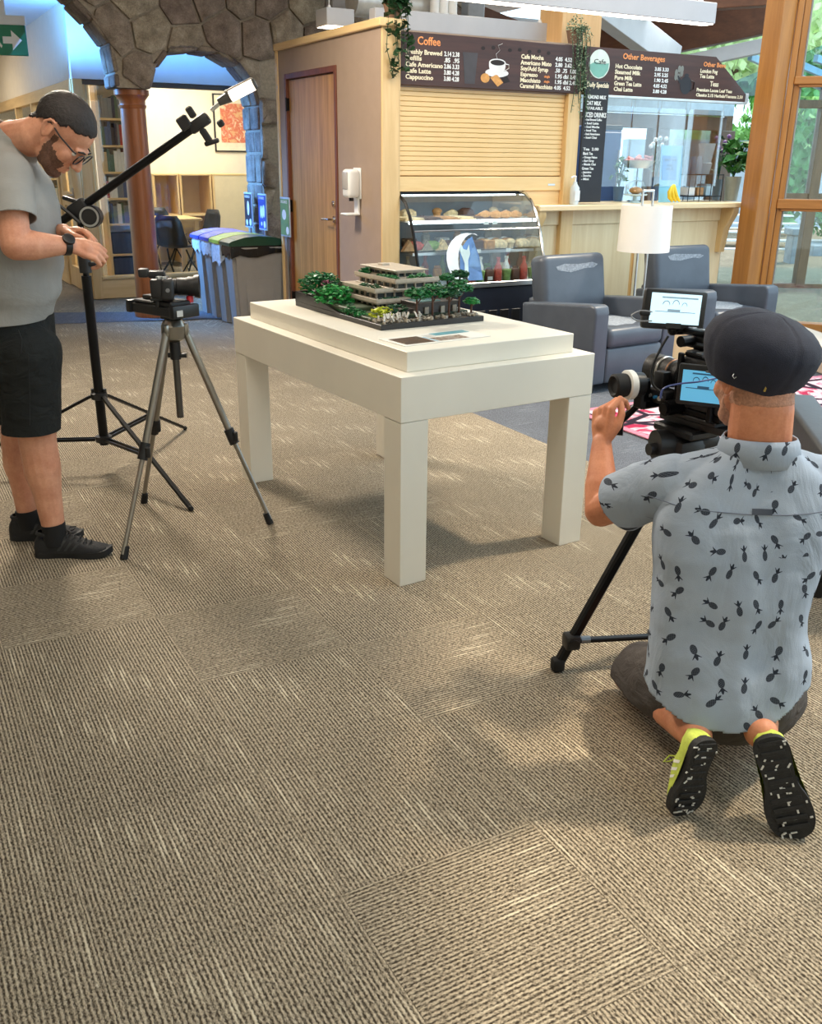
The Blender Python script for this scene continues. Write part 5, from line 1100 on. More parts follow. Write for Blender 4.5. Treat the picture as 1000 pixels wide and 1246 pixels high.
# sneeze screens
SCREEN = glass('acrylic_screen', (250, 254, 255), 0.08)
for i, (x0, x1) in enumerate(((724, 757), (759, 789), (791, 823), (826, 868))):
    a, _ = fr(x0, 150, 0.02); b, _ = fr(x1, 150, 0.02)
    s_ = kt('acrylic_screen', ('clear hanging screen beside the chalkboard', 'clear hanging screen in front of the cake stand', 'clear hanging screen in front of the blue card sign', 'clear hanging screen in front of the wire rack')[i], 'screen', 'clear hanging counter screens', (a, 0.02, 0))
    MB().b2((0, 0, 1.30), (b - a, 0.005, 1.93)).obj('sheet', SCREEN, s_, 0)
    for x in (0.01, b - a - 0.01): MB().cyl((x, 0.0025, 1.92), (x, 0.0025, 2.0), 0.0015, n=5).obj('wire', STEEL, s_)
# bottle of sanitiser at the left end
bt = on_bar('pump_bottle', 'clear pump bottle standing on the bar before the chalkboard', 'bottle', 690, -0.10)
MB().lathe([(0.035, 0), (0.038, 0.02), (0.038, 0.13), (0.018, 0.16), (0.016, 0.175), (0.001, 0.176)], 16).obj('body', mk('bottle_clear', (206, 216, 222), 0.1, var=0.04), bt); MB().cyl((0, 0, 0.17), (0, 0, 0.215), 0.008, n=8).tube([(0.005, 0, 0.215), (-0.02, 0, 0.217), (-0.045, 0, 0.205)], 0.007, 6).obj('pump', WHITEM, bt); MB().b2((-0.025, -0.0395, 0.03), (0.025, -0.036, 0.11)).obj('sticker', WHITEM, bt)
# cake stand with glass dome, pink basket
cs = on_bar('cake_stand', 'glass cake stand with domed lid on the bar by the cooler', 'cake stand', 764)
MB().lathe([(0.06, 0), (0.02, 0.02), (0.018, 0.05), (0.10, 0.06), (0.105, 0.072), (0.001, 0.072)], 20).obj('stand', mk('glassware', (190, 214, 222), 0.08, var=0.05), cs)
MB().lathe([(0.092, 0.073), (0.09, 0.13), (0.06, 0.175), (0.012, 0.185), (0.014, 0.205), (0.001, 0.212)], 20).obj('dome', CLEAR, cs); MB().ball((0, 0, 0.10), (0.06, 0.06, 0.03), 10).obj('cake', FOOD['crust'], cs)
hb = on_bar('hanging_basket', 'round wire basket of pink packets on a stand above the cake dome', 'basket', 764, 0.25)
MB().tube([(0, 0, 0.0), (0, 0, 0.30)], 0.006, 6).lathe([(0.07, 0), (0.07, 0.008), (0.001, 0.009)], 16).obj('stand', BLACKM, hb)
MB().lathe([(0.09, 0.28), (0.15, 0.34), (0.155, 0.345), (0.145, 0.34), (0.085, 0.287), (0.001, 0.285)], 22).obj('bowl', STEEL, hb)
for i in range(14): a_ = rnd.uniform(0, 6.3); r_ = rnd.uniform(0, .11); MB().box((r_ * math.cos(a_), r_ * math.sin(a_), 0.345 + rnd.uniform(0, .03)), (0.06, 0.035, 0.015), Euler((rnd.uniform(-.6, .6), rnd.uniform(-.6, .6), a_)), 0.004).obj('packet', mk('packet_pink', (206, 128, 122), 0.5, var=0.3, scale=30), hb)
# leafy sprays behind the screens
def spray(name, label, px, v, h, r, mat, flower=None, n_=40, leaf=0.05, pot=(90, 120, 150), ph=0.12, pr=0.05):
    t = on_bar(name, label, 'plant', px, v)
    MB().lathe([(pr * 0.75, 0), (pr, ph), (pr * 1.04, ph + 0.004), (pr * 0.9, ph - 0.006), (0.001, ph - 0.012)], 18).obj('pot', mk('pot_%d_%d' % (px, ph * 1000), pot, 0.5), t)
    st, m, fl_ = MB(), MB(), MB()
    for k in range(7):
        a_ = k * 0.9; top = Vector((r * math.cos(a_) * 0.8, r * math.sin(a_) * 0.6, ph + h * rnd.uniform(.6, 1))); st.tube([(0, 0, ph - 0.02), (top.x * 0.4, top.y * 0.4, ph + h * 0.5), top], 0.0035, 5)
        if flower: fl_.ico(top, 0.022, 1); 
    for i in range(n_):
        a_, q = rnd.uniform(0, 6.3), rnd.uniform(0.2, 1); p = Vector((r * q * math.cos(a_), r * q * math.sin(a_), ph + h * rnd.uniform(.15, 1)))
        e = Euler((rnd.uniform(-.9, .9), rnd.uniform(-.9, .9), rnd.uniform(0, 6.3))).to_matrix(); s = leaf * rnd.uniform(.6, 1.25)
        m.quad([p + e @ Vector(v) * s for v in ((0, -.6, 0), (.4, 0, .1), (0, .7, 0), (-.4, 0, .1))])
    st.obj('stems', LEAFD, t, 0); m.obj('foliage', mat, t, 0)
    if flower: fl_.obj('flowers', flower, t, 0)
    return t
spray('leafy_plant', 'small leafy plant behind the cake dome', 743, 0.34, 0.26, 0.09, LEAF)
spray('flower_vase', 'vase of white sprigs behind the card sign', 787, 0.34, 0.34, 0.10, mk('leaf_pale', (150, 180, 170), 0.6, var=0.3), WHITEM, 46, 0.028, (80, 100, 130), 0.2, 0.04)
sg = on_bar('card_sign', 'tall light blue card sign with printed treat notice beside the bananas', 'sign', 806, 0.02)
MB().box((0.0, 0.02, 0.235), (0.25, 0.006, 0.47), Euler((-0.06, 0, 0)), 0.001).obj('card', mk('card_blue', (132, 200, 232), 0.5, var=0.04), sg)
MB().box((-0.025, 0.013, 0.285), (0.17, 0.003, 0.20), Euler((-0.06, 0, 0))).obj('notice', mk('notice_blue', (44, 140, 206), 0.5, var=0.08), sg)
MB().box((-0.025, 0.0125, 0.205), (0.17, 0.003, 0.03), Euler((-0.06, 0, 0))).obj('notice_photo', mk('notice_sand', (216, 190, 150), 0.5, var=0.3, scale=60), sg)
for s, z, w in (('Special Treat', 0.345, 0.14), ('in here', 0.30, 0.07), ('today only', 0.27, 0.09)): text(s, 0.03, Matrix.Translation((-0.025 - w / 2, 0.0085, z)) @ XZ, mk('notice_ink', (20, 50, 96), 0.6), sg, width=w)
BAN = mk('banana_yellow', (232, 196, 44), 0.5, var=0.12, scale=30)
for i in range(3):
    u_, _ = fr(806 + 3.5 * i, 236, -0.07); m = MB(); s = -0.05 + 0.035 * i
    m.tube([(0.0 + s * 0.2, 0, 0.15), (-0.012 + s * 0.5, -0.01, 0.135), (-0.02 + s, -0.02, 0.09), (0.0 + s * 1.2, -0.02, 0.045), (0.035 + s * 1.2, -0.015, 0.018), (0.05 + s * 1.2, -0.01, 0.012)], [0.005, 0.010, 0.017, 0.018, 0.012, 0.005], 8)
    o = m.obj('banana', BAN, None, 60); o.matrix_world = KM @ Matrix.Translation((fr(810, 236, -0.07)[0], -0.07, ZC)); tag(o, ('yellow banana at the left of the bunch on the bar', 'yellow banana in the middle of the bunch on the bar', 'yellow banana at the right of the bunch on the bar')[i], 'banana', 'bunch of bananas on the bar')
wr = on_bar('wire_rack', 'black wire rack of boxes and bottles on the bar', 'rack', 828, 0.08); u_, _ = fr(868, 236, 0.08); u0_, _ = fr(828, 236, 0.08); w = u_ - u0_
for x in (0, w / 3, 2 * w / 3, w):
    for y in (0, 0.2): MB().cyl((x, y, 0), (x, y, 0.235), 0.004, n=6).obj('upright', BLACKM, wr)
for z in (0.04, 0.225):
    MB().b2((-0.004, -0.004, z), (w + 0.004, 0.204, z + 0.008)).obj('tray', BLACKM, wr)
for i in range(3): o = KO('snack_box', (WHITEM, FOOD['kraft'], mk('box_lightblue', (176, 206, 222), 0.5))[i], MB().b2((u0_ + 0.03 + 0.11 * i, 0.11, ZC + 0.049), (u0_ + 0.11 + 0.11 * i, 0.24, ZC + 0.12 + 0.03 * (i == 2)), 0.004)); tag(o, ('white box on the lower tray of the wire rack', 'brown box on the lower tray of the wire rack', 'light blue box on the lower tray of the wire rack')[i], 'box', 'boxes in the wire rack')
for i in range(3):
    m = MB(); m.lathe([(0.03, 0), (0.032, 0.11), (0.02, 0.13), (0.02, 0.15), (0.001, 0.151)], 14); o = m.obj('tumbler', mk('tumbler_grey', (96, 118, 138), 0.25, var=0.1) if i < 2 else mk('tumbler_white', (204, 216, 226), 0.3)); o.matrix_world = KM @ Matrix.Translation((u0_ + 0.045 + 0.075 * i, 0.18, ZC + 0.234)); tag(o, ('grey tumbler at the left on top of the wire rack', 'grey tumbler in the middle on top of the wire rack', 'white tumbler on top of the wire rack')[i], 'tumbler', 'tumblers on the wire rack')
cu_ = KO('cup_stack', mk('cup_white', (222, 230, 236), 0.4), MB().lathe([(0.045, 0), (0.06, 0.09), (0.062, 0.092), (0.05, 0.1), (0.075, 0.26), (0.078, 0.262), (0.06, 0.24), (0.001, 0.1)], 18, Matrix.Translation((u0_ + 0.27, 0.18, ZC + 0.234)))); tag(cu_, 'stack of white paper cups on top of the wire rack', 'cups')
spray('purple_orchid', 'purple flowering orchid behind the paper cups', 862, 0.36, 0.42, 0.08, LEAFD, mk('orchid_purple', (120, 74, 140), 0.5, var=0.2), 24, 0.05, (96, 110, 120), 0.18, 0.045)
spray('potted_plant', 'leafy green plant in grey square planter at the right end of the bar', 880, 0.10, 0.30, 0.15, LEAF, None, 70, 0.11, (150, 158, 150), 0.21, 0.075)

# ------------------------------------------------------------------ silver tripod, slider, camera
F1, F2, F3 = fl(152, 688), fl(329, 641), fl(175, 619)
ap = (F1 + F2 + F3) / 3; ap = Vector((ap.x, ap.y, 0)); AZ = at(204, 404, ap.y).z; ap.x = at(206, 404, ap.y).x
tp = thing('tripod', 'silver tripod with black clamps standing before the white table', 'tripod', (ap.x, ap.y, 0)); O_ = Vector((ap.x, ap.y, 0))
TSIL = mk('tripod_silver', (150, 146, 138), 0.28, 0.85, var=0.08)
for f in (F1, F2, F3):
    f = f - O_; d2 = Vector((f.x, f.y, 0)).normalized(); top = d2 * 0.042 + Vector((0, 0, AZ - 0.01)); j = top.lerp(f, 0.52)
    lg = MB().cyl(top, j, 0.0145, n=14).obj('leg', TSIL, tp)
    MB().cyl(j, f + Vector((0, 0, 0.02)), 0.010, n=12).obj('lower_tube', TSIL, lg)
    a = top.lerp(f, 0.49); b = top.lerp(f, 0.565); MB().cyl(a, b, 0.021, n=14).box(a.lerp(b, .5) + Vector((0.02, -0.014, 0)), (0.018, 0.018, 0.045), None, 0.004).obj('clamp', BLACKP, lg)
    dd = (f - top).normalized(); MB().cyl(f - dd * 0.05 + Vector((0, 0, 0.004)), Vector((f.x, f.y, 0.001)), 0.014, 0.016, 12).obj('rubber_foot', RUBBER, lg)
    MB().box(top + Vector((0, 0, 0.0)), (0.034, 0.034, 0.05), Euler((0, 0, math.atan2(d2.y, d2.x))), 0.008, 2).obj('hinge', TSIL, tp)
MB().lathe([(0.02, AZ - 0.06), (0.045, AZ - 0.045), (0.05, AZ + 0.005), (0.035, AZ + 0.03), (0.001, AZ + 0.032)], 20).obj('spider', TSIL, tp)
cz_ = at(208, 514, ap.y).z
MB().cyl((0, 0, cz_), (0, 0, AZ), 0.014, n=14).obj('centre_column', mk('column_grey', (92, 90, 86), 0.3, 0.7), tp); MB().cyl((0, 0, AZ - 0.13), (0, 0, AZ - 0.06), 0.022, n=14).cyl((-0.03, 0, AZ - 0.115), (0.045, 0, AZ - 0.115), 0.01, n=10).obj('column_lock', BLACKP, tp)
SA = math.radians(-38)            # slider: its long axis comes towards the camera and to the right
sl = thing('camera_slider', 'black motorised camera slider mounted on the silver tripod', 'slider', (ap.x + 0.0, ap.y, AZ + 0.032), SA)
MB().b2((-0.035, -0.035, 0), (0.035, 0.035, 0.014), 0.003).obj('mount_plate', BLACKP, sl)
DGM = mk('slider_grey', (52, 52, 54), 0.4, 0.5)
for y in (-0.055, 0.045): MB().b2((-0.20, y, 0.014), (0.07, y + 0.012, 0.052), 0.003).obj('rail', DGM, sl)
for x in (-0.215, 0.06): MB().b2((x, -0.065, 0.012), (x + 0.03, 0.065, 0.062), 0.006, 2).obj('end_block', BLACKP, sl)
MB().b2((0.09, -0.05, 0.02), (0.093, -0.02, 0.045), 0.001).obj('scale_plate', STEEL, sl)
MB().b2((-0.18, -0.05, 0.054), (-0.06, 0.05, 0.066), 0.004).b2((-0.16, -0.02, 0.066), (-0.08, 0.06, 0.082), 0.003).obj('motor_box', BLACKP, sl)
MB().b2((-0.03, -0.05, 0.050), (0.06, 0.05, 0.074), 0.004).obj('carriage', BLACKP, sl)
MB().lathe([(0.014, 0.064), (0.014, 0.084), (0.010, 0.09), (0.001, 0.091)], 12, Matrix.Translation((0.05, 0.052, 0))).obj('red_knob', mk('red_plastic', (190, 30, 44), 0.4), sl)
CB = mk('camera_body_black', (28, 28, 30), 0.5, var=0.2, bump=0.1, bscale=400)
cm = thing('mirrorless_camera', 'black mirrorless camera with zoom lens pointing at the model', 'camera', (ap.x - 0.035, ap.y - 0.005, AZ + 0.107), math.radians(8))
MB().b2((-0.035, -0.066, 0.012), (0.03, 0.066, 0.086), 0.01, 2).obj('body', CB, cm)
MB().box((0.03, -0.058, 0.045), (0.05, 0.036, 0.085), Euler((0, 0.06, 0)), 0.014, 3).obj('grip', CB, cm)
MB().b2((-0.045, -0.02, 0.084), (0.02, 0.025, 0.112), 0.008, 2).box((-0.062, 0.0, 0.104), (0.04, 0.045, 0.034), None, 0.008, 2).obj('viewfinder', CB, cm)
MB().lathe([(0.012, 0.086), (0.012, 0.095), (0.001, 0.096)], 14, Matrix.Translation((0.0, -0.045, 0))).lathe([(0.009, 0.086), (0.009, 0.094), (0.001, 0.095)], 14, Matrix.Translation((0.02, -0.05, 0))).obj('dials', STEEL, cm)
MB().cyl((0.033, -0.079, 0.045), (0.033, -0.076, 0.045), 0.008, n=14).obj('badge', mk('badge_grey', (120, 120, 122), 0.4), cm)
RX = Matrix.Translation((0.03, 0.005, 0.05)) @ Matrix.Rotation(PI / 2, 4, 'Y')
MB().lathe([(0.033, 0), (0.034, 0.012), (0.031, 0.016), (0.031, 0.03), (0.034, 0.034), (0.0345, 0.07), (0.038, 0.075), (0.038, 0.105), (0.034, 0.105), (0.001, 0.09)], 28, RX).obj('lens', CB, cm)
MB().lathe([(0.043, 0.098), (0.047, 0.118), (0.045, 0.118), (0.040, 0.1), (0.043, 0.098)], 28, RX, False).obj('lens_hood', BLACKP, cm); MB().lathe([(0.001, 0.094), (0.03, 0.093), (0.031, 0.095), (0.001, 0.1)], 20, RX).obj('front_glass', mk('lens_glass', (20, 22, 34), 0.05), cm)
MB().b2((-0.04, -0.04, 0.0), (0.04, 0.04, 0.012), 0.002).box((0, 0, -0.015), (0.05, 0.05, 0.03), None, 0.004).obj('quick_plate', BLACKP, cm)

# ------------------------------------------------------------------ boom light stand
SX, SY = -1.55, 4.55
st = thing('boom_stand', 'black light stand with boom arm behind the bearded man', 'light stand', (SX, SY, 0))
zc = at(90, 272, SY).z - 0.02
pxl = lambda x, y, Y=SY: at(x, y, Y) - Vector((SX, SY, 0))
zcl = at(119, 490, SY).z; zlo = at(124, 542, SY).z
MB().cyl((0, 0, zlo - 0.03), (0, 0, zc - 0.25), 0.023, n=14).obj('pole', BLACKM, st); MB().cyl((0, 0, zc - 0.26), (0, 0, zc), 0.014, n=14).obj('riser', BLACKM, st)
zk = at(98, 330, SY).z; MB().cyl((0, 0, zk - 0.04), (0, 0, zk + 0.05), 0.028, n=14).box((0.035, -0.01, zk), (0.05, 0.016, 0.02), None, 0.004).obj('height_lock', BLACKP, st)
for nme, z in (('upper_collar', zcl), ('lower_collar', zlo)): MB().lathe([(0.02, z - 0.02), (0.04, z - 0.014), (0.04, z + 0.014), (0.02, z + 0.02)], 16).obj(nme, BLACKP, st)
for an in (-46, -166, 74):
    d = Vector((math.cos(math.radians(an)), math.sin(math.radians(an)), 0)); f = d * 0.80 + Vector((0, 0, 0.012)); top = d * 0.04 + Vector((0, 0, zcl)); lo = d * 0.04 + Vector((0, 0, zlo)); kx = top.lerp(f, 0.55)
    s = d.cross(Vector((0, 0, 1))) * 0.014
    lg = MB().beam(top, f, 0.022, 0.014, 0.002).obj('leg', BLACKM, st)
    for sg_ in (-1, 1): MB().beam(lo + s * sg_, kx + s * sg_, 0.006, 0.014).obj('brace', BLACKM, st)
    MB().ball(f - Vector((0, 0, 0.0)), 0.0135, 8).obj('rubber_foot', RUBBER, lg)
MB().ball((0.0, 0, zcl + 0.03), 0.012, 8).cyl((-0.03, 0, zcl), (-0.03, 0, zcl + 0.035), 0.009, n=8).cyl((0.03, 0, zcl), (0.03, 0, zcl + 0.035), 0.009, n=8).obj('thumb_screws', BLACKP, st)
b0, b1, bp = pxl(20, 314), pxl(243, 148), pxl(95, 268)
MB().cyl(b0, b1, 0.019, n=14).obj('boom_arm', BLACKM, st)
dirb = (b1 - b0).normalized()
MB().cyl(bp + Vector((0.03, -0.03, -0.015)), bp + Vector((0.03, 0.02, -0.015)), 0.050, n=28).obj('pivot_disc', BLACKP, st)
MB().lathe([(0.036, 0), (0.045, 0.0), (0.045, 0.004), (0.036, 0.004), (0.036, 0)], 28, Matrix.Translation(bp + Vector((0.03, -0.031, -0.015))) @ Matrix.Rotation(PI / 2, 4, 'X'), False).obj('pivot_scale', mk('scale_silver', (170, 170, 168), 0.3, 0.7), st)
bp = pxl(94, 266); cl = MB(); cl.box(bp + Vector((-0.02, -0.005, 0.01)), (0.09, 0.05, 0.07), dirb.to_track_quat('X', 'Z').to_matrix().to_4x4(), 0.01, 2).box(bp + Vector((-0.05, -0.01, 0.05)), (0.08, 0.025, 0.02), Euler((0, 0.3, 0)), 0.008, 2).tube([bp + Vector((-0.10, -0.04, 0.03)), bp + Vector((-0.05, -0.045, -0.01)), bp + Vector((-0.01, -0.04, -0.05))], 0.008, 6); cl.obj('pivot_clamp', BLACKP, st)
g1 = pxl(232, 156); gm = MB(); R_ = dirb.to_track_quat('X', 'Z').to_matrix().to_4x4()
gm.box(g1, (0.10, 0.04, 0.05), R_, 0.008, 2).box(g1 + Vector((-0.03, -0.02, 0.045)), (0.03, 0.03, 0.05), R_, 0.006).box(g1 + Vector((0.03, -0.02, -0.05)), (0.03, 0.03, 0.06), R_, 0.006).box(g1 + Vector((0.055, -0.02, -0.078)), (0.07, 0.02, 0.022), Euler((0, -0.3, 0)), 0.008, 2).box(g1 + Vector((-0.065, -0.01, 0.0)), (0.05, 0.04, 0.06), R_, 0.006).box(g1 + Vector((0.10, -0.02, 0.0)), (0.03, 0.02, 0.03), R_, 0.006).obj('grip_head', BLACKP, st)
l0, l1 = pxl(246, 140), pxl(262, 126)
MB().cyl(l0, l1, 0.009, n=10).obj('spigot', STEEL, st)
tl = thing('tube_light', 'small lit tube lamp at the end of the black boom arm', 'lamp', (SX, SY, 0)); l2 = pxl(297, 107); dl = (l2 - l1).normalized()
MB().cyl(l1 - dl * 0.03, l1 + dl * 0.03, 0.016, 0.025, n=18).obj('cap', mk('lamp_cap_grey', (70, 68, 66), 0.4), tl); MB().cyl(l2, l2 + dl * 0.012, 0.026, 0.02, n=18).obj('cap', MATS['lamp_cap_grey'], tl); MB().cyl(l1 + dl * 0.03, l2, 0.025, n=20).obj('lit_tube', glow('tube_glow', (255, 238, 214), 3.0), tl)
bk = MB(); R2 = dl.to_track_quat('X', 'Z').to_matrix().to_4x4(); bk.box(l1.lerp(l2, 0.55) + Vector((-0.008, 0.006, 0.022)), ((l2 - l1).length * 0.95, 0.036, 0.014), R2, 0.005, 2); bk.obj('housing', mk('lamp_back_grey', (150, 140, 128), 0.4), tl)

# ------------------------------------------------------------------ cine camera rig on black tripod
G1_ = fl(682, 812); cx_, cy_ = 0.80, 2.66
t2 = thing('cine_tripod', 'black video tripod with fluid head before the kneeling man', 'tripod', (cx_, cy_, 0))
HZ_ = 0.605
an0 = math.atan2(G1_.y - cy_, G1_.x - cx_); rr = math.hypot(G1_.x - cx_, G1_.y - cy_)
for k in range(3):
    an = an0 + math.radians((0, 92, 215)[k]); d = Vector((math.cos(an), math.sin(an), 0)); f = d * rr + Vector((0, 0, 0.02)); top = d * 0.06 + Vector((0, 0, HZ_)); s = d.cross(Vector((0, 0, 1)))
    lg = MB().beam(top, f, 0.030, 0.030, 0.006).obj('leg', BLACKM, t2)
    MB().box(f + Vector((0, 0, 0.004)), (0.042, 0.04, 0.046), Euler((0, 0, an)), 0.012, 2).obj('rubber_foot', RUBBER, lg)
    kx = f.lerp(top, 0.14); MB().cyl(kx - s * 0.03, kx + s * 0.03, 0.016, n=12).box(kx, (0.05, 0.05, 0.05), Euler((0, 0, an)), 0.01, 2).obj('clamp', BLACKP, lg)
    MB().beam(kx, Vector((0, 0, kx.z - 0.012)), 0.022, 0.014, 0.003).obj('spreader_arm', BLACKM, t2); MB().cyl(kx - d * 0.03, kx - d * 0.06, 0.012, n=10).obj('spreader_ferrule', mk('ferrule_steel', (150, 160, 170), 0.3, 0.8), t2)
MB().lathe([(0.03, 0.07), (0.045, 0.085), (0.045, 0.10), (0.03, 0.112)], 14).obj('spreader_hub', BLACKP, t2)
MB().lathe([(0.04, HZ_ - 0.05), (0.075, HZ_ - 0.03), (0.08, HZ_ + 0.01), (0.055, HZ_ + 0.04), (0.055, HZ_ + 0.06), (0.001, HZ_ + 0.06)], 24).obj('bowl', BLACKP, t2)
hd_ = MB(); hd_.box((0.0, 0, HZ_ + 0.10), (0.12, 0.11, 0.09), Euler((0, 0, 0.5)), 0.02, 2).cyl((-0.09, -0.02, HZ_ + 0.12), (0.09, 0.02, HZ_ + 0.12), 0.045, n=24).box((0, 0, HZ_ + 0.165), (0.11, 0.16, 0.025), Euler((0, 0, 0.5)), 0.006).cyl((-0.11, -0.03, HZ_ + 0.11), (-0.08, -0.02, HZ_ + 0.11), 0.018, n=12).obj('fluid_head', BLACKP, t2)
MB().tube([(0.05, -0.05, HZ_ + 0.10), (0.11, -0.16, HZ_ + 0.07), (0.14, -0.24, HZ_ + 0.03)], 0.010, 8).obj('pan_handle', BLACKM, t2)
RZ = 0.822; RA = math.radians(122)       # lens looks up-left towards the model
rg = thing('cine_camera', 'black cine camera rig with field monitor and focus wheel', 'camera', (cx_ + 0.04, cy_ - 0.03, RZ), RA)   # local x = forward, y = left
MB().b2((-0.10, -0.055, 0.02), (0.06, 0.055, 0.165), 0.01, 2).obj('body', CB, rg)
MB().b2((-0.10, -0.05, 0.0), (0.10, 0.05, 0.018), 0.003).obj('base_plate', BLACKM, rg)
MB().b2((-0.13, -0.045, -0.036), (0.13, 0.045, -0.012), 0.006, 2).b2((-0.09, -0.055, -0.014), (0.07, 0.055, 0.0), 0.003).obj('dovetail_plate', BLACKP, rg)
MB().b2((-0.16, -0.045, 0.03), (-0.10, 0.045, 0.15), 0.008, 2).obj('battery', BLACKP, rg)
for x_ in (-0.08, 0.045): MB().b2((x_, 0.055, 0.0), (x_ + 0.018, 0.068, 0.175), 0.003).obj('cage_bar', BLACKM, rg)
MB().cyl((0.05, 0.05, 0.02), (0.05, 0.11, 0.02), 0.022, n=16).cyl((0.05, 0.11, 0.02), (0.05, 0.118, 0.02), 0.016, n=16).obj('rosette', BLACKM, rg)
MB().b2((0.07, 0.03, 0.02), (0.15, 0.09, 0.06), 0.008, 2).b2((0.10, 0.04, 0.06), (0.14, 0.075, 0.11), 0.006, 2).obj('focus_motor', BLACKP, rg)
for q_, w_ in ((0.085, 0.012), (0.105, 0.008), (0.13, 0.012)): MB().cyl((q_, 0.088, 0.04), (q_, 0.10, 0.04), w_ * 0.6, n=10).obj('connector', mk('connector_blue', (40, 120, 170), 0.35) if q_ == 0.105 else STEEL, rg)
for i in range(4): MB().b2((-0.075 + 0.036 * i, -0.045, 0.176), (-0.055 + 0.036 * i, 0.045, 0.181), 0.001).obj('cheese_slot', mk('slot_steel', (150, 152, 156), 0.3, 0.7), rg)
for y in (-0.03, 0.03): MB().cyl((-0.12, y, 0.03 - 0.022), (0.26, y, 0.008), 0.0075, n=10).obj('rod', BLACKM, rg)
RL = Matrix.Translation((0.06, 0.0, 0.095)) @ Matrix.Rotation(PI / 2, 4, 'Y')
MB().lathe([(0.036, 0), (0.038, 0.02), (0.034, 0.025), (0.036, 0.06), (0.041, 0.064), (0.042, 0.12), (0.046, 0.124), (0.046, 0.155), (0.042, 0.157), (0.001, 0.14)], 30, RL).obj('lens', CB, rg)
for i in range(3): MB().lathe([(0.0372 + 0.003 * i, 0.03 + 0.035 * i), (0.039 + 0.003 * i, 0.032 + 0.035 * i), (0.039 + 0.003 * i, 0.036 + 0.035 * i), (0.0372 + 0.003 * i, 0.038 + 0.035 * i)], 30, RL, False).obj('lens_ring', (BLACKM, mk('bronze_ring', (150, 110, 84), 0.35, 0.6), STEEL)[i], rg)
for i in range(36):
    pass
# side screen, turned to the operator
SM = Matrix.Translation((-0.055, 0.075, 0.10)) @ Matrix.Rotation(math.radians(32), 4, 'Z')
MB(SM).b2((-0.085, -0.006, -0.055), (0.075, 0.008, 0.06), 0.006, 2).obj('screen_housing', BLACKP, rg)
SCRB = glow('screen_blue', (96, 176, 216), 0.55); SCRD = glow('screen_ink', (44, 84, 112), 0.4); SCRW = glow('screen_pale', (196, 224, 236), 0.95); SCRG = glow('screen_line', (126, 150, 164), 0.7)
scr = MB(SM).b2((-0.062, 0.008, -0.042), (0.062, 0.0095, 0.044)).obj('screen', SCRB, rg)
def scene_print(M_, w, h, paper, ink, par, y):
    # small live picture: arcade, floor line
    for i, (x, ww, hh) in enumerate(((0.30, 0.16, 0.30), (0.5, 0.15, 0.34), (0.68, 0.12, 0.26))):
        m = MB(M_); pts = [(w * (x - 0.5 + ww * 0.5 * math.cos(t)), h * (0.02 + hh * (0.55 + 0.45 * math.sin(t)))) for t in [PI * q / 10 for q in range(11)]] + [(w * (x - 0.5 - ww / 2), -h * 0.04), (w * (x - 0.5 + ww / 2), -h * 0.04)]
        outer = pts; n = 11
        vs = [m.bm.verts.new(M_ @ Vector((-a_, y, b_))) for a_, b_ in pts[:11]]; vi = [m.bm.verts.new(M_ @ Vector((-(w * (x - 0.5) + (a_ - w * (x - 0.5)) * 0.82), y, b_ * 0.90))) for a_, b_ in pts[:11]]
        for q in range(10): m.bm.faces.new((vs[q], vs[q + 1], vi[q + 1], vi[q]))
        m.obj('picture_line', ink, par, 0)
    MB(M_).b2((-w * 0.42, y - 0.0002, -h * 0.07), (w * 0.42, y + 0.0003, -h * 0.045)).obj('picture_line', ink, par, 0); MB(M_).b2((-w * 0.10, y - 0.0002, -h * 0.05), (w * 0.16, y + 0.0004, h * 0.03)).obj('picture_line', ink, par, 0); MB(M_).b2((-w * 0.45, y - 0.0002, h * 0.40), (w * 0.3, y + 0.0003, h * 0.45)).obj('picture_line', ink, par, 0)
scene_print(SM, 0.12, 0.085, SCRB, SCRD, rg, 0.0098)
# cheese plate, top handle, monitor arm, monitor
MB().b2((-0.09, -0.05, 0.165), (0.055, 0.05, 0.177), 0.003).obj('top_plate', BLACKM, rg)
hh = MB(); hh.b2((-0.12, -0.016, 0.215), (0.12, 0.016, 0.236), 0.008, 2).b2((0.02, -0.016, 0.177), (0.06, 0.016, 0.22), 0.008, 2).b2((0.0, -0.026, 0.185), (0.085, 0.026, 0.202), 0.006).cyl((0.06, 0.02, 0.205), (0.06, 0.065, 0.205), 0.016, n=12); hh.obj('top_handle', BLACKM, rg)
for i in range(6): MB().b2((-0.11 + 0.036 * i, -0.008, 0.235), (-0.09 + 0.036 * i, 0.008, 0.2375), 0.001).obj('handle_slot', mk('slot_steel', (150, 152, 156), 0.3, 0.7), rg)
MB().tube([(-0.12, 0, 0.225), (-0.16, -0.01, 0.21), (-0.2, -0.02, 0.17)], 0.012, 8).obj('rear_grip', mk('grip_wood_brown', (110, 66, 40), 0.5), rg)
MB().tube([(0.10, 0, 0.225), (0.125, 0.02, 0.222), (0.125, 0.035, 0.235)], 0.012, 8).ball((0.125, 0.03, 0.225), 0.016, 10).obj('monitor_arm', BLACKM, rg)
MMw = Matrix.Rotation(-RA, 4, 'Z') @ Matrix.Rotation(math.radians(4), 4, 'Z') @ Matrix.Rotation(math.radians(3.5), 4, 'Y') @ Matrix.Rotation(math.radians(-6), 4, 'X')
MM = Matrix.Translation((0.125, 0.035, 0.282)) @ MMw @ Matrix.Rotation(PI, 4, 'Z')
MB(MM).b2((-0.092, -0.014, -0.055), (0.092, 0.012, 0.057), 0.009, 2).obj('monitor', BLACKP, rg)
mo = MB(MM).b2((-0.073, 0.0115, -0.038), (0.073, 0.0128, 0.046)).obj('monitor_screen', SCRW, rg)
scene_print(MM, 0.14, 0.082, SCRW, SCRG, rg, 0.0131)
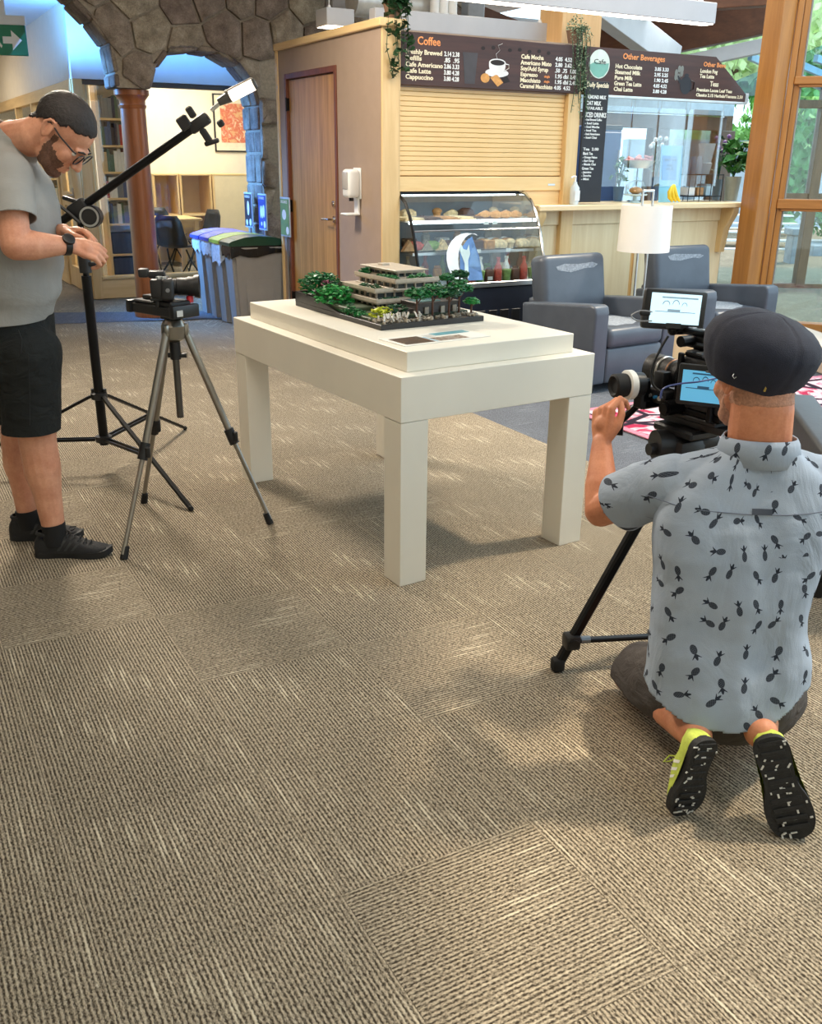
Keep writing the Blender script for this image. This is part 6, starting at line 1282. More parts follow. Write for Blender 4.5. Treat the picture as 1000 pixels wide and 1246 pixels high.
MB(MM).b2((-0.022, 0.012, -0.05), (0.022, 0.0135, -0.036)).obj('screen_label', BLACKP, rg)
# focus wheel on its bracket
FW = Matrix.Translation((0.145, 0.155, 0.075)) @ Matrix.Rotation(-PI / 2, 4, 'X') @ Matrix.Rotation(0.25, 4, 'Y')
MB().b2((0.12, 0.0, 0.0), (0.165, 0.12, 0.03), 0.006).b2((0.125, 0.09, 0.0), (0.165, 0.125, 0.09), 0.006).obj('focus_bracket', BLACKM, rg)
MB().lathe([(0.02, -0.04), (0.034, -0.035), (0.036, -0.006), (0.02, -0.004)], 28, FW).obj('focus_gearbox', BLACKP, rg)
MB().lathe([(0.040, -0.004), (0.043, 0.0), (0.043, 0.016), (0.040, 0.018), (0.001, 0.018)], 36, FW).obj('marking_ring', mk('ring_white', (222, 222, 218), 0.5), rg)
MB().lathe([(0.033, 0.018), (0.035, 0.03), (0.034, 0.056), (0.028, 0.060), (0.022, 0.052), (0.001, 0.052)], 30, FW).obj('focus_knob', RUBBER, rg)
MB().tube([(0.17, 0.10, 0.0), (0.20, 0.13, -0.05), (0.19, 0.14, -0.09)], 0.012, 8).obj('bracket_arm', BLACKM, rg)
# cables
def world_in_rig(p): return Matrix.Rotation(-RA, 4, 'Z') @ (Vector(p) - Vector((cx_ + 0.04, cy_ - 0.03, RZ)))
def cable(pts, r, mat, nm='cable'):
    pts = [Vector(p) for p in pts]; o = []
    for i in range(len(pts) - 1):
        p0, p1, p2, p3 = pts[max(0, i - 1)], pts[i], pts[i + 1], pts[min(len(pts) - 1, i + 2)]
        for k in range(6):
            t = k / 6; o.append(0.5 * ((2 * p1) + (p2 - p0) * t + (2 * p0 - 5 * p1 + 4 * p2 - p3) * t * t + (3 * p1 - p0 - 3 * p2 + p3) * t ** 3))
    o.append(pts[-1]); MB().tube([world_in_rig(p) for p in o], r, 6).obj(nm, mat, rg, 60)
CY = cy_ - 0.06
cable([at(788, 373, CY), at(774, 372, CY), at(763, 378, CY), at(770, 384, CY), at(788, 384, CY)], 0.002, mk('cable_grey', (150, 152, 156), 0.4))
MB().box(world_in_rig(at(779, 375, CY)), (0.03, 0.012, 0.012), MMw, 0.003).obj('plug', BLACKP, rg)
cable([at(808, 402, CY), at(798, 420, CY), at(789, 442, CY), at(790, 460, CY), at(800, 470, CY)], 0.0035, RUBBER)
cable([at(800, 478, CY - 0.12), at(804, 466, CY - 0.13), at(822, 460, CY - 0.14), at(845, 457, CY - 0.14), at(868, 452, CY - 0.12)], 0.0026, mk('cable_blue', (60, 74, 130), 0.4))
# ------------------------------------------------------------------ people
def limb(m, pts, rad, n=16):
    m.tube(pts, list(rad), n)
    for p, r in zip(pts, rad): m.ball(p, r * 0.999, n)
    return m
def loft(m, rings, n=28, ex=2.4, M_=None):
    """rings: (cx, cy, cz, rx, ry); superellipse sections stacked bottom to top"""
    M_ = m.base @ (M_ or Matrix()); R = []
    for cx, cy, cz, rx, ry in rings:
        row = []
        for i in range(n):
            t = 2 * PI * i / n; c_, s_ = math.cos(t), math.sin(t)
            row.append(m.bm.verts.new(M_ @ Vector((cx + rx * math.copysign(abs(c_) ** (2 / ex), c_), cy + ry * math.copysign(abs(s_) ** (2 / ex), s_), cz))))
        R.append(row)
    for a, b in zip(R, R[1:]):
        for i in range(n): m.bm.faces.new((a[i], a[(i + 1) % n], b[(i + 1) % n], b[i]))
    m.bm.faces.new(R[0][::-1]); m.bm.faces.new(R[-1]); return m
def weld(m, voxel, it=6, fac=0.5):
    """closed shapes -> one continuous surface"""
    me = m.mesh('raw'); o = D.objects.new('raw', me); COL.objects.link(o)
    r = o.modifiers.new('r', 'REMESH'); r.mode = 'VOXEL'; r.voxel_size = voxel; r.adaptivity = 0.0
    s = o.modifiers.new('s', 'SMOOTH'); s.factor = fac; s.iterations = it
    dg = bpy.context.evaluated_depsgraph_get(); out = D.meshes.new_from_object(o.evaluated_get(dg)); D.objects.remove(o); D.meshes.remove(me); return out
def to_bm(me): b = bmesh.new(); b.from_mesh(me); return b
def cut(b, co, no, near=None, rad=None):
    """trim everything beyond a plane (only near a point if given)"""
    if near is None: fs = b.faces[:]
    else: near = Vector(near); fs = [f for f in b.faces if (f.calc_center_median() - near).length < rad]
    g = list({v for f in fs for v in f.verts}) + list({e for f in fs for e in f.edges}) + fs
    bmesh.ops.bisect_plane(b, geom=g, plane_co=co, plane_no=no, clear_outer=True, clear_inner=False)
def folds(b, fn):
    b.normal_update()
    for v, d in [(v, fn(v.co)) for v in b.verts]: v.co += v.normal * d
def finish(b, name, mat, parent, thick=0.0, smooth=70):
    me = D.meshes.new(name); b.to_mesh(me); b.free(); o = put(name, me, mat, parent, smooth)
    if thick: s = o.modifiers.new('t', 'SOLIDIFY'); s.thickness = thick; s.offset = -1
    return o
def skin(name, a, b_):
    k = N(name); v = k.obj(); f = k.noise(v, 14, 4, 0.6); g = k.noise(v, 160, 3)
    k.base(k.ramp(k.math('ADD', k.math('MULTIPLY', f, 0.75), k.math('MULTIPLY', g, 0.25)), [(0.3, lin(a)), (0.7, lin(b_))]), 0.52, 0, 0.35)
    k.b.inputs['Subsurface Weight'].default_value = 0.08; k.b.inputs['Subsurface Radius'].default_value = (0.012, 0.004, 0.002)
    k.bump(g, 0.15, 0.002); return k.m
SKIN1 = skin('skin_fair', (190, 126, 98), (222, 164, 134)); SKIN2 = skin('skin_tanned', (182, 112, 80), (216, 148, 112))

def head_parts(m, H, s=1.0):
    """skull, face, ears in head coordinates: x to the front, y left, z up"""
    base = m.base; m.base = H @ Matrix.Scale(s, 4)
    m.ball((-0.008, 0, 0.035), (0.099, 0.077, 0.089), 24); m.ball((0.04, 0, -0.03), (0.056, 0.061, 0.085), 22)
    m.ball((0.03, 0, -0.075), (0.058, 0.056, 0.046), 20); m.ball((0.074, 0, -0.104), (0.022, 0.026, 0.019), 14)
    limb(m, [(0.01, -0.055, -0.045), (0.045, -0.042, -0.09), (0.07, -0.015, -0.108)], [0.018, 0.019, 0.016], 12); limb(m, [(0.01, 0.055, -0.045), (0.045, 0.042, -0.09), (0.07, 0.015, -0.108)], [0.018, 0.019, 0.016], 12)
    limb(m, [(0.086, -0.040, 0.016), (0.094, -0.015, 0.018), (0.094, 0.015, 0.018), (0.086, 0.040, 0.016)], [0.008, 0.009, 0.009, 0.008], 10)
    limb(m, [(0.090, 0, 0.010), (0.104, 0, -0.014), (0.116, 0, -0.034)], [0.009, 0.0105, 0.0135], 12); m.ball((0.106, 0.012, -0.038), 0.0095, 10); m.ball((0.106, -0.012, -0.038), 0.0095, 10)
    limb(m, [(0.082, -0.024, -0.069), (0.096, -0.008, -0.066), (0.096, 0.008, -0.066), (0.082, 0.024, -0.069)], [0.004, 0.007, 0.007, 0.004], 10); limb(m, [(0.082, -0.020, -0.078), (0.095, 0, -0.080), (0.082, 0.020, -0.078)], [0.005, 0.0075, 0.005], 10)
    for y in (-1, 1):
        m.ball((0.066, 0.036 * y, -0.030), (0.028, 0.026, 0.028), 12)
        R = Euler((0.0, -0.25, 0.35 * y)).to_matrix(); m.ball((-0.012, 0.080 * y, -0.002), (0.019, 0.006, 0.031), 14, R)
        c_ = Vector((-0.014, 0.083 * y, 0.004)); limb(m, [c_ + Vector((0.016, -0.003 * y, 0.008)), c_ + Vector((0.008, 0.002 * y, 0.026)), c_ + Vector((-0.010, 0.005 * y, 0.024)), c_ + Vector((-0.018, 0.006 * y, 0.004)), c_ + Vector((-0.008, 0.002 * y, -0.022)), c_ + Vector((0.006, -0.003 * y, -0.034))], [0.004, 0.005, 0.005, 0.005, 0.005, 0.006], 8)
    m.base = base
def shell_of(me, H, s, test, off, name, mat, parent, rough=0.0015):
    """hair or beard: the part of the body's own surface that passes the test, lifted off it"""
    b = to_bm(me); Hi = (H @ Matrix.Scale(s, 4)).inverted(); b.normal_update()
    dele = [f for f in b.faces if not test(Hi @ f.calc_center_median())]
    bmesh.ops.delete(b, geom=dele, context='FACES')
    for v in b.verts:
        e = any(len(ed.link_faces) < 2 for ed in v.link_edges)
        v.co += v.normal * ((off + rough * noise.noise(v.co * 160)) if not e else -0.0006)
    return finish(b, name, mat, parent)
def hand(m, wrist, d, nrm, side, curl=(0.5, 0.6, 0.7, 0.8), thumb=((0.5, 0.35, -0.35), (0.9, 0.0, -0.1)), s=1.0, spread=1.0):
    """palm, four fingers, thumb; d to the fingers, nrm out of the back of the hand, side +1 right / -1 left"""
    x = Vector(d).normalized(); z = Vector(nrm); z = (z - x * z.dot(x)).normalized(); y = z.cross(x) * side
    P = lambda a, b, c_: Vector(wrist) + (x * a + y * b + z * c_) * s
    offs = (0.029, 0.0095, -0.0105, -0.029); mc = (0.088, 0.090, 0.085, 0.077); seg = ((0.040, 0.026, 0.021), (0.044, 0.029, 0.022), (0.041, 0.027, 0.021), (0.033, 0.021, 0.018)); fan = (0.10, 0.02, -0.06, -0.15)
    tips = []
    for i in range(4):
        limb(m, [P(-0.005, offs[i] * 0.5, 0), P(mc[i] * 0.5, offs[i] * 0.85, 0.001), P(mc[i], offs[i], 0.0)], [0.0145 * s, 0.0125 * s, 0.0105 * s], 10)
        a, b, c_, an = mc[i], offs[i], 0.0, 0.0; pts = [P(a, b, c_)]; cu_ = curl[i] if not isinstance(curl[i], tuple) else None
        for j in range(3):
            an += curl[i][j] if isinstance(curl[i], tuple) else curl[i] * (0.8, 1.1, 0.7)[j]
            L = seg[i][j]; a += L * math.cos(an); c_ -= L * math.sin(an); b += L * fan[i] * spread * max(0, math.cos(an)); pts.append(P(a, b, c_))
        limb(m, pts, [0.0102 * s, 0.0092 * s, 0.0085 * s, 0.0072 * s], 10); tips.append(pts[-1])
    m.ball(P(0.045, 0.0, -0.008), (0.03 * s,) * 3, 12)
    q = [Vector((0.012, 0.020, -0.006)), Vector((0.042, 0.040, -0.016))]; dd = Vector(thumb[0]).normalized(); q.append(q[-1] + dd * 0.034); dd = Vector(thumb[1]).normalized(); q.append(q[-1] + dd * 0.027)
    limb(m, [P(*v) for v in q], [0.0165 * s, 0.0135 * s, 0.0108 * s, 0.0088 * s], 12)
    return tips
def shoe(parent, M_, upper, sole, lace, stripe=None, sole_t=0.026, lowcut=False):
    """one running shoe: x from heel to toe, z up, ankle over the origin"""
    out = [(-0.088, 0.0), (-0.08, 0.026), (-0.05, 0.036), (0.0, 0.033), (0.05, 0.034), (0.11, 0.047), (0.15, 0.046), (0.185, 0.034), (0.205, 0.012), (0.207, -0.006), (0.19, -0.032), (0.15, -0.045), (0.10, -0.044), (0.05, -0.031), (0.0, -0.031), (-0.05, -0.035), (-0.08, -0.024)]
    sp = []
    for i in range(len(out)):
        p0, p1, p2, p3 = out[i - 1], out[i], out[(i + 1) % len(out)], out[(i + 2) % len(out)]
        for t in (0, 0.33, 0.67): sp.append(tuple(0.5 * (2 * p1[a] + (p2[a] - p0[a]) * t + (2 * p0[a] - 5 * p1[a] + 4 * p2[a] - p3[a]) * t * t + (3 * p1[a] - p0[a] - 3 * p2[a] + p3[a]) * t ** 3) for a in (0, 1)))
    sm = MB(M_); sm.prism(sp[::-1], sole_t, None, 0.006)
    for v in sm.bm.verts:
        l = M_.inverted() @ v.co
        if l.x > 0.14: v.co = M_ @ Vector((l.x, l.y, l.z + (l.x - 0.14) ** 2 * 3.2))
    so = sm.obj('sole', sole, parent, 40); so.name = 'sole'
    um = MB(M_); R = []
    for x, w, h, f in ((-0.083, 0.020, 0.070, 0.8), (-0.07, 0.030, 0.092, 1), (-0.04, 0.036, 0.096, 1), (0.0, 0.037, 0.092, 1), (0.03, 0.038, 0.098, .9), (0.06, 0.040, 0.088, .8), (0.09, 0.044, 0.072, .8), (0.12, 0.046, 0.060, .9), (0.15, 0.043, 0.053, 1), (0.18, 0.033, 0.044, 1), (0.2, 0.014, 0.03, 1)):
        row = []; up = max(0, x - 0.14) ** 2 * 3.2
        for i in range(16):
            t = PI * i / 15; row.append(um.bm.verts.new(M_ @ Vector((x, w * math.cos(t) * (1 - 0.25 * math.sin(t) ** 2 * (1 if x < 0.05 else 0)), sole_t - 0.004 + up * 0.6 + (h - sole_t) * math.sin(t) ** (0.62 * f + 0.1)))))
        R.append(row)
    for a, b in zip(R, R[1:]):
        for i in range(15): um.bm.faces.new((a[i], a[i + 1], b[i + 1], b[i]))
    um.bm.faces.new(R[0]); um.bm.faces.new(R[-1][::-1]); u = um.obj('upper', upper, parent, 60)
    lm = MB(M_)
    for i in range(5):
        x = 0.045 + 0.02 * i; z = 0.094 - 0.0085 * i; lm.tube([(x, -0.022, z - 0.010), (x + 0.006, 0, z + 0.004), (x, 0.022, z - 0.010)], 0.0028, 6)
    for sg_ in (-1, 1): lm.tube([(0.045, 0, 0.10), (0.05, 0.018 * sg_, 0.112), (0.07, 0.032 * sg_, 0.108), (0.062, 0.02 * sg_, 0.099), (0.047, 0, 0.099)], 0.0025, 6)
    lm.obj('laces', lace, parent, 60)
    if not lowcut: MB(M_).lathe([(0.034, 0.0), (0.038, 0.006), (0.036, 0.014), (0.030, 0.016)], 18, Matrix.Translation((-0.03, 0, 0.088)) @ Matrix.Diagonal((1.25, 0.95, 1, 1)), False).obj('collar', upper, parent, 60)
    if stripe:
        bb = bmesh.new(); bb.from_mesh(u.data); bb.transform(M_.inverted()); tree = BVHTree.FromBMesh(bb); bb.free()
        for sd_ in (-1, 1):
            for i in range(3):
                x = 0.012 + 0.026 * i; st_ = MB(M_); rows = []
                for q in range(6):
                    f = q / 5; xx = x + 0.026 * f; zz = 0.034 + (0.040 - 0.005 * i) * f; row = []
                    for dx in (-0.0055, 0.0055):
                        h_ = tree.ray_cast(Vector((xx + dx, sd_ * 0.2, zz)), Vector((0, -sd_, 0)))[0]
                        row.append((h_ or Vector((xx + dx, sd_ * 0.03, zz))) + Vector((0, sd_ * 0.0012, 0)))
                    rows.append(row)
                for r0, r1 in zip(rows, rows[1:]): st_.quad([r0[0], r0[1], r1[1], r1[0]])
                st_.obj('stripe', stripe, parent, 60)
    return so
HAIR1 = mk('hair_dark_brown', (36, 28, 26), 0.6, var=0.4, scale=120, bump=0.6, bscale=260); STUB = mk('beard_stubble', (104, 72, 56), 0.8, var=0.35, scale=180, bump=0.6, bscale=320)
BLKSHOE = mk('shoe_black_knit', (26, 26, 28), 0.75, var=0.25, scale=120, bump=0.4, bscale=260); BLKSOLE = mk('shoe_black_sole', (22, 22, 24), 0.6, var=0.2)
SOCK = mk('sock_black', (20, 20, 22), 0.9, var=0.2, bump=0.3, bscale=200)

# ---------- standing man on the left, bent over his hands
A = lambda x, y, Y: at(x, y, Y)
m1 = thing('person', 'bearded man in grey t-shirt, black shorts and glasses standing over his hands', 'person', (0, 0, 0))
YC = 3.53
HS = 1.04
hc = A(64, 170, 3.47); H1 = Matrix.Translation(hc) @ Matrix.Rotation(-0.06, 4, 'Z') @ Matrix.Rotation(math.radians(53), 4, 'Y')
nb = A(4, 182, YC)
rs_, re_, rw_ = A(-2, 226, 3.36), A(12, 309, 3.27), A(77, 308, 3.40)
ls_, le_, lw_ = A(2, 228, 3.72), A(12, 306, 3.80), A(70, 291, 3.56)
bm1 = MB(); head_parts(bm1, H1, HS)
limb(bm1, [H1 @ Vector((-0.03, 0, -0.03)), H1 @ Vector((-0.045, 0, -0.085)), nb + Vector((0.01, 0, 0.0)), nb + Vector((-0.07, 0, -0.07))], [0.064, 0.063, 0.068, 0.066], 18)
tr = lambda x, y, rx, ry: (A(x, y, YC).x, YC, A(x, y, YC).z, rx, ry)
loft(bm1, [tr(4, 430, .12, .15), tr(4, 345, .14, .17), tr(1, 285, .13, .18), tr(-6, 235, .11, .18), tr(-12, 205, .07, .10)])
limb(bm1, [rs_, rs_.lerp(re_, .5), re_], [0.050, 0.056, 0.050]); limb(bm1, [re_, re_.lerp(rw_, .3), re_.lerp(rw_, .75), rw_], [0.050, 0.050, 0.036, 0.0285])
limb(bm1, [ls_, ls_.lerp(le_, .5), le_], [0.050, 0.055, 0.048]); limb(bm1, [le_, le_.lerp(lw_, .3), le_.lerp(lw_, .75), lw_], [0.048, 0.048, 0.034, 0.0275])
hand(bm1, rw_ + Vector((0.012, 0.003, 0)), (0.80, 0.46, -0.30), (0.20, -0.74, 0.64), 1, curl=(0.85, 0.80, 0.85, 0.9), thumb=((0.75, 0.25, -0.45), (0.9, -0.1, -0.35)), s=1.0)
hand(bm1, lw_ + Vector((0.01, -0.004, 0)), (0.90, -0.22, -0.02), (0.10, 0.30, 0.95), -1, curl=(0.75, 0.8, 0.85, 0.9), thumb=((0.85, 0.30, -0.25), (0.95, -0.25, -0.2)), s=0.98)
RK, RAk = A(44, 548, 3.46), A(66, 652, 3.455); LK, LAk = A(20, 545, 3.63), A(34, 636, 3.63)
RHp, LHp = A(30, 430, 3.45), A(25, 432, 3.61)
limb(bm1, [RHp, RHp.lerp(RK, .6), RK, RK.lerp(RAk, .30), RK.lerp(RAk, .62), RAk], [0.070, 0.075, 0.070, 0.069, 0.053, 0.043]); limb(bm1, [LHp, LHp.lerp(LK, .6), LK, LK.lerp(LAk, .30), LK.lerp(LAk, .62), LAk], [0.070, 0.073, 0.066, 0.066, 0.051, 0.041])
limb(bm1, [RAk, Vector((RAk.x, RAk.y, 0.06))], [0.041, 0.040]); limb(bm1, [LAk, Vector((LAk.x, LAk.y, 0.06))], [0.040, 0.039])
bm1.ball(RK.lerp(RAk, .3) + Vector((-0.014, 0, 0)), (0.06, 0.055, 0.10), 14); bm1.ball(LK.lerp(LAk, .3) + Vector((-0.014, 0, 0)), (0.058, 0.054, 0.10), 14)
me1 = weld(bm1, 0.0034, 5); body1 = put('body', me1, SKIN1, m1, 80)
def hair_test(p): return p.z + 0.007 * noise.noise(p * 90) > (0.030 + max(0, p.x) * 0.55 + (min(0, p.x + 0.02)) * 1.05 + (0.028 if p.x > 0.05 and abs(p.y) > 0.038 and False else 0)) and abs(p.y) < 0.0795 and -0.118 < p.x < 0.082 and not (0.0 < p.x < 0.055 and abs(p.y) > 0.06 and p.z < 0.055 and p.x > 0.022)
shell_of(me1, H1, HS, hair_test, 0.0045, 'hair', HAIR1, m1)
def beard_test(p):
    p = p + Vector((1, 0, 1)) * 0.005 * noise.noise(p * 110)
    if abs(p.y) > 0.0755 or p.x < -0.002 or p.z < -0.128: return False
    if p.x > 0.080 and abs(p.y) < 0.024 and -0.086 < p.z < -0.0615: return False
    if p.x < 0.03: return p.z < 0.004 and p.x > 0.006 - min(0, p.z) * 0.1
    return p.z < -0.046 - (0.012 if p.x > 0.085 else 0.0) + max(0, 0.07 - p.x) * 0.35
shell_of(me1, H1, HS, beard_test, 0.0016, 'beard', STUB, m1, 0.001)
HM1 = H1 @ Matrix.Scale(HS, 4)
eb = MB(HM1)
for y in (-1, 1): limb(eb, [(0.093, 0.046 * y, 0.019), (0.1005, 0.03 * y, 0.025), (0.102, 0.014 * y, 0.022)], [0.0025, 0.0035, 0.003], 8)
eb.obj('eyebrows', HAIR1, m1, 60)
ey = MB(HM1); 
for y in (-1, 1): ey.ball((0.0815, 0.031 * y, -0.002), 0.0085, 12)
ey.obj('eyes', mk('eye_white', (228, 222, 214), 0.2), m1, 80)
gm_ = MB(HM1)
for y in (-1, 1):
    rim = [(0.108 - 0.10 * abs(yy) ** 2 * 4 * 0.9, y * yy, zz) for yy, zz in ((0.012, 0.008), (0.02, 0.017), (0.044, 0.018), (0.058, 0.012), (0.057, -0.010), (0.046, -0.022), (0.024, -0.022), (0.013, -0.010), (0.012, 0.008))]
    gm_.tube(rim, 0.0022, 6); gm_.tube([(0.094, y * 0.059, 0.012), (0.085, y * 0.074, 0.014), (0.03, y * 0.0815, 0.014), (-0.018, y * 0.083, 0.020), (-0.034, y * 0.082, 0.004)], 0.0026, 6)
gm_.tube([(0.108, -0.012, 0.006), (0.111, 0, 0.009), (0.108, 0.012, 0.006)], 0.0022, 6); gl1 = gm_.obj('glasses', BLACKP, m1, 60)
for y in (-1, 1):
    lm = MB(HM1); lm.bm.faces.new([lm.bm.verts.new(HM1 @ Vector((0.108 - 0.36 * yy * yy, y * yy, zz))) for yy, zz in ((0.013, 0.007), (0.02, 0.016), (0.044, 0.017), (0.057, 0.011), (0.056, -0.010), (0.046, -0.021), (0.024, -0.021), (0.014, -0.010))]); lm.obj('lens', CLEAR, gl1, 0)
# t-shirt
ts = MB(); loft(ts, [tr(-2, 420, .165, .20), tr(0, 398, .163, .20), tr(2, 372, .172, .205), tr(4, 340, .178, .21), tr(4, 300, .168, .212), tr(2, 262, .163, .214), tr(-4, 235, .150, .215), tr(-10, 214, .125, .19), tr(-14, 198, .105, .15), tr(-14, 184, .085, .11)], 36)
limb(ts, [A(-16, 214, YC), A(-4, 194, YC), A(16, 178, YC)], [0.105, 0.098, 0.086], 24)
limb(ts, [A(-8, 215, YC), rs_ + Vector((-0.005, 0.035, 0.0))], [0.10, 0.080], 20); limb(ts, [A(-8, 215, YC), ls_ + Vector((-0.005, -0.035, 0.0))], [0.10, 0.080], 20)
b = to_bm(weld(ts, 0.006, 6))
cut(b, A(0, 399, YC), (0.03, 0, -1))
cut(b, A(19, 184, YC), Vector((0.70, 0, 0.71)), A(24, 180, YC), 0.17)
def sleeve(s_, e_, inn, r0, r1, f):
    w = MB(); limb(w, [s_ + inn, s_.lerp(e_, .3), s_.lerp(e_, f), s_.lerp(e_, f + 0.2)], [r0, r0 * 1.0, r1, r1], 24)
    q = to_bm(weld(w, 0.006, 5)); cut(q, s_.lerp(e_, f), (e_ - s_).normalized()); return q
def join(b, q):
    t_ = D.meshes.new('t'); q.to_mesh(t_); q.free(); b.from_mesh(t_); D.meshes.remove(t_)
for s_, e_, y in ((rs_, re_, 1), (ls_, le_, -1)): join(b, sleeve(s_, e_, Vector((-0.005, 0.03 * y, 0.0)), 0.084, 0.079, 0.62))
def fold1(p):
    z = (p.z - 0.95); w = noise.noise(Vector((p.x * 4, p.y * 4, p.z * 13 + 2.0 * p.x))) ; a = 0.013 * math.exp(-((z - 0.05) / 0.16) ** 2) + 0.005
    return a * w + 0.002 * noise.noise(p * 18)
folds(b, fold1)
TEE = cloth('tee_grey', (150, 148, 144), 0.25, 4.5)
finish(b, 't_shirt', TEE, m1, 0.004)
# shorts
so_ = MB(); loft(so_, [tr(8, 470, .150, .175), tr(7, 440, .155, .185), tr(4, 405, .155, .182), tr(2, 380, .15, .178)], 30)
def shleg(c0, c1, r0, r1): limb(so_, [c0, c0.lerp(c1, .5), c1, c1 + (c1 - c0).normalized() * 0.05], [r0, (r0 + r1) / 2, r1, r1], 22)
shleg(A(30, 440, 3.46), A(36, 530, 3.46), .122, .108); shleg(A(24, 440, 3.62), A(22, 528, 3.62), .118, .104)
b = to_bm(weld(so_, 0.006, 6)); cut(b, A(30, 530, 3.5), (0, 0, -1)); cut(b, A(4, 388, YC), (0, 0, 1))
folds(b, lambda p: 0.006 * noise.noise(Vector((p.x * 9 + p.z * 3, p.y * 9, p.z * 4))) + 0.003 * noise.noise(p * 22))
SHORTS1 = cloth('shorts_black', (36, 38, 38), 0.6, 8)
sh1 = finish(b, 'shorts', SHORTS1, m1, 0.004)
MB().tube([A(17, 412, 3.335), A(22, 424, 3.33), A(21, 441, 3.33)], 0.0022, 6).tube([A(30, 440, 3.335), A(33, 490, 3.34), A(34, 528, 3.345)], 0.0016, 6).obj('seam', mk('shorts_seam', (22, 24, 24), 0.8), sh1, 60)
for nm_, ak in (('right', RAk), ('left', LAk)):
    top = ak + Vector((-0.002, 0, 0.02)); limb_ = MB(); limb_.tube([top, ak, Vector((ak.x, ak.y, 0.085)), Vector((ak.x + 0.004, ak.y, 0.05))], [0.0475, 0.046, 0.046, 0.046], 20); limb_.obj('sock', SOCK, m1, 60)
for ak, rz in ((RAk, 0.06), (LAk, 0.02)):
    s_ = D.objects.new('shoe', None); COL.objects.link(s_); s_.parent = m1
    shoe(s_, Matrix.Translation((ak.x + 0.006, ak.y, 0.0)) @ Matrix.Rotation(rz, 4, 'Z') @ Matrix.Scale(1.03, 4), BLKSHOE, BLKSOLE, BLKSHOE, mk('shoe_stripe_dark', (44, 44, 46), 0.6))
wd_ = (rw_ - re_).normalized(); wp_ = rw_ - wd_ * 0.012; WQ = wd_.to_track_quat('Z', 'Y').to_matrix().to_4x4()
wt = MB(); wt.lathe([(0.0315, -0.012), (0.034, -0.011), (0.034, 0.011), (0.0315, 0.012), (0.0315, -0.012)], 26, Matrix.Translation(wp_) @ WQ, False); wt.obj('watch_strap', BLACKP, m1, 50)
wn_ = (Vector((0.15, -0.80, 0.62)) - wd_ * Vector((0.15, -0.80, 0.62)).dot(wd_)).normalized(); wq2 = wn_.to_track_quat('Z', 'X').to_matrix().to_4x4()
MB().lathe([(0.021, 0.0), (0.0225, 0.003), (0.021, 0.010), (0.017, 0.0115), (0.001, 0.0115)], 24, Matrix.Translation(wp_ + wn_ * 0.030) @ wq2).obj('watch', BLACKP, m1, 50)

# ---------- kneeling man on the right, seen from behind
m2 = thing('person', 'man in pineapple shirt and dark flat cap kneeling at the cine camera', 'person', (0, 0, 0))
YN = 2.17
hc2 = A(915, 451, 2.20); H2 = Matrix.Translation(hc2) @ Matrix.Rotation(math.radians(106), 4, 'Z') @ Matrix.Rotation(math.radians(6), 4, 'Y'); HS2 = 1.0
k2 = MB(); head_parts(k2, H2, HS2)
nb2 = A(921, 532, YN)
limb(k2, [H2 @ Vector((-0.025, 0, 0.0)), H2 @ Vector((-0.035, 0, -0.07)), nb2 + Vector((0, 0, 0.0)), nb2 + Vector((0, 0, -0.07))], [0.070, 0.0715, 0.074, 0.08], 20)
K = lambda x, y, rx, ry, Y: (A(x, y, Y).x, Y, A(x, y, Y).z, rx, ry)
loft(k2, [K(885, 850, .15, .10, 2.08), K(888, 760, .14, .09, 2.12), K(905, 640, .15, .09, 2.17), K(916, 580, .14, .07, 2.18), K(920, 548, .07, .06, 2.17)])
Ls, Le, Lw = A(806, 582, 2.22), A(731, 616, 2.40), A(730, 534, 2.53)
Rs, Re, Rw = A(1040, 584, 2.22), Vector((1.16, 2.36, 0.52)), Vector((0.99, 2.50, 0.64))
limb(k2, [Ls, Ls.lerp(Le, .5), Le], [0.055, 0.052, 0.045]); limb(k2, [Le, Le.lerp(Lw, .35), Le.lerp(Lw, .75), Lw], [0.044, 0.045, 0.034, 0.0275])
limb(k2, [Rs, Rs.lerp(Re, .5), Re], [0.055, 0.052, 0.045]); limb(k2, [Re, Re.lerp(Rw, .35), Re.lerp(Rw, .75), Rw], [0.044, 0.045, 0.034, 0.0275])
hand(k2, Lw + Vector((0.0, 0.004, 0.008)), (0.04, 0.25, 0.95), (-0.80, -0.58, 0.1), -1, curl=((0.75, 1.15, 0.6), (1.0, 1.3, 0.9), (1.15, 1.4, 1.0), (1.2, 1.4, 1.0)), thumb=((0.85, 0.10, -0.25), (0.95, -0.25, -0.1)), s=1.0)
hand(k2, Rw + Vector((-0.01, 0.01, 0)), (-0.7, 0.2, -0.3), (0.2, -0.4, 0.9), 1, curl=(1.0, 1.1, 1.1, 1.1), s=1.0)
# legs folded under him; soles stand upright behind
LH, RH = A(845, 838, 2.14), A(930, 838, 2.14)
LKn, RKn = Vector((0.665, 2.44, 0.078)), Vector((1.035, 2.44, 0.078))
LHe, LTo = A(868, 893, 1.88), fl(838, 989); RHe, RTo = A(941, 888, 1.87), fl(980, 1014)
LAn, RAn = LHe + Vector((-0.005, 0.075, -0.035)), RHe + Vector((0.012, 0.075, -0.035))
for h_, k_n, an_ in ((LH, LKn, LAn), (RH, RKn, RAn)):
    limb(k2, [h_, h_.lerp(k_n, .5), k_n], [0.09, 0.082, 0.062]); limb(k2, [k_n, k_n.lerp(an_, .35), k_n.lerp(an_, .75), an_], [0.058, 0.056, 0.046, 0.040])
me2 = weld(k2, 0.0034, 5); put('body', me2, SKIN2, m2, 80)
GREYH = mk('hair_grey_stubble', (178, 128, 102), 0.7, var=0.25, scale=160, bump=0.4, bscale=300)
